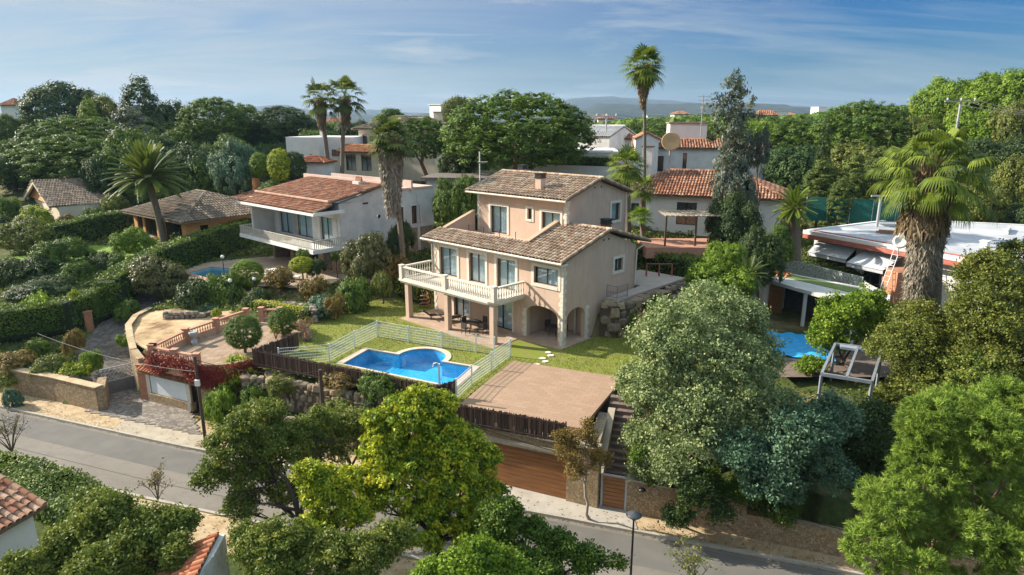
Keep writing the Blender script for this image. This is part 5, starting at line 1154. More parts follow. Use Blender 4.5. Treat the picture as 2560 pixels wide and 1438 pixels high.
def house(label,org,ang,w,d,hgt,wallm,roof='gable',rh=1.5,ov=.5,roofm=None,wins=(),cat='house',name='house',sidewins=(),chim=(),ridge_axis='u',wcol=None,pitch=.35,step=.5,trim=0,tri=True,leftwins=()):
    """org = front-right corner at ground; u runs to the left as negative, v back"""
    t=thing(name,label,cat,org,R(ang)); mb=MB(); wall(mb,lambda a,dd,z:(a,dd,z),-w,0,-1,hgt,list(wins),.3); wall(mb,lambda a,dd,z:(-dd,a,z),.3,d,-1,hgt,list(sidewins),.3)
    mb.box(-w,-w+.3,.3,d,-1,hgt); mb.box(-w+.3,-.3,d-.3,d,-1,hgt)
    if roof=='gable':
        if ridge_axis=='u':
            for x in (-.3,-w): mb.add([(x,0,hgt),(x,d,hgt),(x,d/2,hgt+rh),(x+.3,0,hgt),(x+.3,d,hgt),(x+.3,d/2,hgt+rh)],[(2,1,0),(3,4,5),(0,3,5,2),(1,2,5,4)])
        else:
            for y in (0,d-.3): mb.add([(-w,y,hgt),(0,y,hgt),(-w/2,y,hgt+rh),(-w,y+.3,hgt),(0,y+.3,hgt),(-w/2,y+.3,hgt+rh)],[(0,1,2),(5,4,3),(0,2,5,3),(1,4,5,2)])
    build(mb,'wall',wallm,t)
    e=rh/(d/2)*ov if ridge_axis=='u' else rh/(w/2)*ov; z=hgt+.06
    if roof=='gable':
        if ridge_axis=='u':
            roof_poly(t,[(-w-ov,-ov,z-e),(ov,-ov,z-e),(ov,d/2,z+rh),(-w-ov,d/2,z+rh)],roofm,pitch=pitch,step=step); roof_poly(t,[(ov,d+ov,z-e),(-w-ov,d+ov,z-e),(-w-ov,d/2,z+rh),(ov,d/2,z+rh)],roofm,pitch=pitch,step=step)
            mr=SB(); ridge(mr,(-w-ov,d/2,z+rh+.03),(ov,d/2,z+rh+.03),.17,.5); buildparts(mr,'ridge_tiles',roofm,t)
        else:
            roof_poly(t,[(ov,-ov,z-e),(ov,d+ov,z-e),(-w/2,d+ov,z+rh),(-w/2,-ov,z+rh)],roofm,pitch=pitch,step=step); roof_poly(t,[(-w-ov,d+ov,z-e),(-w-ov,-ov,z-e),(-w/2,-ov,z+rh),(-w/2,d+ov,z+rh)],roofm,pitch=pitch,step=step)
            mr=SB(); ridge(mr,(-w/2,-ov,z+rh+.03),(-w/2,d+ov,z+rh+.03),.17,.5); buildparts(mr,'ridge_tiles',roofm,t)
    elif roof=='hip':
        k=min(w,d)/2
        r0,r1=(-w+k,d/2,z+rh),(-k,d/2,z+rh)
        if w<d: r0=r1=None; ra,rb=(-w/2,k,z+rh),(-w/2,d-k,z+rh)
        else: ra,rb=r0,r1
        c=[(-w-ov,-ov,z-e),(ov,-ov,z-e),(ov,d+ov,z-e),(-w-ov,d+ov,z-e)]
        if w>=d: fs=[(c[0],c[1],rb,ra),(c[1],c[2],rb),(c[2],c[3],ra,rb),(c[3],c[0],ra)]
        else: fs=[(c[0],c[1],ra),(c[1],c[2],rb,ra),(c[2],c[3],rb),(c[3],c[0],ra,rb)]
        for f in fs: roof_poly(t,f,roofm,pitch=pitch,step=step)
        mr=SB(); ridge(mr,ra,rb,.17,.5) if (Vector(ra)-Vector(rb)).length>.2 else None
        for a,b in ((c[0],ra),(c[1],rb if w>=d else ra),(c[2],rb),(c[3],ra if w>=d else rb)): ridge(mr,a,b,.16,.5)
        buildparts(mr,'ridge_tiles',roofm,t)
    else:
        mb=MB(); mb.box(-w-ov,ov,-ov,d+ov,hgt,hgt+.22); build(mb,'flat_roof',roofm or wallm,t)
        if roof=='parapet': mb=MB(); mb.box(-w-.02,.02,-.02,.2,hgt+.223,hgt+rh); mb.box(-.2,.02,.2,d,hgt+.223,hgt+rh); mb.box(-w,-w+.2,.2,d,hgt+.223,hgt+rh); build(mb,'parapet',wallm,t)
    for o in wins: window(t,lambda a,dd,z:(a,dd,z),*o[:4],trim=trim,bays=2 if o[1]-o[0]>1 else 1,mtrim=m_white,curt=False,shutter=wcol)
    for o in sidewins: window(t,lambda a,dd,z:(-dd,a,z),*o[:4],trim=trim,bays=2 if o[1]-o[0]>1 else 1,mtrim=m_white,curt=False,shutter=wcol)
    for x,y,z0,z1,r_ in chim:
        mb=MB(); mb.box(x-r_,x+r_,y-r_,y+r_,z0,z1); c_=build(mb,'chimney',wallm,t); mb=MB(); mb.box(x-r_-.08,x+r_+.08,y-r_-.08,y+r_+.08,z1,z1+.1); build(mb,'chimney_cap',m_brown,c_)
    return t
# ---- white neighbour with red roof and long balcony
W=thing('white_house','weathered white house with red-brown tile roof and a long flat balcony','house',(-15.4,57.6,.95),R(-42))
fr=lambda a,d,z:(a,d,z); mb=MB()
wall(mb,fr,-11.8,0,2.6,6.4,[(-10.6,-8.2,2.75,5.0),(-7.4,-4.6,2.75,5.0),(-3.2,-1.2,2.75,5.0)],.3)
wall(mb,lambda a,d,z:(-d,a,z),.3,5.2,2.4,6.5,[(4.1,4.45,4.7,5.0)],.3); mb.add([(0,0,6.4),(0,5.2,6.5),(0,5.2,7.3),(0,4.8,7.55),(-.3,0,6.4),(-.3,5.2,6.5),(-.3,5.2,7.3),(-.3,4.8,7.55)],[(0,1,2,3),(7,6,5,4),(0,3,7,4),(3,2,6,7)])
mb.box(-12.1,-11.8,-2.2,9.5,2.6,6.35); mb.box(-11.8,-.3,9.2,9.5,0,6.4); 
wall(mb,lambda a,d,z:(-.35-d,a,z),5.2,11.4,3.2,6.95,[(6.6,7.5,3.75,5.4),(8.5,9.6,3.6,5.4)],.3); mb.box(-6,-.65,11.1,11.4,0,6.95); mb.box(-6,-.65,5.3,11.1,6.7,6.9)
build(mb,'wall',m_wr,W)
mb=MB(); mb.box(-11.5,-.0,.9,1.2,-1,2.45); mb.box(-.3,-.05,1.2,5.2,-1,2.4); mb.box(-.7,-.36,5.25,11.3,-1,3.2); mb.box(-3.3,-.02,-.4,.9,-1,2.42); mb.box(-8.6,-7.9,-.3,.9,-1,2.42); mb.box(-11.6,-11.2,-.5,.9,-1,2.45); build(mb,'ground_floor',m_brickwall,W)
mgo=M('dark_opening_glass',(.03,.035,.035),rough=.2)
for q in ((-10.9,-9.9,.82,.88,0,2.1),(-7.5,-4.6,.82,.88,.0,2.2),(-2.3,-1.1,-.46,-.41,.3,2.0)): mb=MB(); mb.box(*q); build(mb,'ground_window',mgo,W)
mb=MB(); mb.box(-13.2,.1,-2.9,.0,2.42,2.56); mb.box(-13.3,.2,-3.0,-2.88,2.3,2.66); mb.box(.1,.22,-2.88,.2,2.3,2.66); bw=build(mb,'balcony',m_white,W)
m_par=mglass('clouded_railing_panel',(.62,.6,.52),.12)
m_slat=M('weathered_slats',(.38,.35,.29),(.56,.53,.46),3,.8)
mb=MB()
for i in range(66): x=-13.2+i*.2; mb.box(x-.02,x+.06,-2.94,-2.9,2.67,3.42)
for i in range(14): y=-2.8+i*.2; mb.box(.12,.16,y,y+.07,2.67,3.42); mb.box(-13.26,-13.22,y,y+.07,2.67,3.42)
mb.box(-13.25,.2,-2.96,-2.89,3.42,3.47); mb.box(.1,.18,-2.89,0,3.42,3.47); mb.box(-13.28,-13.2,-2.89,0,3.42,3.47); build(mb,'railing',m_slat,bw)
for a0,a1 in ((-10.6,-8.2),(-7.4,-4.6),(-3.2,-1.2)):
    w_=window(W,fr,a0,a1,2.75,5.0,trim=.0,sill=False,name='balcony_door',curt=True,bays=2,frame=m_frame)
    for s in (a0-.75,a1+.05): 
        mb=MB()
        for k in range(14): mb.box(s,s+.7,-.06,-.02,2.8+k*.155,2.8+k*.155+.12)
        build(mb,'shutter',m_white,w_)
for a0,a1,z0,z1 in ((6.6,7.5,3.75,5.4),(8.5,9.6,3.6,5.4)): window(W,lambda a,d,z:(-.35-d,a,z),a0,a1,z0,z1,trim=.12,sill=False,mtrim=m_white,shutter=m_brown,depth=.08)
mb=MB(); mb.box(.0,.02,2.55,3.15,6.12,6.28); mb.tube([(.0,4.3,4.85),(.04,4.3,4.85)],.17,12); build(mb,'vent',m_frame,W)
roof_poly(W,[(-12.6,-3.1,5.95),(.9,-3.1,5.95),(.6,-1.0,6.5),(-12.6,-1.0,6.5)],m_terrT,'lower_roof',.28,.42)
roof_poly(W,[(-12.7,-1.25,6.62),(.3,-1.25,6.62),(.3,4.9,7.75),(-12.7,4.9,7.75)],m_terrT,'upper_roof',.28,.42)
mb=MB(); mb.box(-12.7,1.0,-3.2,-3.08,5.72,5.93); mb.box(.88,1.02,-3.08,-.2,5.72,6.0); mb.box(-12.6,.9,-3.08,.0,5.7,5.76); build(mb,'fascia',m_white,W)
mr=SB(); ridge(mr,(-12.7,-1.2,6.72),(.3,-1.2,6.72),.14,.45); buildparts(mr,'ridge_tiles',Mtile('pale_pink_ridge',[(0,(.42,.25,.18)),(1,(.52,.34,.26))]),W)
mb=MB(); mb.box(-14,-.1,5.0,5.25,6.9,8.05); mb.box(-14,-.1,8.4,8.6,6.9,7.9); mb.box(-6,-.3,5.26,11.4,6.95,7.2);build(mb,'roof_parapet',M('pinkish_parapet',(.48,.34,.28),(.58,.44,.37),2,.9),W)
mb=MB(); mb.box(-3.4,-2.4,3.9,4.7,7.2,7.95); c_=build(mb,'chimney',m_wr,W); mb=MB()
for k in range(5): mb.lathe((-3.3+.2*k,4.3,7.95),[(.12,0),(.16,.1),(.1,.3),(.05,.45)],7)
build(mb,'chimney_cap',m_terra,c_)
# terrace furniture of the white house
table((-21.2,56.2,1.0),'small white round table on the terrace below the white balcony',.5,m_white)
t=thing('sun_lounger','white flat sun lounger on the terrace of the white house','sun lounger',(-19.5,55.6,1.0),R(70)); mb=MB(); mb.box(-.3,.3,-.9,.9,.25,.32); build(mb,'seat',m_white,t)
for x in (-.25,.25):
    for y in (-.7,.7): mb=MB(); mb.box(x-.03,x+.03,y-.03,y+.03,0,.25); build(mb,'leg',m_white,t)
for i,(x,y) in enumerate(((-20.4,56.6),(-21.9,55.9))): 
    t=thing('garden_chair',('right','left')[i]+' white chair at the small white table under the balcony','chair',(x,y,1.),1.57+3.14*i,'white chairs under the balcony'); mb=MB(); mb.box(-.22,.22,-.22,.22,.4,.44); build(mb,'seat',m_white,t); mb=MB(); mb.box(-.22,.22,.2,.24,.44,.85); build(mb,'backrest',m_white,t); mb=MB()
    for a in(-.2,.2):
        for c in(-.2,.2): mb=MB(); mb.box(a-.02,a+.02,c-.02,c+.02,0,.4); build(mb,'leg',m_white,t)
p=P(815,702,1.2); t=thing('garden_table','round pale stone table among yellow shrubs near the white house','table',(p[0],p[1],.3)); mb=MB(); mb.lathe((0,0,.75),[(.85,0),(.85,.12)],20); build(mb,'tabletop',M('sandy_stone',(.5,.38,.24),(.58,.46,.3),3),t); mb=MB(); mb.lathe((0,0,0),[(.3,0),(.2,.75)],10); build(mb,'leg',m_boulder2,t)
p=P(880,690,1.5); house('small shed with a striped red tile roof below the white house',(p[0]+1.2,p[1],.3),-42,2.6,1.6,1.0,m_wr,'gable',.35,.15,m_redtile,name='shed',cat='shed',pitch=.3)
# ---- orange house
OH=house('low orange house with a brown hipped roof behind the long hedge',(-33.2,65.4,1.9),-38,12.,10.,3.0,m_orange,'hip',1.9,.9,m_brownT,wins=[(-11.2,-9.9,.3,2.3),(-9.4,-6.6,.3,2.3),(-4.6,-.9,-.5,2.4)],sidewins=[(1.5,2.4,0,2.1),(5,6,.8,1.9)],pitch=.32)
house('orange house wing with a redder hipped roof behind the brown roof',(-27.0,75.5,2.2),-38,9,7,3.2,m_orange,'hip',1.4,.7,m_terrT,wins=[(-6,-4.5,.8,2.2)],chim=((-8,2,3,5.4,.35),),pitch=.32)
# ---- chalet at the left: steep brown roof
a=Q(110,560,82); CH=thing('chalet','chalet at the far left with a big grey-brown roof and an orange gable','house',(a[0],a[1],h(a[0],a[1])))
o=Vector(CH.location); q=lambda x,y,Y:Vector(Q(x,y,Y))-o
RL,RR=q(80,452,84),q(268,444,93); EL,ER=q(122,518,79),q(310,534,87); BL=q(58,492,88); BRr=q(235,470,97)
ER=EL+(RR-RL); BRr=BL+(RR-RL)
roof_poly(CH,[EL,ER,RR,RL],m_brownT,'front_slope',.35,.5); roof_poly(CH,[BRr,BL,RL,RR],m_brownT,'back_slope',.35,.5)
gi=(RR-RL).normalized(); mb=MB(); A_,B_,C_=EL+gi*.8,BL+gi*.8,RL+gi*.8-Vector((0,0,.15)); mb.vprism([A_,B_,C_],gi*.25); build(mb,'gable',m_orange,CH)
mb=MB(); 
for a,b in ((RL,EL),(RL,BL)): a2=a-Vector((0,0,.05)); b2=b-Vector((0,0,.05)); mb.add([a2,b2,b2+gi*.3,a2+gi*.3]+[v-Vector((0,0,.35)) for v in (a2,b2,b2+gi*.3,a2+gi*.3)],[(0,1,2,3),(7,6,5,4),(0,4,5,1),(1,5,6,2),(2,6,7,3),(3,7,4,0)])
build(mb,'barge_board',m_cream,CH)
mb=MB(); gw=[A_+gi*.3,B_+gi*.3,RR+(B_-RL)-gi*1.0,RR+(A_-RL)-gi*1.0]; mb.prism([(v.x,v.y) for v in gw],-2,EL.z-.1); build(mb,'wall',m_cream,CH)
mb=MB(); c=(A_+B_)/2; mb.box(c.x-2.2,c.x+.4,c.y-2,c.y+1,EL.z-1.4,EL.z-1.25); mb.box(c.x-2.2,c.x-2.1,c.y-2,c.y+1,EL.z-1.25,EL.z-.5); build(mb,'balcony',m_white,CH)
# small white wall piece right of chalet and flat pale roofs
house('pale flat-roofed block behind the date palm',(Q(345,475,95)[0],95,2.6),-20,9,6,4.0,m_white,'flat',0,.2,m_white,wins=[(-6,-4.6,1,2.4)])
house('low pale terrace roof half hidden by shrubs above the orange house',(Q(535,450,100)[0],100,4.2),-12,11,6,2.2,m_wr,'flat',0,.3,m_wr,wins=[(-8,-6.5,.5,1.6)])
# ---- white arched house on left ridge
a=Q(500,400,112); AH=house('white house with an arched balcony under the round pines on the left ridge',(a[0],112,a[2]-1.4),18,5.2,8,5.6,m_white,'gable',.8,.4,m_terrT,wins=[(-4.2,-1.2,2.9,5.0,1.1),(-3.8,-1.5,-.3,2.0)],ridge_axis='v')
a=Q(650,395,122); house('long white house partly behind the pine trunks on the left ridge',(a[0],122,a[2]-.5),-6,10,6,3.6,m_white,'gable',.9,.4,m_orangeT,wins=[(-7,-5.8,1.2,2.4),(-3,-1.8,1.2,2.4)])
a=Q(690,392,118); house('small white annex with a tiled lean-to beside the dark pines',(a[0],118,a[2]-.6),-6,4,4,2.2,m_white,'gable',.5,.3,m_terrT)
a=Q(78,352,135); house('beige house with a small white turret among pines at the far left',(a[0],135,a[2]-1.2),-25,6,6,4.6,m_cream,'hip',1.4,.4,m_orangeT,wins=[(-3.2,-2.5,1.5,2.6)],chim=((-1.2,2,4,6.6,.5),))
a=Q(38,285,170); house('pale water tower house with a dark hipped roof on the left skyline',(a[0],170,a[2]-3),-15,4.4,4.4,5.4,m_white,'hip',1.4,.5,m_terrT,name='tower')
a=Q(456,292,165); mb=MB(); t=thing('roof_tank','small dark square tower above the trees on the left skyline','tower',(a[0],165,a[2]-6)); mb.box(-.9,.9,-.9,.9,0,8.2); build(mb,'shaft',M('dark_tower_cladding',(.08,.08,.09),(.14,.14,.15),3),t); mb=MB(); mb.box(-1,1,-1,1,8.2,8.4); build(mb,'cap',m_grey,t)
# ---- middle: white box house, cream house
a=Q(800,408,92); house('plain white box house with small windows left of the twin palms',(a[0],92,a[2]-.6),-16,5.2,9,3.9,m_white,'flat',0,.0,m_white,wins=[(-4.2,-3.7,.9,1.8),(-3,-2.5,.9,1.8),(-1.6,-1.1,.9,1.8)])
a=Q(875,408,91); house('white block with a framed window right behind the twin palms',(a[0],94,a[2]-.6),2,6.5,8,3.8,m_white,'flat',0,.0,m_white,wins=[(-3.2,-2.2,1.4,2.3),(-1.6,-.6,1.4,2.3)],chim=((-4.7,2,3.8,4.9,.4),))
a=Q(790,410,84); house('little red-roofed outbuilding at the foot of the twin palms',(a[0]+1,84,a[2]-1.5),-10,4,3,1.7,m_wr,'hip',.6,.3,m_redtile,name='shed',cat='shed')
a=Q(985,405,96); CHs=house('cream two-storey house with hipped brown roof behind the grey-skirted palm',(a[0]+6,96,a[2]-1.8),-22,13,8,6.6,m_cream,'hip',1.6,.7,m_brownT,wins=[(-12.3,-11.5,4.2,5.6),(-11.1,-10.3,4.2,5.6),(-8,-6.8,4.2,5.6),(-12,-10.8,.6,2.2)],chim=((-1,3,6,8.8,.45),),pitch=.35)
a=Q(945,410,90); house('cream porch with an orange tile roof below the cream house',(a[0],90,a[2]-1),-18,6,4,2.6,m_cream,'gable',.7,.4,m_orangeT,wins=[(-5,-3.4,0,2.2),(-2.6,-1,0,2.2)])
t=thing('roof_water_heater','silvery drum water heater on the ridge of the cream house','water heater',Q(1045,300,99)); mb=MB(); mb.tube([(-.9,0,0),(.9,0,0)],.38,10); build(mb,'drum',m_grey,t); mb=MB(); mb.add([(-.9,-.3,-.2),(.9,-.3,-.2),(.9,-1.2,-.9),(-.9,-1.2,-.9),(-.9,-.3,-.28),(.9,-.3,-.28),(.9,-1.2,-.98),(-.9,-1.2,-.98)],[(0,3,2,1),(4,5,6,7),(0,1,5,4),(2,3,7,6)]); build(mb,'solar_panel',m_frame,t)
# dark flat canopy building behind villa
a=Q(1255,462,68); CB=house('long low building with a dark flat canopy roof behind the villa',(a[0],68,a[2]-2.2),-6,8,5,2.7,m_wr,'flat',0,.5,M('dark_canopy',(.12,.1,.09),(.18,.15,.13),3),wins=[(-6.2,-4.6,.4,2.1),(-3.4,-1.6,.4,2.1)])
t=thing('satellite_dish','grey dish on a white mast in front of the big round pine','satellite dish',Q(1200,470,66)); mb=MB(); mb.tube([(0,0,0),(0,0,3.6)],.06,6); build(mb,'mast',m_white,t); mb=MB(); mb.lathe((.3,0,2.4),[(.05,0),(.4,.08),(.55,.2)],12,sy=.7); build(mb,'dish',m_grey,t)
# ---- white complex behind to the right
a=Q(1530,436,82); house('grey-white villa wing with roof terrace and slim railings behind the salmon villa',(a[0]-.0,80,a[2]-3.6),-5,11.3,9,6.3,m_white,'flat',0,.4,m_white,wins=[(-10,-6.6,.5,2.6),(-5.6,-1,.3,2.7)])
TR=rail_thin('terrace_railing',[Q(1312,400,80.2),Q(1425,400,79.6),Q(1530,400,79.2)],'long pale railing along the roof terrace behind the villa','railing',1.1,m_white,r=.05)
a=Q(1500,385,95); house('grey gabled block rising right of the big round pine',(a[0]+1.0,93,a[2]-2),-35,5,9,4.4,m_wr,'gable',1.4,.1,m_wr,tri=True,ridge_axis='u')
a=Q(1600,372,100); house('white house with a bright orange tile roof in the middle distance',(a[0]-1.2,97,a[2]-2),-8,7,8,3.6,m_wr,'hip',1.7,.4,m_orangeT)
a=Q(1745,425,83); house('tall plain white house blocks left of the eucalyptus',(a[0]+3,84,a[2]-4),-12,11,8,6.6,m_wr,'gable',.9,.3,m_terrT,wins=[(-4.6,-4.1,4.0,6.0),(-8.2,-7,3.6,5.6)],)
a=Q(1640,400,83); house('narrow white gabled front left of the tan satellite dish',(a[0],82,a[2]-4),-8,2.8,6,6.6,m_white,'gable',.7,.15,m_terrT,ridge_axis='v')
a=Q(1765,360,92); house('white square tower block with grey flat top beside the eucalyptus',(a[0],92,a[2]-3.8),-8,5,5,6.5,m_white,'flat',0,.15,m_brickwall)
a=Q(1905,440,86); house('white gabled house wall showing right of the eucalyptus',(a[0],87,a[2]-4),-30,7,8,7.0,m_white,'gable',1.3,.3,m_terrT)
# ---- white house right with terracotta roof
a=Q(1762,560,58); WR=house('white house with wide terracotta roof and a pergola right of the villa',(a[0]+7.6,60,4.6),-22,15.5,9,3.0,m_white,'hip',1.9,.5,m_terrT,wins=[(-14,-13.2,.8,1.9),(-9.5,-7.6,0,2.2),(-4,-2,.6,2)],chim=((-13.2,3.4,3.2,7.3,.5),),pitch=.3)
t=thing('satellite_dish','large tan round satellite dish standing above the terracotta roof','satellite dish',Q(1674,395,67)); mb=MB(); mb.tube([(0,0,-1.5),(0,0,1.2)],.09,8); build(mb,'mast',m_grey,t)
mb=MB(); mb.lathe((0,0,0),[(.05,0),(.5,.07),(.9,.25),(.93,.27),(.9,.3),(.5,.12),(.05,.05)],22); d_=build(mb,'dish',M('tan_dish',(.5,.32,.16),(.58,.4,.22),2),t); d_.location=(0,-.2,1.6); d_.rotation_euler=(R(78),0,R(-15))
a=Q(1700,545,54); PG=thing('pergola','weathered slatted pergola in front of the white house with the terracotta roof','pergola',(a[0],54.5,4.4)); mb=MB()
for i in range(13): mb.box(-1.4+i*.42,-1.1+i*.42,-1.4,2.0,2.5,2.58)
build(mb,'slats',M('weathered_planks',(.24,.19,.14),(.36,.3,.22),4),PG)
for x,y in ((-1.3,-1.2),(1.2,-1.2),(3.8,-1.2)): mb=MB(); mb.box(x-.07,x+.07,y-.07,y+.07,-.3,2.5); build(mb,'post',m_brown,PG)
mb=MB(); mb.box(-3,5,-1.9,2.4,-.9,0); build(mb,'terrace_base',m_terra,PG)
t=thing('antenna_mast','thin lattice antenna mast rising behind the eucalyptus','antenna',Q(1752,330,90)); mb=MB(); mb.tube([(0,0,-3),(0,0,4.8)],.07,5); 
for z in (4.6,4.1,3.6,2.4): mb.tube([(-.7,0,z),(.7,0,z)],.035,4)
build(mb,'mast',m_grey,t)
# ---- flat roof house at the right edge
FR=thing('flat_roof_house','white flat-roofed house with grey roof sheets, red trim and awnings at the right edge','house',(28,55,0)); 
fp=[(26.3,57.6),(33.2,43.8),(47,47),(50,60),(38.5,64.5)]
mb=MB(); mb.prism(fp,4.72,4.95); build(mb,'flat_roof',m_greyflat,FR,True)
mb=MB()
for a,b in ((fp[0],fp[1]),(fp[1],fp[2]),(fp[4],fp[0]),(fp[3],fp[4])): mb.obox(a,b,.3,4.72,5.04,ext=.1)
build(mb,'roof_edge',m_white,FR,True)
mb=MB(); mb.obox((26.1,57.5),(33.05,43.6),.1,4.36,4.7); mb.obox((27.0,57.4),(33.2,45.2),.25,4.954,5.06); build(mb,'red_trim',m_brickred,FR,True)
mb=MB(); fi=[(27.4,58.0),(34.0,44.8),(46.5,47.8),(49.3,59.5),(38.5,63.8)]; mb.prism(fi,-1,4.7); build(mb,'wall',m_wr,FR,True)
D=Vector((6.9,-13.8,0)).normalized(); N_=Vector((D.y,-D.x,0)); N_=-N_ if N_.x>0 else N_
mwin=M('dark_windows',(.03,.035,.04),rough=.15)
for s0,s1,zz in ((1.6,4.2,2.3),(5.2,6.6,2.3),(8.6,9.2,2.2)):
    mb=MB(); p0=Vector((27.4,58,0))+D*s0+N_*.03; p1=Vector((27.4,58,0))+D*s1+N_*.03; mb.obox(p0,p1,.06,1.4,3.9); build(mb,'window',mwin,FR,True)
def awning(s0,s1,label,dep=1.9):
    p0=Vector((27.2,57.9,4.1))+D*s0; p1=Vector((27.2,57.9,4.1))+D*s1; t=thing('awning',label,'awning',p0,0,'grey awnings'); a=Vector((0,0,0)); b=p1-p0; c=b+N_*dep+Vector((0,0,-.9)); d=N_*dep+Vector((0,0,-.9)); u=Vector((0,0,-.05))
    mb=MB(); mb.add([a,b,c,d,a+u,b+u,c+u,d+u,d+u*6,c+u*6],[(0,1,2,3),(7,6,5,4),(3,2,9,8),(0,3,7,4),(1,5,6,2)]); build(mb,'canvas',M('grey_canvas',(.4,.42,.44),(.5,.52,.54),2,.8),t)
    mb=MB(); mb.tube([d,c],.05,6); mb.tube([a,d],.03,5); mb.tube([b,c],.03,5); build(mb,'frame',m_grey,t)
awning(.6,4.4,'left grey awning folded close to the wall of the flat-roofed house',1.2); awning(5.2,8.4,'right grey awning stretched out over a red-brown window',2.2)
mb=MB(); p0=Vector((27.2,58,0))+D*9.6+N_*1.3; mb.prism([(p0.x-1.1,p0.y-1),(p0.x+1.1,p0.y-1),(p0.x+1.1,p0.y+1),(p0.x-1.1,p0.y+1)],.5,3.4); o=build(mb,'brick_barbecue',m_brick); tag(o,'blocky red brick structure with curved top beside the ladder','brick structure')
t=thing('ladder','white and red ladder leaning on the edge of the flat roof','ladder',(p0.x-.6,p0.y,2)); mb=MB()
for s in (-.22,.22): mb.tube([N_*1.6+D*s+Vector((0,0,-.6)),D*s+Vector((0,0,4.2))],.035,5)
for k in range(12): f=k/12; c=N_*1.6*(1-f)+Vector((0,0,-.6+4.8*f)); mb.tube([c-D*.22,c+D*.22],.022,4)
build(mb,'rails',m_white,t)
t=thing('satellite_dish','white round satellite dish on the edge of the grey flat roof','satellite dish',(Q(2250,600,47)[0],47,4.95)); mb=MB(); mb.tube([(0,0,0),(0,0,.9)],.05,6); build(mb,'mast',m_grey,t); mb=MB(); mb.lathe((0,0,0),[(.05,0),(.3,.05),(.5,.17),(.52,.2),(.3,.1),(.05,.05)],16); d_=build(mb,'dish',m_white,t); d_.location=(0,-.1,1.0); d_.rotation_euler=(R(80),0,R(-30))
# ivy camouflage screen, white picket fence, terrace hut with grass roof
m_screen=M('leaf_print_screen',(.2,.24,.2),(.5,.54,.48),9,.8,0,lo=.42,hi=.58)
def panelfence(a,b,label,mat,z0,z1,name='screen_fence',picket=False):
    t=thing(name,label,'fence',(a[0],a[1],z0)); d=Vector((b[0]-a[0],b[1]-a[1],0)); L=d.length; d/=L; mb=MB()
    if picket:
        for i in range(int(L/.16)): p=d*i*.16; mb.obox(p,p+d*.09,.03,0,z1-z0)
        for z in (.2,z1-z0-.25): mb.obox((0,0),(d*L)[:2],.05,z,z+.07)
    else: mb.obox((0,0),(d*L)[:2],.06,0,z1-z0)
    build(mb,'panel',mat,t); 
    for i in range(int(L/2)+1): p=d*min(L,i*2); mb=MB(); mb.box(p.x-.04,p.x+.04,p.y-.04,p.y+.04,0,z1-z0+.05); build(mb,'post',m_grey,t)
    return t
panelfence((22.9,54.4),(26.3,47.2),'screen fence printed with pale leaves below the awnings',m_screen,1.9,3.2)
panelfence((26.35,47.0),(26.0,43.0),'white picket fence right of the leaf-print screen',m_white,1.7,2.9,'picket_fence',True)
HU=thing('garden_pavilion','open garden pavilion with white roof edge and a strip of artificial grass on top','pavilion',(21,48,-.5)); 
hp=[(19.2,48.6),(21.0,51.5),(26.0,45.2),(24.6,42.0),(22.8,41.0)]
mb=MB(); mb.prism(hp,2.55,2.8); build(mb,'roof',M('pale_roof_coating',(.4,.39,.36),(.52,.51,.47),2,.8),HU,True)
mb=MB(); mb.prism([(20.8,49.2),(21.7,50.0),(25.0,45.2),(24.2,43.6)],2.804,2.84); build(mb,'grass_strip',M('artificial_grass',(.1,.15,.035),(.17,.22,.06),20,.9),HU,True)
mb=MB(); mb.prism([(20.6,50.2),(21.2,51.3),(26,45.4),(25.4,44)],-.6,2.54); build(mb,'back_wall',M('dark_interior_wall',(.05,.045,.05),(.09,.08,.085),3),HU,True)
for x,y in ((19.6,48.4),(21.2,45.2),(23.0,41.7)): mb=MB(); mb.box(x-.1,x+.1,y-.1,y+.1,-.6,2.55); build(mb,'post',m_white,HU,True)
mb=MB(); mb.box(20.0,20.9,48.2,48.8,-.6,2.5); build(mb,'wooden_panel',m_wood,HU,True)
p=P(1925,690,3.0); house('small orange tiled hut roof beside the garden pavilion',(p[0]+1.0,p[1],.0),-40,2.2,2,2.5,m_wr,'gable',.4,.25,m_orangeT,name='shed',cat='shed')
V,F=gridsheet([(16,36),(24,36),(26,44),(19,50),(15,46)],0,.5,(),lambda X,Y:0*X-.2); struct('neighbour_terrace',npmesh('neighbour_terrace',V,F,M('brown_decking',(.12,.09,.07),(.2,.15,.12),3,.85)))
# blue tarp on frame pool
t=thing('covered_pool','bright blue pool cover beside the silver-green tree','pool cover',(19.2,41.2,-.2)); 
X=np.linspace(-2.6,2.0,24);Y=np.linspace(-2.8,2.2,24); XX,YY=np.meshgrid(X,Y,indexing='ij'); ZZ=.25+.05*np.sin(XX*6+YY*2)+.04*np.sin(YY*9-XX*3); i_=np.arange(576).reshape(24,24); Fq=np.stack([i_[:-1,:-1],i_[1:,:-1],i_[1:,1:],i_[:-1,1:]],-1).reshape(-1,4)
o=link('cover',npmesh('cover',np.stack([XX,YY,ZZ],-1).reshape(-1,3),Fq,M('blue_tarpaulin',(.02,.32,.68),(.04,.4,.78),4,.45)),t); o.rotation_euler=(0,0,R(-20)); mb=MB(); mb.box(-2.6,2.0,-2.8,2.2,-.3,.12); o=build(mb,'pool_edge',m_grey,t); o.rotation_euler=(0,0,R(-20))
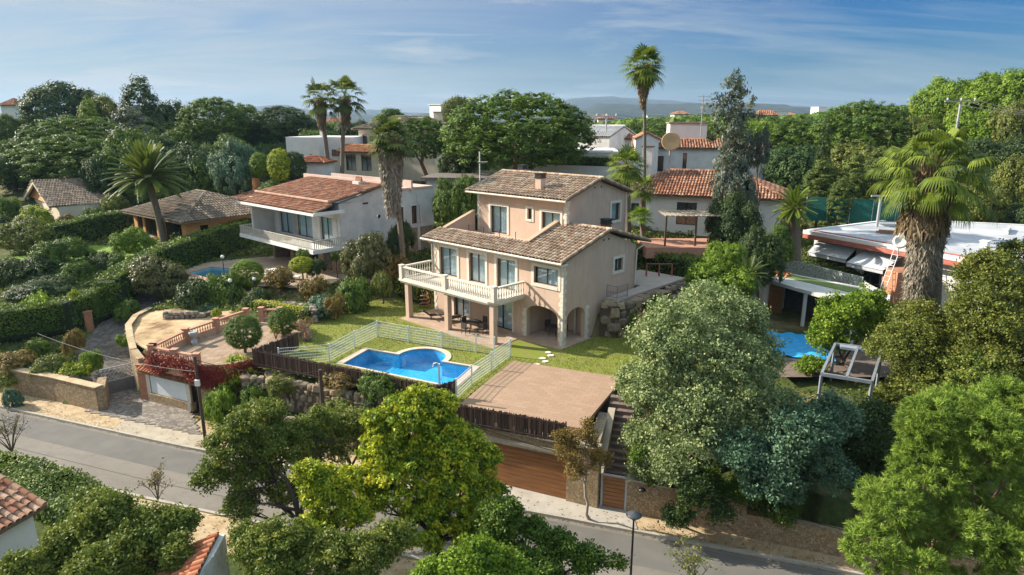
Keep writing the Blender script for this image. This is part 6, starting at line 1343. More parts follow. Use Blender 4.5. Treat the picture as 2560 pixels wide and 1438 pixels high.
# steel pergola frame
PF=thing('steel_pergola','grey steel pergola frame with folded awning among the trees on the right','pergola',(19.5,35,-.8)); k=[Vector(P(2088,860,1.75)),Vector(P(2054,935,1.75)),Vector(P(2180,955,1.75)),Vector(P(2205,874,1.75))]
mb=MB()
for a,b in ((k[0],k[1]),(k[1],k[2]),(k[2],k[3]),(k[3],k[0]),((k[0]+k[3])/2,(k[1]+k[2])/2)): mb.obox(a,b,.13,1.65,1.82)
m_steel=M('grey_steel',(.17,.19,.21),(.24,.26,.28),3,.5)
build(mb,'beams',m_steel,PF,True)
for v in k: mb=MB(); mb.box(v.x-.06,v.x+.06,v.y-.06,v.y+.06,-1,1.65); build(mb,'post',m_steel,PF,True)
mb=MB(); mb.obox(k[0]+Vector((.1,-.4,0)),k[3]+Vector((0,-.4,0)),.5,1.66,1.8); build(mb,'folded_awning',M('blue_grey_canvas',(.2,.24,.3),(.3,.34,.4),3),PF,True)
# green tennis screen and T poles
panelfence((30.2,66.5),(38.0,62.8),'dark green mesh screen behind the flat-roofed house',M('green_mesh',(.01,.09,.075),(.02,.13,.1),5),4.6,7.0)
for (x,y0,y1,Y,hd,lb) in ((2395,300,252,75,1.8,'white T-shaped power pole on the wooded slope at the right'),(2190,580,488,60,.9,'grey pole with a short crossbar on the grey flat roof'),(1515,330,290,95,1.6,'distant wooden power pole in front of the hills')):
    b0=Vector(Q(x,y0,Y)); t1=Vector(Q(x,y1,Y)); t=thing('power_pole',lb,'power pole',b0); H_=t1.z-b0.z; mb=MB(); mb.tube([(0,0,-3 if Y>70 else 0),(0,0,H_)],.13,8); build(mb,'pole',m_grey,t); mb=MB(); mb.box(-hd,hd,-.08,.08,H_-.15,H_); build(mb,'crossbar',m_grey,t)
    if Y>70:
        for s in (-.85,0,.85): mb=MB(); mb.lathe((s*hd,0,H_),[(.06,0),(.12,.1),(.06,.3)],6); build(mb,'insulator',m_white,t)
for dz,w_ in ((-1.6,'near'),(0,'middle'),(1.6,'far')): wire(Vector(Q(2395,252,75))+Vector((dz,0,.2)),Vector(Q(2800,290,60))+Vector((dz,0,.2)),.8,f'{w_} one of three power lines running right from the white T-shaped pole',.03)
for dz,w_ in ((-1.4,'left'),(1.4,'right')): wire(Vector(Q(2395,252,75))+Vector((dz,0,.2)),Vector(Q(1515,290,95))+Vector((dz,0,.2)),2.2,f'long power line from the {w_} arm of the T-shaped pole to the distant pole',.02)
# ---- foreground: corner house bottom left, ramp wall
a=Vector(Q(118,1262,21)); BH=thing('white_house','white house corner with mottled clay tile roof at the bottom left','house',(a.x,a.y,-3.3))
o=a-Vector(BH.location); U=Vector((1,-.1,0)).normalized(); 
e0=Vector(Q(-60,1392,18.6))-Vector(BH.location); e1=Vector(Q(118,1262,21))-Vector(BH.location); e0.z=e1.z; rd=Vector(Q(20,1180,22.6))-Vector(BH.location)
m_clay=Mtile('mottled_clay_tiles',[(0,(.28,.11,.06)),(.3,(.42,.2,.12)),(.6,(.5,.3,.19)),(.85,(.56,.4,.28)),(1,(.35,.16,.09))],(.2,.15,.1),.4,3)
Ue=(e1-e0).normalized(); nn_=Vector((-Ue.y,Ue.x,0)); S_=(nn_*math.cos(R(20))+Vector((0,0,math.sin(R(20)))))
roof_face(BH,e0-Ue*3,Ue,S_,[(0,0),((e1-e0).length+3,0),((e1-e0).length+3,3.2),(0,3.2)],m_clay,m_pan,.12,.24,.38)
mb=MB(); b0=e0-Ue*3+nn_*.4; b1=e1-Ue*.3+nn_*.4; b2=b1+nn_*4; b3=b0+nn_*4; mb.prism([(v.x,v.y) for v in (b0,b1,b2,b3)],0,e1.z-.1); build(mb,'wall',m_white,BH)
mr=SB(); ridge(mr,e1+Vector((0,0,.06))-Ue*.1,e1+S_*3.2+Vector((0,0,.06))-Ue*.1,.12,.38); ridge(mr,e1+S_*3.2+Vector((0,0,.04)),e0-Ue*3+S_*3.2+Vector((0,0,.04)),.13,.38); buildparts(mr,'ridge_tiles',m_clay,BH)
RW=[Q(548,1338,18.6),Q(520,1390,17.6),Q(470,1450,16.6),Q(455,1520,15.5)]
SW=thing('garden_wall','old whitewashed wall with a slanted red tile top at the bottom edge','wall',(RW[0][0],RW[0][1],-3.3)); O=Vector(SW.location); pts_=[Vector(p)-O for p in RW]
mb=MB()
for i,(a,b) in enumerate(zip(pts_,pts_[1:])): mb.obox(a,b,.35,0,a.z,z1b=b.z,ext=.05)
build(mb,'wall_body',M('stained_whitewash',(.32,.31,.28),(.55,.53,.49),2,.9,.4,20,lo=.3,hi=.6),SW)
a,b=pts_[0],pts_[-1]; Ud=(b-a); Ud.z=0; Ud.normalize(); nl=Vector((Ud.y,-Ud.x,0)); nl=nl if nl.x<0 else -nl
roof_poly(SW,[b+nl*1.9+Vector((0,0,-.9)),a+nl*1.9+Vector((0,0,-.9)),a+Vector((0,0,.1)),b+Vector((0,0,.1))],m_redtile,'tile_top',.24,.36)
# ---- far town
towns=[(1482,302,260,9,5,'white far apartment block on the plain right of the big round pine'),(1515,308,255,6,4,'small far white house next to the far apartment block'),(1945,290,330,10,6,'far white house with a pink roof left of the distant ridge village'),(1975,300,340,7,6,'lower far white house below the pink roof'),(2055,272,500,8,3,'leftmost low house on the far wooded ridge'),(2140,276,480,11,2.5,'long pale house on the far wooded ridge'),(2255,288,260,8,3,'red-roofed house low on the right wooded slope'),(2082,302,300,6,4,'small white house between the two round pines on the right'),(1110,272,300,5,4,'small far house beneath the fuzzy pine'),(860,318,200,4,3,'small chimney-like house between the twin palm trunks'),(1455,312,240,4,3,'leftmost small white house beside the far apartment block'),(1925,300,210,5,3.4,'cream house among woods right of the eucalyptus top'),(2025,300,250,5,3,'little pale house left of the two round far houses'),(2150,296,300,7,3,'pale house half sunk in the woods above the big light pine'),(2215,272,380,6,3,'small far house at the right end of the ridge village'),(1700,292,330,6,3,'far house on the green ridge behind the antenna mast'),(1640,296,300,4,3,'tiny far house left of the antenna mast')]
for i,(x,y,Y,w_,h_,lb) in enumerate(towns):
    a=Q(x,y,Y); zg=h(a[0],Y)-.5; top=a[2]+h_*.4; h_=max(3,top-zg); house(lb,(a[0]+w_/2,Y,zg),-10+i*7,w_,8,h_,m_white,'hip' if i%2 else 'flat',1.4,.4,m_terrT if i%2 else m_white,wins=[(-w_*.8,-w_*.6,h_*.5,h_*.8),(-w_*.4,-w_*.2,h_*.5,h_*.8)],pitch=.6,step=1.)

for i,(x,y,w_,d_,h_,lb) in enumerate(((33,56,2.2,.5,.18,'brown plank bundle lying on the grey flat roof'),(36.5,60.5,3.2,1.4,.06,'dark tarred patch sheet at the back of the grey flat roof'),(41,52,2.6,1.8,.05,'blue-grey membrane patch on the grey flat roof'),(37,50,.5,.5,.45,'small white vent box on the grey flat roof'),(44,57,3.5,.3,.2,'long pale pipe at the far end of the grey flat roof'))):
    mb=MB(); mb.box(-w_/2,w_/2,-d_/2,d_/2,0,h_); 
    if h_<.1: mb.box(-w_/2+.3,w_/2+.25,-d_/2-.5,-d_/2-.004,0,h_*.7)
    elif h_>.3: mb.box(-w_/2-.06,w_/2+.06,-d_/2-.06,d_/2+.06,h_,h_+.06)
    else: mb.box(-w_/2+.2,w_/2-.3,-d_/2+.05,d_/2-.05,h_,h_*1.7)
    o=build(mb,'roof_clutter',[M('brown_planks',(.22,.12,.07),(.32,.2,.13),4),M('tar_sheet',(.07,.08,.09),(.12,.13,.14),2),M('blue_membrane',(.13,.17,.22),(.2,.24,.29),2),m_white,m_wr][i]); o.location=(x,y,4.955); o.rotation_euler=(0,0,R(-30+20*i)); tag(o,lb,'roof clutter')
# ================================================================ vegetation
def bigtree(lobes,base,label,mat,nclump,nleaf,cr,leaf,lw,trunk=.22,fork=None,name='tree',bark=None,up=-.6,gap=0.,needle=False,limbs=6,seed=1,noiseamp=.4,out=.6,ball=.8,cat='tree',sub=2,wob=.14,squash=1.):
    """lobes: (px,py,r_px,Y[,rz/r])"""
    b=Vector(base); t=thing(name,label,cat,b); W_=[]
    for l in lobes:
        c=Vector(Q(l[0],l[1],l[3]))-b; r=max(l[2]*l[3]/1560.-cr*(.3 if needle else .5),cr*.6); k=(l[4] if len(l)>4 else 1.)*squash; W_.append((c.x,c.y,c.z,r*.84,r*.84,r*k*.84))
    g_=np.random.default_rng(seed); S_=[]
    for w in W_:
        for u in unit(7,g_):
            q=w[3]*g_.uniform(.38,.62); f=w[3]*g_.uniform(.6,1.0); S_.append((w[0]+u[0]*f,w[1]+u[1]*f,w[2]+abs(u[2])*f*.9-.25*f*(u[2]<0),q,q,q*.8))
    main=W_; W_=main+S_
    link('crown',lobes_crown(W_,int(nclump*1.25),int(nleaf*1.25),cr*.9,leaf*.9,lw*.9,LM[mat],seed,up,noiseamp=noiseamp,gap=gap,needle=needle,out=out,ball=ball,sparkle=1.),t)
    W_=main
    cen=sum((Vector(w[:3]) for w in W_),Vector())/len(W_); zmin=min(w[2]-w[5] for w in W_)
    fk=Vector(fork) -b if fork is not None else Vector((cen.x*.45,cen.y*.45,max(.6,zmin*.6+cen.z*.25)))
    T=[Vector(w[:3])+Vector((rnd.uniform(-.3,.3),rnd.uniform(-.3,.3),rnd.uniform(.0,.5)))*w[3] for w in W_]
    rnd.shuffle(T); mb=MB(); branchy(mb,(0,0,-.15),fk,T[:max(limbs,3)],trunk,seed,8,0,wob,sub); build(mb,'trunk',bark or BARK,t); return t
# ---- right foreground
bigtree([(1700,850,120,29),(1820,810,95,30.5),(1640,960,90,28),(1800,960,150,28),(1890,890,80,30),(1720,1080,120,26.5),(1880,1060,120,27),(1960,1030,65,28.5),(1680,1180,60,25.5),(1600,1000,50,28),(1760,760,60,31)],(9.3,27.8,-3.0),'big dense silver-green tree right of the stone stairs','silver',1500,44,.42,.15,.09,.3,seed=3,bark=BARK)
bigtree([(1990,1100,110,25.5),(2080,1040,70,27),(1920,1190,90,24.5),(2060,1180,70,25),(1850,1130,70,25)],(11.6,25.0,-3.1),'blue-green shaded tree at the lower right of the big silver tree','teal',700,44,.4,.16,.1,.2,seed=5)
bigtree([(1740,1230,55,24.6),(1800,1280,40,24.2),(1690,1290,40,24.4)],(7.5,25.7,-3.2),'small dark bush over the rubble wall under the silver tree','dark',180,40,.3,.13,.08,.08,name='shrub',cat='shrub',seed=8)
bigtree([(2115,800,75,38),(2065,850,48,38),(2170,785,70,38.5),(2030,915,32,36.5)],(21.0,38.3,-.6),'bright green creeper-covered tree beside the blue pool cover','bright',420,44,.36,.17,.12,.18,seed=9)
bigtree([(2265,870,80,32),(2310,960,85,31),(2240,1020,60,30.5),(2340,860,80,33),(2290,800,60,34)],(18.5,31,-1.6),'olive-brown holm oak in front of the steel pergola','olive',900,44,.36,.14,.085,.25,seed=11,gap=.75)
bigtree([(2490,780,110,31),(2540,900,100,30),(2430,900,90,31),(2470,690,70,32),(2560,650,60,33),(2520,990,70,29.5)],(24.2,30,-1.6),'wide olive-green holm oak at the right edge below the flat-roofed house','olive',1000,44,.38,.15,.09,.28,seed=12,gap=.8)
bigtree([(2130,1100,90,28),(2240,1120,80,27.5),(2190,1040,50,29),(2330,1090,70,27.5),(2160,1220,70,26.5)],(15.0,27.5,-2.3),'dark shaded tree in the hollow behind the bright pine','dark',520,40,.45,.18,.11,.25,seed=13)
bigtree([(2390,1090,150,20),(2500,1010,80,21),(2320,1180,110,19.5),(2230,1270,100,18.5),(2180,1380,90,17.5),(2480,1220,130,19.5),(2400,1360,130,18),(2540,1380,90,18.5),(2280,1430,80,17),(2540,1120,80,20.5)],(13.2,18.3,-3.6),'bright green pine with dense needle tufts at the bottom right','brightpine',3000,50,.24,.2,.024,.26,name='pine_tree',needle=True,seed=14,out=.2,noiseamp=.16,bark=BARKR,limbs=8)
bigtree([(2440,960,90,29),(2330,1010,60,28)],(20,28,-2),'thin olive shrub behind the top of the bright pine','oak',160,40,.35,.14,.09,.1,name='shrub',cat='shrub',seed=15)
bigtree([(1600,1090,45,28.5),(1585,960,45,29.5),(1640,1150,45,27),(1600,1180,30,26.8)],(7.6,28,-2.6),'leafy grey-green side growth crowding the stair railing','silver',420,44,.38,.14,.09,.14,seed=33)
bigtree([(1640,1190,35,26.6),(1700,1180,45,26.3),(1600,1140,28,27),(1770,1210,45,25.8),(1860,1230,50,25.2),(1950,1270,50,24.6)],(8.2,26.6,-2.6),'dark shrubs spilling over the top of the rubble wall','green',480,40,.34,.13,.08,.1,name='shrub',cat='shrub',seed=34)
# ---- centre foreground
bigtree([(640,1060,75,25),(580,1120,70,24.5),(700,1120,80,25),(540,1190,55,24),(640,1200,75,24.5),(760,1080,50,26),(720,1230,45,24),(600,1270,50,23.5),(800,1060,50,26.5)],(-9.0,22.6,-3.4),'holm oak with dark forked trunk beside the road','oak',900,34,.3,.13,.075,.2,fork=(-8.6,23.0,-.6),gap=.45,bark=BARKD,seed=21,limbs=9,sub=3)
bigtree([(830,1100,85,27.5),(900,1060,50,28),(770,1150,40,27)],(-7.5,28.5,-3.3),'olive tree between the oak and the acacia','olive',380,36,.3,.13,.075,.14,gap=.6,bark=BARKD,seed=22)
bigtree([(1030,1040,85,23),(960,1130,75,22.5),(950,1060,50,23),(925,1195,50,21.8),(1100,1020,50,23.6),(1110,1110,80,23),(1010,1200,90,22),(1130,1220,90,22.3),(1200,1150,55,23.5),(1060,1310,80,21.5),(1180,1320,70,21.8),(1250,1330,50,22),(940,1250,50,21.5),(1230,1240,45,23)],(-2.6,20.9,-3.5),'tall yellow-green acacia in front of the pool and garage','yellow',1350,40,.25,.165,.1,.22,bark=BARKD,seed=23,limbs=9,sub=2,noiseamp=.32,gap=.6)
bigtree([(815,1230,70,20.5),(780,1190,45,20.4),(870,1200,40,20.5),(880,1290,50,20),(800,1320,55,19.8)],(-5.6,19.2,-3.6),'small yellow-green acacia in front of the oak trunk','yellow',420,40,.24,.13,.08,.12,bark=BARKD,seed=24)
bigtree([(1250,1290,60,20.5),(1330,1330,45,20.5),(1400,1370,55,20),(1470,1400,50,19.8),(1540,1410,30,19.6),(1350,1420,60,19.4),(1260,1400,60,19.5)],(.4,19.2,-3.7),'spreading dark oak branches in front of the road at the bottom','green',560,34,.26,.13,.085,.16,bark=BARKD,seed=25,gap=.6,limbs=7)
bigtree([(1180,1420,90,16.5),(1080,1450,60,16.2),(1280,1440,60,16.5)],(-.9,15.5,-4),'bright young tree top at the bottom centre','bright',380,40,.22,.13,.08,.14,seed=26)
bigtree([(700,1380,100,17.8),(820,1400,80,17.5),(620,1350,50,18.4),(920,1390,70,17.6),(980,1350,60,18.4)],(-5.8,16.9,-4),'grey-green oak crown along the bottom edge','oak',640,36,.26,.12,.075,.16,bark=BARKD,seed=27,gap=.7)
bigtree([(270,1300,85,19),(380,1330,75,18.8),(170,1360,70,18.4),(300,1400,110,17.8),(440,1380,55,18),(80,1430,70,17.3),(220,1265,45,19.8),(455,1310,45,19)],(-12.3,17.6,-3.8),'wide grey-green tree in front of the bottom left house','oak',1150,40,.28,.13,.075,.22,bark=BARKD,seed=28)
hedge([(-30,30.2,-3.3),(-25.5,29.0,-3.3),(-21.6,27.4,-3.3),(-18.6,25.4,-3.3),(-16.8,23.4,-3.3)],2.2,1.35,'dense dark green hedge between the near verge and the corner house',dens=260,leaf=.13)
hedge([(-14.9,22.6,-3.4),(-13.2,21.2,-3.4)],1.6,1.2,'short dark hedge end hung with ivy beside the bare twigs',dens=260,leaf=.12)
bare(30,1130,28.5,2.0,'bare grey bush on the near verge at the left edge',3,n=14,leafm='autumn',nl=250); bare(395,1250,22.5,1.4,'thin bare twigs with reddish leaves above the near hedge',4,leafm='autumn',nl=180); bare(1740,1470,18.5,1.7,'sparse twiggy bush at the bottom right of the road',5,leafm='oak',nl=400,spread=1.3)
bare(1600,850,38,2.2,'tall bare twiggy bush against the boulder wall',6,leafm='autumn',nl=200)
# street tree in front of garage pillar
bigtree([(1460,1110,45,26.2),(1420,1130,40,26),(1500,1150,38,26.3),(1440,1180,30,26),(1470,1060,20,26.4),(1400,1090,22,26.2)],(3.6,26.1,-3.1),'small autumn-brown street tree on the pavement beside the gate','autumn',240,26,.24,.1,.06,.08,gap=.5,bark=M('pale_bark',(.26,.2,.15),(.38,.31,.24),8),seed=31,limbs=6)
# ---- bank and verge plants
def sh(px,py,rx,ry,Y,mat,label,kind='bush',**k):
    f=1. if kind=='ball' else .82; rx*=f; py+=ry*(1-f)*.6; ry*=f
    return shrub(f'{kind}:{mat}',px,py,rx,ry,Y,label,**k)
sh(590,925,55,40,37.3,'yellow','yellow-green bush beside the red creeper',zb=-1.5); sh(555,1000,50,45,35.5,'bright','bright green bush at the foot of the carport wall',zb=-3)
sh(640,990,45,35,35.5,'green','dark green bush with hints of red above the road verge',zb=-2.5); sh(950,960,60,35,33.3,'green','green bush leaning on the brown heather fence under the pool',zb=-1.9)
sh(985,990,32,28,32.8,'autumn','rust-coloured dry bush just below the pool fence',zb=-1.9); sh(930,1010,35,25,33,'dark','low dark bush below the rust-coloured one',zb=-2.4)
sh(700,960,40,25,35.2,'olive','grey-green bush in front of the rough rocks',kind='open',zb=-2.2); sh(860,945,60,26,34.8,'autumn','tangle of dry stems climbing the heather fence',kind='open',zb=-1.6)
sh(850,1010,55,22,33.6,'oak','dry scrub on the bank between the rocks',kind='open',zb=-2.6)
# red creeper on the carport
n=3600; s=rng.uniform(0,1,n); X=-22.6+4.0*s+rng.normal(0,.1,n); Y=38.0-1.75*s-rng.uniform(0,.25,n); Z=.75-rng.uniform(0,1,n)**.9*(1.1+.4*np.sin(s*9)); creeper(np.stack([X,Y,Z],1),np.tile([-.4,-.9,.3],(n,1)),'red Virginia creeper hanging over the balustrade and tiled eave','redvine',.11)
n=3600; s=rng.uniform(0,1,n); X=-18.9+3.4*s; Y=36.3+1.4*np.maximum(0,s-.5)*2-.1; Z=.45-rng.uniform(0,1,n)*1.5; creeper(np.stack([X,Y,Z],1),np.tile([-.2,-.9,.3],(n,1)),'dark red creeper along the curved front wall of the court','redvine',.1)
# plants left plot between wall and driveway
for i,(x,y,rx,ry,Y,mt,lb) in enumerate(((40,900,55,30,41.5,'autumn','bronze shrub behind the long rubble wall at the far left'),(120,910,50,26,40.8,'olive','grey-green shrub second from the left behind the rubble wall'),(190,925,40,24,40.2,'yellow','yellowish shrub in the middle behind the rubble wall'),(230,900,28,28,41.2,'bright','fresh green and yellow shrub at the driveway edge'),(95,865,35,24,43.3,'green','low green shrub in the dry bed left of the driveway'),(180,850,28,30,43,'autumn','tall rose-like shrub beside the driveway'),(30,940,45,22,40.5,'oak','scrubby shrub at the left end of the rubble wall'))):
    sh(x,y,rx,ry,Y,mt,lb,kind='open' if i%2==0 else 'bush',zb=-1.6)
sh(28,990,26,26,38.3,'teal','small agave-like green bush on the sandy verge at the left',zb=-3.1)
sh(95,780,62,52,47.5,'bright','large yellow-green round bush in front of the long hedge',zb=-1); sh(20,830,40,30,46,'dark','dark low bush at the left edge under the yellow-green bush',zb=-1)
sh(183,745,16,24,48,'yellow','slim yellow shrub between the brick pillars and hedge',zb=-.9); sh(237,755,15,32,48.5,'green','slim young tree beside the driveway in front of the hedge',zb=-.9)
sh(318,770,36,24,49,'green','round green bush at the top of the driveway bend',zb=-.2); sh(312,848,24,14,44.3,'bright','low grassy tuft on the sand plot near its curved wall',zb=0); sh(355,880,22,16,42.2,'bright','second green tuft on the sand plot beside the balustrade corner',zb=0)
sh(540,780,14,10,47,'yellow','small yellow bush behind the balustrade',zb=0)
# garden of the white house
tree('broad:leather',395,690,60,42,53,'small knobbly tree with grey leaves beside the pale blue pool','tree',zb=.2,trunk=.14); 
sh(480,735,60,42,51,'dark','dark palm-like bush mass left of the lamp post',zb=.2); sh(560,720,55,42,51.5,'green','broad green bush below the pale blue pool',zb=.4); sh(520,780,35,20,49.5,'teal','bluish low bush above the grey rocks',zb=.2)
sh(617,683,37,30,53.5,'bright','round clipped bush right of the pale blue pool',kind='ball',zb=1,name='clipped_bush'); sh(640,745,40,28,50,'dark','dark spiky bush behind the balustrade end',zb=.4); sh(445,795,40,14,48,'teal','low blue-green ground bush above the grey rock heap',zb=.1)
sh(700,690,38,28,52.5,'autumn','yellow-brown feathery bush in front of the white terrace',kind='open',zb=.5); sh(755,662,28,18,54.2,'yellow','small lime-green round tree under the white balcony',kind='ball',zb=.9,name='clipped_bush'); sh(762,635,22,15,56,'green','dark green bush against the ground floor of the white house',zb=.95)
sh(790,665,26,20,54.5,'dark','dark leafy bush right of the lime-green one',zb=.9); sh(780,715,40,26,51,'autumn','yellowish autumn shrub around the stone table',kind='open',zb=.3)
sh(840,640,18,12,56,'green','low bush at the corner of the white house ground floor',zb=.9)
tree('broad:leather',922,640,52,48,53.5,'dark leathery-leaved tree at the right end of the white house','tree',zb=.4,trunk=.1)
sh(880,735,52,44,49.5,'green','large dark green bush left of the garden steps',zb=.1); sh(800,765,48,30,47.5,'teal','mixed green bush at the top of the villa lawn',zb=0); sh(835,760,28,30,46.8,'autumn','yellow-leaved slender shrub on the lawn edge',kind='open',zb=0); sh(955,705,30,30,50.5,'olive','olive bush beside the garden steps',zb=.3)
sh(985,660,40,26,54,'autumn','brown dry bushes on the slope between the two houses',kind='open',zb=1.2); sh(1000,590,40,40,58.5,'dark','dark laurel bush beside the white annex door',zb=2)
hedge([P(645,778,.1),P(715,790,.1),P(765,800,.1)],.8,.85,'low yellow-leaved hedge behind the brick court','yellow',dens=170,leaf=.13)
hedge([(-9.5,53.6,.4),(-7.2,51.2,.3)],1.,1.1,'small sloping yellow-green hedge left of the villa balcony','yellow',dens=120,leaf=.13)
for (x,y,r_,Y,lb) in ((608,830,41,39.6,'dark green clipped ball tree on the brick court'),(706,802,32,43.2,'smaller clipped ball tree between the court and the villa lawn')):
    sh(x,y,r_,r_*.92,Y,'green',lb,kind='ball',zb=0,name='topiary_tree')
bare(770,850,41.5,1.6,'bare reddish vine on the left edge of the villa lawn',12,M('red_twigs',(.25,.12,.08),(.35,.18,.12),5),n=12,leafm='autumn',nl=260); bare(690,850,42,1.3,'leafless shrub beneath the smaller ball tree',13,n=10,leafm='yellow',nl=240)
# long hedges
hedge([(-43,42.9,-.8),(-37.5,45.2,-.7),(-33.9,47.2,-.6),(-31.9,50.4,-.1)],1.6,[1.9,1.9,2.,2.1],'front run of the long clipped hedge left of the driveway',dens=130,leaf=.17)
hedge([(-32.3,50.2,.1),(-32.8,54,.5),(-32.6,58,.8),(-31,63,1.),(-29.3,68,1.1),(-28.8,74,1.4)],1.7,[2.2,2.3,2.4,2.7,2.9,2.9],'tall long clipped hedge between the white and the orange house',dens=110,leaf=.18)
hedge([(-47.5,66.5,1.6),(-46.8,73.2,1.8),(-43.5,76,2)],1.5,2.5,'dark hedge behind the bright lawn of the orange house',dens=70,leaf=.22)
# left garden mass
L_=((75,585,78,42,66,'olive','wide grey-olive tree at the left above the long hedge'),(150,640,80,45,60,'green','rounded green tree in the left garden'),(60,680,80,42,57,'dark','dark bushy tree at the left edge'),(190,690,70,40,57.5,'green','green shrub mass just behind the long hedge'),(120,720,90,26,54,'dark','low dark shrubs against the long hedge'),(262,660,44,30,60,'dark','dark loquat-like tree left of the date palm'))
for x,y,rx,ry,Y,mt,lb in L_: tree('broad:'+mt,x,y,rx*.85,ry*.8,Y,lb,'tree',trunk=.08)
tree('broad:bright',330,610,46,32,62,'glossy green tree at the foot of the date palm','tree',trunk=.08); tree('broad:green',300,655,32,22,60,'dark green tree beside the bright garden lawn','tree',trunk=.08)
sh(95,535,38,22,74,'yellow','yellow bamboo-like bush in front of the chalet'); sh(20,520,30,30,78,'green','green bush left of the chalet'); sh(160,545,20,10,73,'autumn','small orange flowering bush beside the dark hedge'); sh(285,505,34,20,84,'olive','grey-green bush hiding the right end of the chalet roof')
sh(235,530,26,12,80,'green','green bush below the middle of the chalet roof'); sh(440,475,60,20,88,'green','bushes behind the roof of the orange house'); sh(500,455,40,18,90,'olive','grey shrubs in front of the low pale terrace roof'); sh(10,560,30,25,70,'dark','dark bush at the left edge under the grey-olive tree')
# palms
palm('feather',370,447,78,67,(-36.2,66.6,1.9),'Canary date palm with arching feather fronds by the orange house',.36,nf=84,leafm='palmdark',el0=-.35,el1=1.45,size=4.0)
palm('fan',800,245,42,86,(-24.0,86.5,4.3),'left one of the tall twin fan palms',.3,skirt=(900,3.4,.5,.75,700,.9,'dead'),nf=26,leafm='palmdark',size=2.9,seg=12,wd=.75)
palm('fan',862,240,42,85,(-22.3,85.5,4.3),'right one of the tall twin fan palms',.27,skirt=(900,3.2,.45,.7,700,.9,'dead'),nf=26,leafm='palmdark',size=3.,seg=12,wd=.75)
for o in [o for o in COL.objects if o.name.startswith('dead_frond_skirt')]:
    bpy.data.objects.remove(o)
def skirt(px,py,Y,z_len,w0,w1,n,L,mat,label_t,belly=1.2,shift=(0,0)):
    c=Vector(Q(px,py,Y)); me=skirt_mesh(n,w0,w1,-z_len,0.2,L,L*.13,LM[mat],np.random.default_rng(int(px)),belly)
    link('dead_frond_skirt',me,label_t,c-Vector(label_t.location)+Vector((shift[0],shift[1],0)))
pal={o['label']:o for o in COL.objects if o.name.startswith('palm_tree')}
skirt(800,250,86,3.6,.35,.75,900,.8,'dead',pal['left one of the tall twin fan palms']); skirt(862,248,85,3.4,.33,.7,900,.8,'dead',pal['right one of the tall twin fan palms'])
t=palm('fan',975,345,48,56,(-9.6,56.2,1.4),'stout fan palm with a grey shaggy trunk between white house and villa',.24,nf=44,leafm='palmdark',size=2.3,el0=-.7); skirt(975,355,56,6.2,.5,1.0,3600,.8,'deadgrey',t,1.15)
t=palm('fan',1611,165,40,63,(12.9,63,3.2),'very tall slender fan palm rising above the horizon',.17,nf=44,leafm='palm',size=2.3,el0=-1.1); skirt(1611,172,63,3.4,.15,.85,1500,.7,'dead',t,1.1)
palm('fan',1567,415,46,57,(10.4,57,3.2),'short bright fan palm behind the right corner of the villa',.26,nf=34,leafm='palm',size=2.1,el0=-.7)
palm('fan',1605,470,30,60,(12.2,60,3.4),'small fan palm at the foot of the very tall slender palm',.2,nf=24,leafm='palm',size=1.6)
palm('fan',1602,545,30,56,(11.6,56,2.8),'low fan palm clump behind the villa back corner',.12,nf=26,leafm='bright',size=1.3,el0=-.2)
palm('feather',1985,520,60,54,(24.2,54,1.5),'drooping feather palm with a rusty trunk left of the flat-roofed house',.45,nf=50,leafm='palm',el0=-.7)
t=palm('fan',2335,436,125,36,(24.5,36,-.6),'huge fan palm with thick shaggy skirt in front of the flat-roofed house',.55,nf=60,leafm='palm',size=3.25,seg=24,droop=.7,el0=-.7,el1=1.45,wd=.8,pet=1.15,bl=.72)
skirt(2325,470,36,6.8,.6,1.0,8000,.75,'deadgrey',t,1.05,(.25,0)); skirt(2325,425,36,3.4,1.25,.45,2600,1.1,'dead',t,1.0,(.08,0))
palm('feather',1870,690,40,42.5,(15.6,42.5,.2),'low arching palm bush beside the lobed green shrub',.2,nf=30,leafm='palmdark',size=1.5)
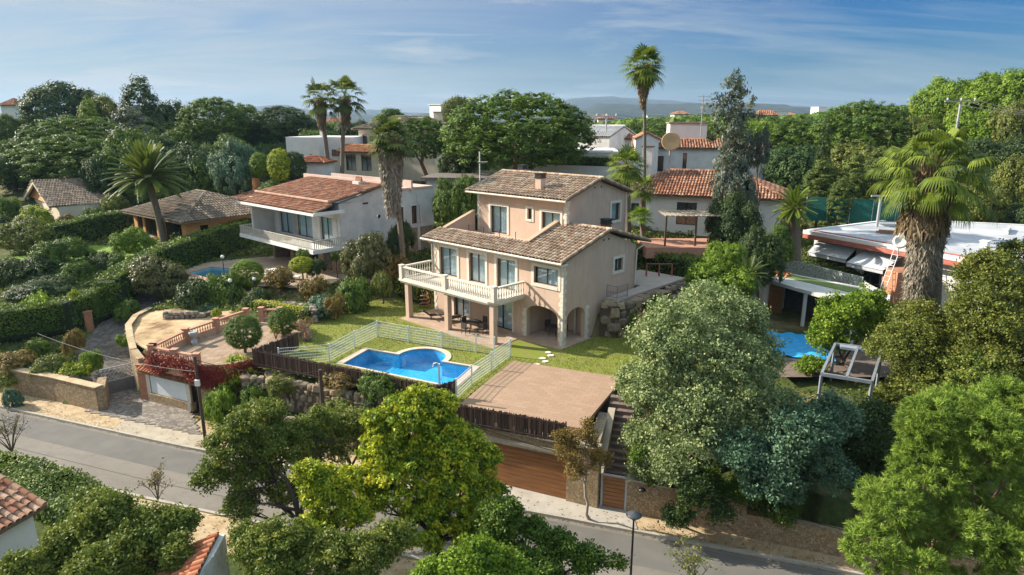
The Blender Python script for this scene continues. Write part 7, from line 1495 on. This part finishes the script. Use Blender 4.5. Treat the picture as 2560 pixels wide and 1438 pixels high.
# mid-ground trees
T_=[('cone:darkpine',350,275,52,62,120,'tallest pointed dark conifer on the left skyline'),('broad:darkpine',145,265,78,44,135,'broad dark dense tree on the far left skyline'),('broad:olive',265,295,50,42,118,'yellow-olive tree between the two dark skyline trees'),('broad:darkpine',412,320,60,50,122,'dark round tree right of the tallest conifer'),('broad:darkpine',330,330,60,40,112,'dense dark trees below the tallest conifer'),
('cypress:bright',225,305,20,48,112,'narrow yellow-green cypress below the left skyline'),('cedar:grey',335,365,72,78,101,'grey-green cedar with drooping layered branches'),('stone:pine',200,345,110,42,106,'light green umbrella pine sloping on the left hillside'),('stone:pine',195,400,130,48,97,'broad flat umbrella pine above the chalet roof'),('stone:pine',40,400,65,40,100,'round pine at the left edge beside the broad umbrella pine'),('broad:green',20,320,40,26,128,'small green tree at the far left edge'),
('broad:darkpine',30,430,60,35,92,'dark shaded trees left above the chalet'),('stone:pine',535,300,70,44,112,'round stone pine above the white arched house'),('stone:pine',612,310,42,38,120,'small stone pine right of the arched house'),('stone:darkpine',705,312,68,36,118,'dark flat umbrella pine left of the twin palms'),('stone:darkpine',768,332,45,28,124,'low dark pine just behind the twin palms'),
('broad:teal',585,420,55,55,84,'bluish-green bushy tree above the red roof'),('ball:bright',650,413,22,26,82,'rounded yellow-green clipped shrub left of the arch hedge'),('ball:yellow',700,412,26,34,80,'yellow-edged clipped arch-shaped shrub'),('ball:dark',735,415,26,30,81,'dark clipped shrub behind the arch-shaped one'),
('stone:pine',1058,345,62,40,82,'small umbrella pine beside the stout grey palm'),('stone:pine',1295,325,158,72,76,'huge rounded umbrella pine in the centre of the skyline'),('broad:olive',1145,278,38,28,118,'fuzzy grey-green tree left of the huge umbrella pine'),('broad:dark',880,330,40,22,128,'dark tree patch behind the white block house'),('broad:green',975,300,45,22,112,'green tree top behind the cream house'),
('broad:dark',1140,410,40,28,76,'dark tree under the small umbrella pine'),('broad:olive',1165,400,30,16,78,'low olive bush in front of the huge pine'),('broad:green',1130,500,45,45,63,'dark green bushy tree behind the left end of the villa'),('broad:green',1170,490,40,40,62,'ivy-green tree next to the villa upper floor'),('cypress:dark',1160,470,10,36,66,'slim dark cypress beside the dark canopy house'),
('broad:darkpine',540,380,35,20,108,'dark bush below the round stone pine'),('cypress:dark',470,395,8,22,108,'left small cypress by the arched balcony'),('cypress:dark',430,385,8,24,110,'right small cypress in front of the arched house'),('broad:dark',640,440,70,22,88,'dark hedge-like shrubs behind the red roof'),('broad:green',700,470,50,16,80,'low green shrubs above the roof parapet'),('broad:dark',480,425,50,18,98,'dark shrub row in front of the arched house'),
('euca:grey',1830,325,52,112,58,'tall silvery eucalyptus with airy crown'),('broad:grey',1835,465,48,62,57,'lower silvery foliage of a second eucalyptus'),('broad:dark',1830,560,58,62,54,'dark dense tree below the eucalyptus'),('broad:grey',1900,370,24,38,60,'side crown of airy grey leaves right of the eucalyptus'),
('stone:pine',1985,350,80,42,96,'left one of the two light green pines right of the eucalyptus'),('stone:pine',2155,335,105,62,90,'big light green pine on the right hillside'),('broad:darkpine',1985,420,70,45,82,'dark shaded trees under the left light pine'),('broad:olive',2130,420,90,50,80,'dull green trees on the right slope under the big pine'),
('cypress:dark',2055,410,15,88,73,'dark leaning cypress spire'),('cypress:cypress',2050,470,38,60,68,'wide yellowish cypress beside the dark spire'),('cypress:cypress',2130,470,32,72,67,'middle yellowish cypress on the right slope'),('cypress:cypress',2195,455,34,68,68,'right yellowish cypress near the huge palm'),('cypress:cypress',2100,500,26,52,65,'small yellowish cypress above the green screen'),
('broad:bright',2375,255,68,46,92,'yellow-green pine crown on the right skyline'),('broad:bright',2500,240,85,50,88,'wide yellow-green crown at the right skyline edge'),('broad:bright',2440,330,70,50,84,'yellow-green tree under the right skyline crowns'),('broad:olive',2540,330,60,60,80,'olive tree at the right edge under the skyline'),('broad:dark',2480,400,80,45,76,'dark trees right of the huge palm crown'),('broad:olive',2530,460,60,55,68,'brownish olive tree at the right edge above the grey roof'),('broad:olive',2440,520,60,45,66,'olive tree right of the huge palm skirt'),('broad:oak',2290,340,60,40,86,'soft green tree behind the T-shaped pole'),('broad:dark',2560,540,50,30,64,'dark bush above the far corner of the grey roof'),
('broad:dark',1900,640,55,60,47,'very dark tree between feather palm and lobed shrub'),('broad:green',1940,610,40,40,50,'dark green bush at the foot of the rusty palm'),('broad:bright',1805,640,48,30,44.5,'upper lobe-shaped light green shrub behind the silver tree'),('broad:bright',1810,710,75,45,43,'broad lobed green shrub behind the silver tree'),('broad:green',1655,765,40,18,43.5,'green shrub on the slope right of the boulder wall'),('broad:olive',1700,800,50,32,40,'grey-green shrub above the silver tree top'),('broad:green',1588,808,16,30,41.5,'dark climbing bush against the boulder wall')]
for k_,x,y,rx,ry,Y,lb in T_: tree(k_,x,y,rx,ry,Y,lb,'tree',var=1 if k_.startswith('euca') else None)
def hdg(p,q,Y0,Y1,z0,z1,w,hh,lb,mat='hedge',dens=60,leaf=.22): a=Q(p,400,Y0);b_=Q(q,400,Y1); hedge([(a[0],Y0,z0),((a[0]+b_[0])/2,(Y0+Y1)/2,(z0+z1)/2),(b_[0],Y1,z1)],w,hh,lb,mat,dens,leaf)
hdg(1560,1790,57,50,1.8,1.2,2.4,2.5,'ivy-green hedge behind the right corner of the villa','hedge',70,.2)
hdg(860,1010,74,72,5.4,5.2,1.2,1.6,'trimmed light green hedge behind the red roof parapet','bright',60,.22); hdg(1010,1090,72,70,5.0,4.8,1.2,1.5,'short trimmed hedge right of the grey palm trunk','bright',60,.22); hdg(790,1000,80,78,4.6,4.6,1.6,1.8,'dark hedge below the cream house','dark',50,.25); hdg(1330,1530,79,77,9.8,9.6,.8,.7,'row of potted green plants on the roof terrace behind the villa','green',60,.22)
# rusty frame swing by the ivy hedge
t=thing('garden_swing_frame','rusty thin metal frame standing before the ivy-green hedge','frame',(Q(1650,640,50)[0],50,1.6)); mb=MB()
for x in (-1,0,1): mb.tube([(x,-.4,0),(x,0,2)],.04,5); mb.tube([(x,.4,0),(x,0,2)],.04,5)
mb.tube([(-1,0,2),(1,0,2)],.04,5); build(mb,'tubes',m_brickred,t)
# infill trees on the slopes, told apart by nothing: shared labels
g=random.Random(11); cnt=0
ZONES=[(( -75,-30),(82,150),110,'dark evergreen crown filling the wooded ridge at the left','infill trees of the left ridge',['broad:darkpine','stone:pine','broad:green']),
((-28,30),(98,170),60,'green tree crown between the houses in the middle distance','infill trees of the middle distance',['broad:green','stone:pine','broad:dark']),
((34,85),(84,165),110,'green crown filling the wooded slope at the right','infill trees of the right slope',['broad:olive','broad:bright','stone:pine','broad:green'])]
for (xa,xb),(ya,yb),n,lb,gp,ks in ZONES:
    for i in range(n):
        Y=ya+(yb-ya)*math.sqrt(g.random()); X=xa+(xb-xa)*g.random(); X=X*Y/((ya+yb)/2) if xa<-29 or xa>30 else X
        r=g.uniform(2.6,4.2); zt=h(X,Y); px=1280+X/Y*1570; cap=312-(max(0,px-2250)*.3)-(max(0,330-px)*.12)
        r=min(r,(CAMZ+(300-cap)*Y/1620.-zt)/1.95)
        if r<1.5: continue
        t=thing('tree',lb,'tree',(X,Y,zt),0,gp); k_=g.choice(ks); o=link('crown',tpl(k_,g.randrange(2)),t,(0,0,r*1.1)); o.scale=(r,r,r*.85); o.rotation_euler=(0,0,g.uniform(0,6)); 
        mb=MB(); mb.tube([(0,0,-.3),(0,0,r*1.1)],.16,5); build(mb,'trunk',BARK,t)
# the far plain wood: one mass
n=9000; g=np.random.default_rng(4); Y=150+1100*g.uniform(0,1,n)**1.7; X=g.uniform(-1.0,1.0,n)*Y*.95; Z=hz(X,Y); sz=g.uniform(2.6,5,n)*(1+Y/900.)
px_=1280+X/Y*1570; cy_px=np.interp(px_,[1300,1420,1560,1800,1900,2040,2200,2320,2700],[308,312,292,276,288,274,264,250,240]); top=CAMZ+(300-cy_px)*Y/1620.
sz=np.minimum(sz,(top-Z)/1.7); k=sz>1.6; X,Y,Z,sz=X[k],Y[k],Z[k],sz[k]; n=len(X)
k=110; u=unit(k,g); u[:,2]=np.abs(u[:,2])*.9-.1
i=np.repeat(np.arange(n),k//4); uu=unit(len(i),g); uu[:,2]=np.abs(uu[:,2])-.15
C=np.stack([X[i]+uu[:,0]*sz[i]*1.1,Y[i]+uu[:,1]*sz[i]*1.1,Z[i]+sz[i]*(.9+uu[:,2]*.75)],1)
V,F,T=leaves(C,uu+unit(len(i),g)*.45,1.15*(1+Y[i]/700.),.9*(1+Y[i]/700.),.35+.4*g.uniform(0,1,n)[i]+g.normal(0,.08,len(i)),None)
tag(link('far_woods',npmesh('far_woods',V,F,LM['pine'],T)),'far-off woods covering the plain below the hills','woods',kind='stuff')
# undergrowth on open earth behind houses: one mass
n=26000; X=rng.uniform(-50,46,n);Y=rng.uniform(27,96,n)
bad=inpoly_np(X,Y,LAWN)|inpoly_np(X,Y,COURT)|inpoly_np(X,Y,SAND)|inpoly_np(X,Y,WTERR)|inpoly_np(X,Y,APRON)|(Y<KY(X)+2.6)|inpoly_np(X,Y,GARAGE)|inpoly_np(X,Y,[(-32,54),(-27,66),(-13,60),(-16,52)])|inpoly_np(X,Y,lw)|inpoly_np(X,Y,[(16,36),(24,36),(27,44),(19,51),(15,46)])
u_=(X-H0[0])*hc+(Y-H0[1])*hs; v_=-(X-H0[0])*hs+(Y-H0[1])*hc; bad|=(u_>-14)&(u_<1.7)&(v_>-4)&(v_<14)
px0=np.array(PATHS[0][0]); 
for q in fine: bad|=np.hypot(X-q[0],Y-q[1])<2.0
bad|=inpoly_np(X,Y,[(3.4,26),(5.9,26),(7.3,33.5),(5,34)])
X,Y=X[~bad],Y[~bad]; Z=hz(X,Y); i=np.repeat(np.arange(len(X)),9); off=unit(len(i)); off[:,2]=np.abs(off[:,2]); s_=(.28+Y/300)[i][:,None]
C=np.stack([X[i],Y[i],Z[i]],1)+off*s_*rng.uniform(.3,1,(len(i),1)); V,F,T=leaves(C,off+unit(len(i))*.7,(.1+Y[i]/420),(.07+Y[i]/600),rng.uniform(0,1,len(X))[i],None)
tag(link('undergrowth',npmesh('undergrowth',V,F,LM['oak'],T)),'low wild undergrowth between the gardens','undergrowth',kind='stuff')
# ================================================================ light, sky, air
SUN_EL=R(29); L_az=(.955,-.3)     # horizontal travel direction of the light
sx,sy=-L_az[0],-L_az[1]; ln=math.hypot(sx,sy); sx/=ln; sy/=ln
sd=Vector((sx*math.cos(SUN_EL),sy*math.cos(SUN_EL),math.sin(SUN_EL)))
sun=bpy.data.lights.new('sun','SUN'); sun.energy=4.5; sun.angle=R(.55); sun.color=(1,.92,.8); so=bpy.data.objects.new('sun',sun); COL.objects.link(so); so.rotation_euler=sd.to_track_quat('Z','Y').to_euler(); so.location=(0,0,60)
w=bpy.data.worlds.new('World'); sc.world=w; w.use_nodes=True; nt=w.node_tree; bg=nt.nodes['Background']
sky=nt.nodes.new('ShaderNodeTexSky'); sky.sky_type='NISHITA'; sky.sun_disc=False; sky.sun_elevation=SUN_EL; sky.sun_rotation=math.atan2(sx,sy); sky.altitude=50; sky.air_density=1.1; sky.dust_density=1.2; sky.ozone_density=2.0
tc=nt.nodes.new('ShaderNodeTexCoord'); sp=nt.nodes.new('ShaderNodeSeparateXYZ'); nt.links.new(tc.outputs['Generated'],sp.inputs[0])
zz=math_(nt,'MAXIMUM',sp.outputs[2],.0); zz=math_(nt,'ADD',zz,.12)
cx_=math_(nt,'DIVIDE',sp.outputs[0],zz); cy_=math_(nt,'DIVIDE',sp.outputs[1],zz)
cb=nt.nodes.new('ShaderNodeCombineXYZ'); nt.links.new(cx_,cb.inputs[0]); nt.links.new(cy_,cb.inputs[1])
def cloud(sc_,rot,stx,lo,hi,amt,det=9,dist=.6,off=0):
    mp=nt.nodes.new('ShaderNodeMapping'); mp.inputs['Rotation'].default_value=(0,0,R(rot)); mp.inputs['Scale'].default_value=stx; mp.inputs['Location'].default_value=(off,off*.7,0); nt.links.new(cb.outputs[0],mp.inputs[0])
    f=noise(nt,sc_,det,.62,mp.outputs[0],dist); r_=ramp(nt,f,[(lo,(0,0,0)),(hi,(amt,amt,amt))]); return r_
def tof(c): 
    n_=nt.nodes.new('ShaderNodeRGBToBW'); nt.links.new(c,n_.inputs[0]); return n_.outputs[0]
c1=tof(cloud(.6,14,(.5,1.15,1),.43,.64,.95,off=3.1)); c2=tof(cloud(1.6,-14,(.4,2.2,1),.47,.66,.6,off=7.7))
left=ramp(nt,math_(nt,'ADD',math_(nt,'MULTIPLY',sp.outputs[0],-.6),.5),[(.1,(.16,.16,.16)),(.45,(.5,.5,.5)),(.8,(1.0,1.0,1.0))]); lf=tof(left)
cf=math_(nt,'MULTIPLY',math_(nt,'MAXIMUM',c1,c2),lf); cf=math_(nt,'MINIMUM',math_(nt,'MULTIPLY',cf,1.35),.92)
vn=tof(cloud(.9,30,(.5,1.3,1),.3,.62,1.,off=11.3)); veil=tof(ramp(nt,math_(nt,'ADD',math_(nt,'MULTIPLY',sp.outputs[0],-.7),.45),[(.15,(.0,.0,.0)),(.8,(.85,.85,.85))]))
cf=math_(nt,'MAXIMUM',cf,math_(nt,'MULTIPLY',veil,math_(nt,'ADD',math_(nt,'MULTIPLY',vn,.5),.55)))
skm=mix(nt,1.,sky.outputs[0],ramp(nt,sp.outputs[2],[(0,(.16,.27,.37)),(.05,(.1,.24,.38)),(.11,(.03,.2,.4)),(.17,(.008,.17,.4)),(.3,(.2,.32,.4)),(.5,(3.1,2.65,2.05)),(1,(5.,4.,2.8))]),'MULTIPLY')  # sky overhead, out of view, brightened as added shadow fill; visible band darkened
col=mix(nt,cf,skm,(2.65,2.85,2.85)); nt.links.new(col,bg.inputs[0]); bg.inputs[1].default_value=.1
# haze
hzm=bpy.data.materials.new('pale_air'); hzm.use_nodes=True; n_=hzm.node_tree; n_.nodes.remove(n_.nodes['Principled BSDF']); pv=n_.nodes.new('ShaderNodeVolumePrincipled'); pv.inputs['Color'].default_value=(.5,.7,1.,1); pv.inputs['Density'].default_value=.0001; pv.inputs['Anisotropy'].default_value=.1; n_.links.new(pv.outputs[0],n_.nodes['Material Output'].inputs['Volume'])
mb=MB(); mb.box(-4300,4300,-80,5300,-12,200); tag(build(mb,'haze',hzm),kind='stuff')
sc.view_settings.view_transform='Standard'; sc.view_settings.look='None'; sc.view_settings.exposure=1.22; sc.view_settings.gamma=1
sc.render.engine='CYCLES'; cy=sc.cycles; cy.max_bounces=6; cy.diffuse_bounces=2; cy.glossy_bounces=2; cy.transmission_bounces=2; cy.transparent_max_bounces=8; cy.volume_bounces=0
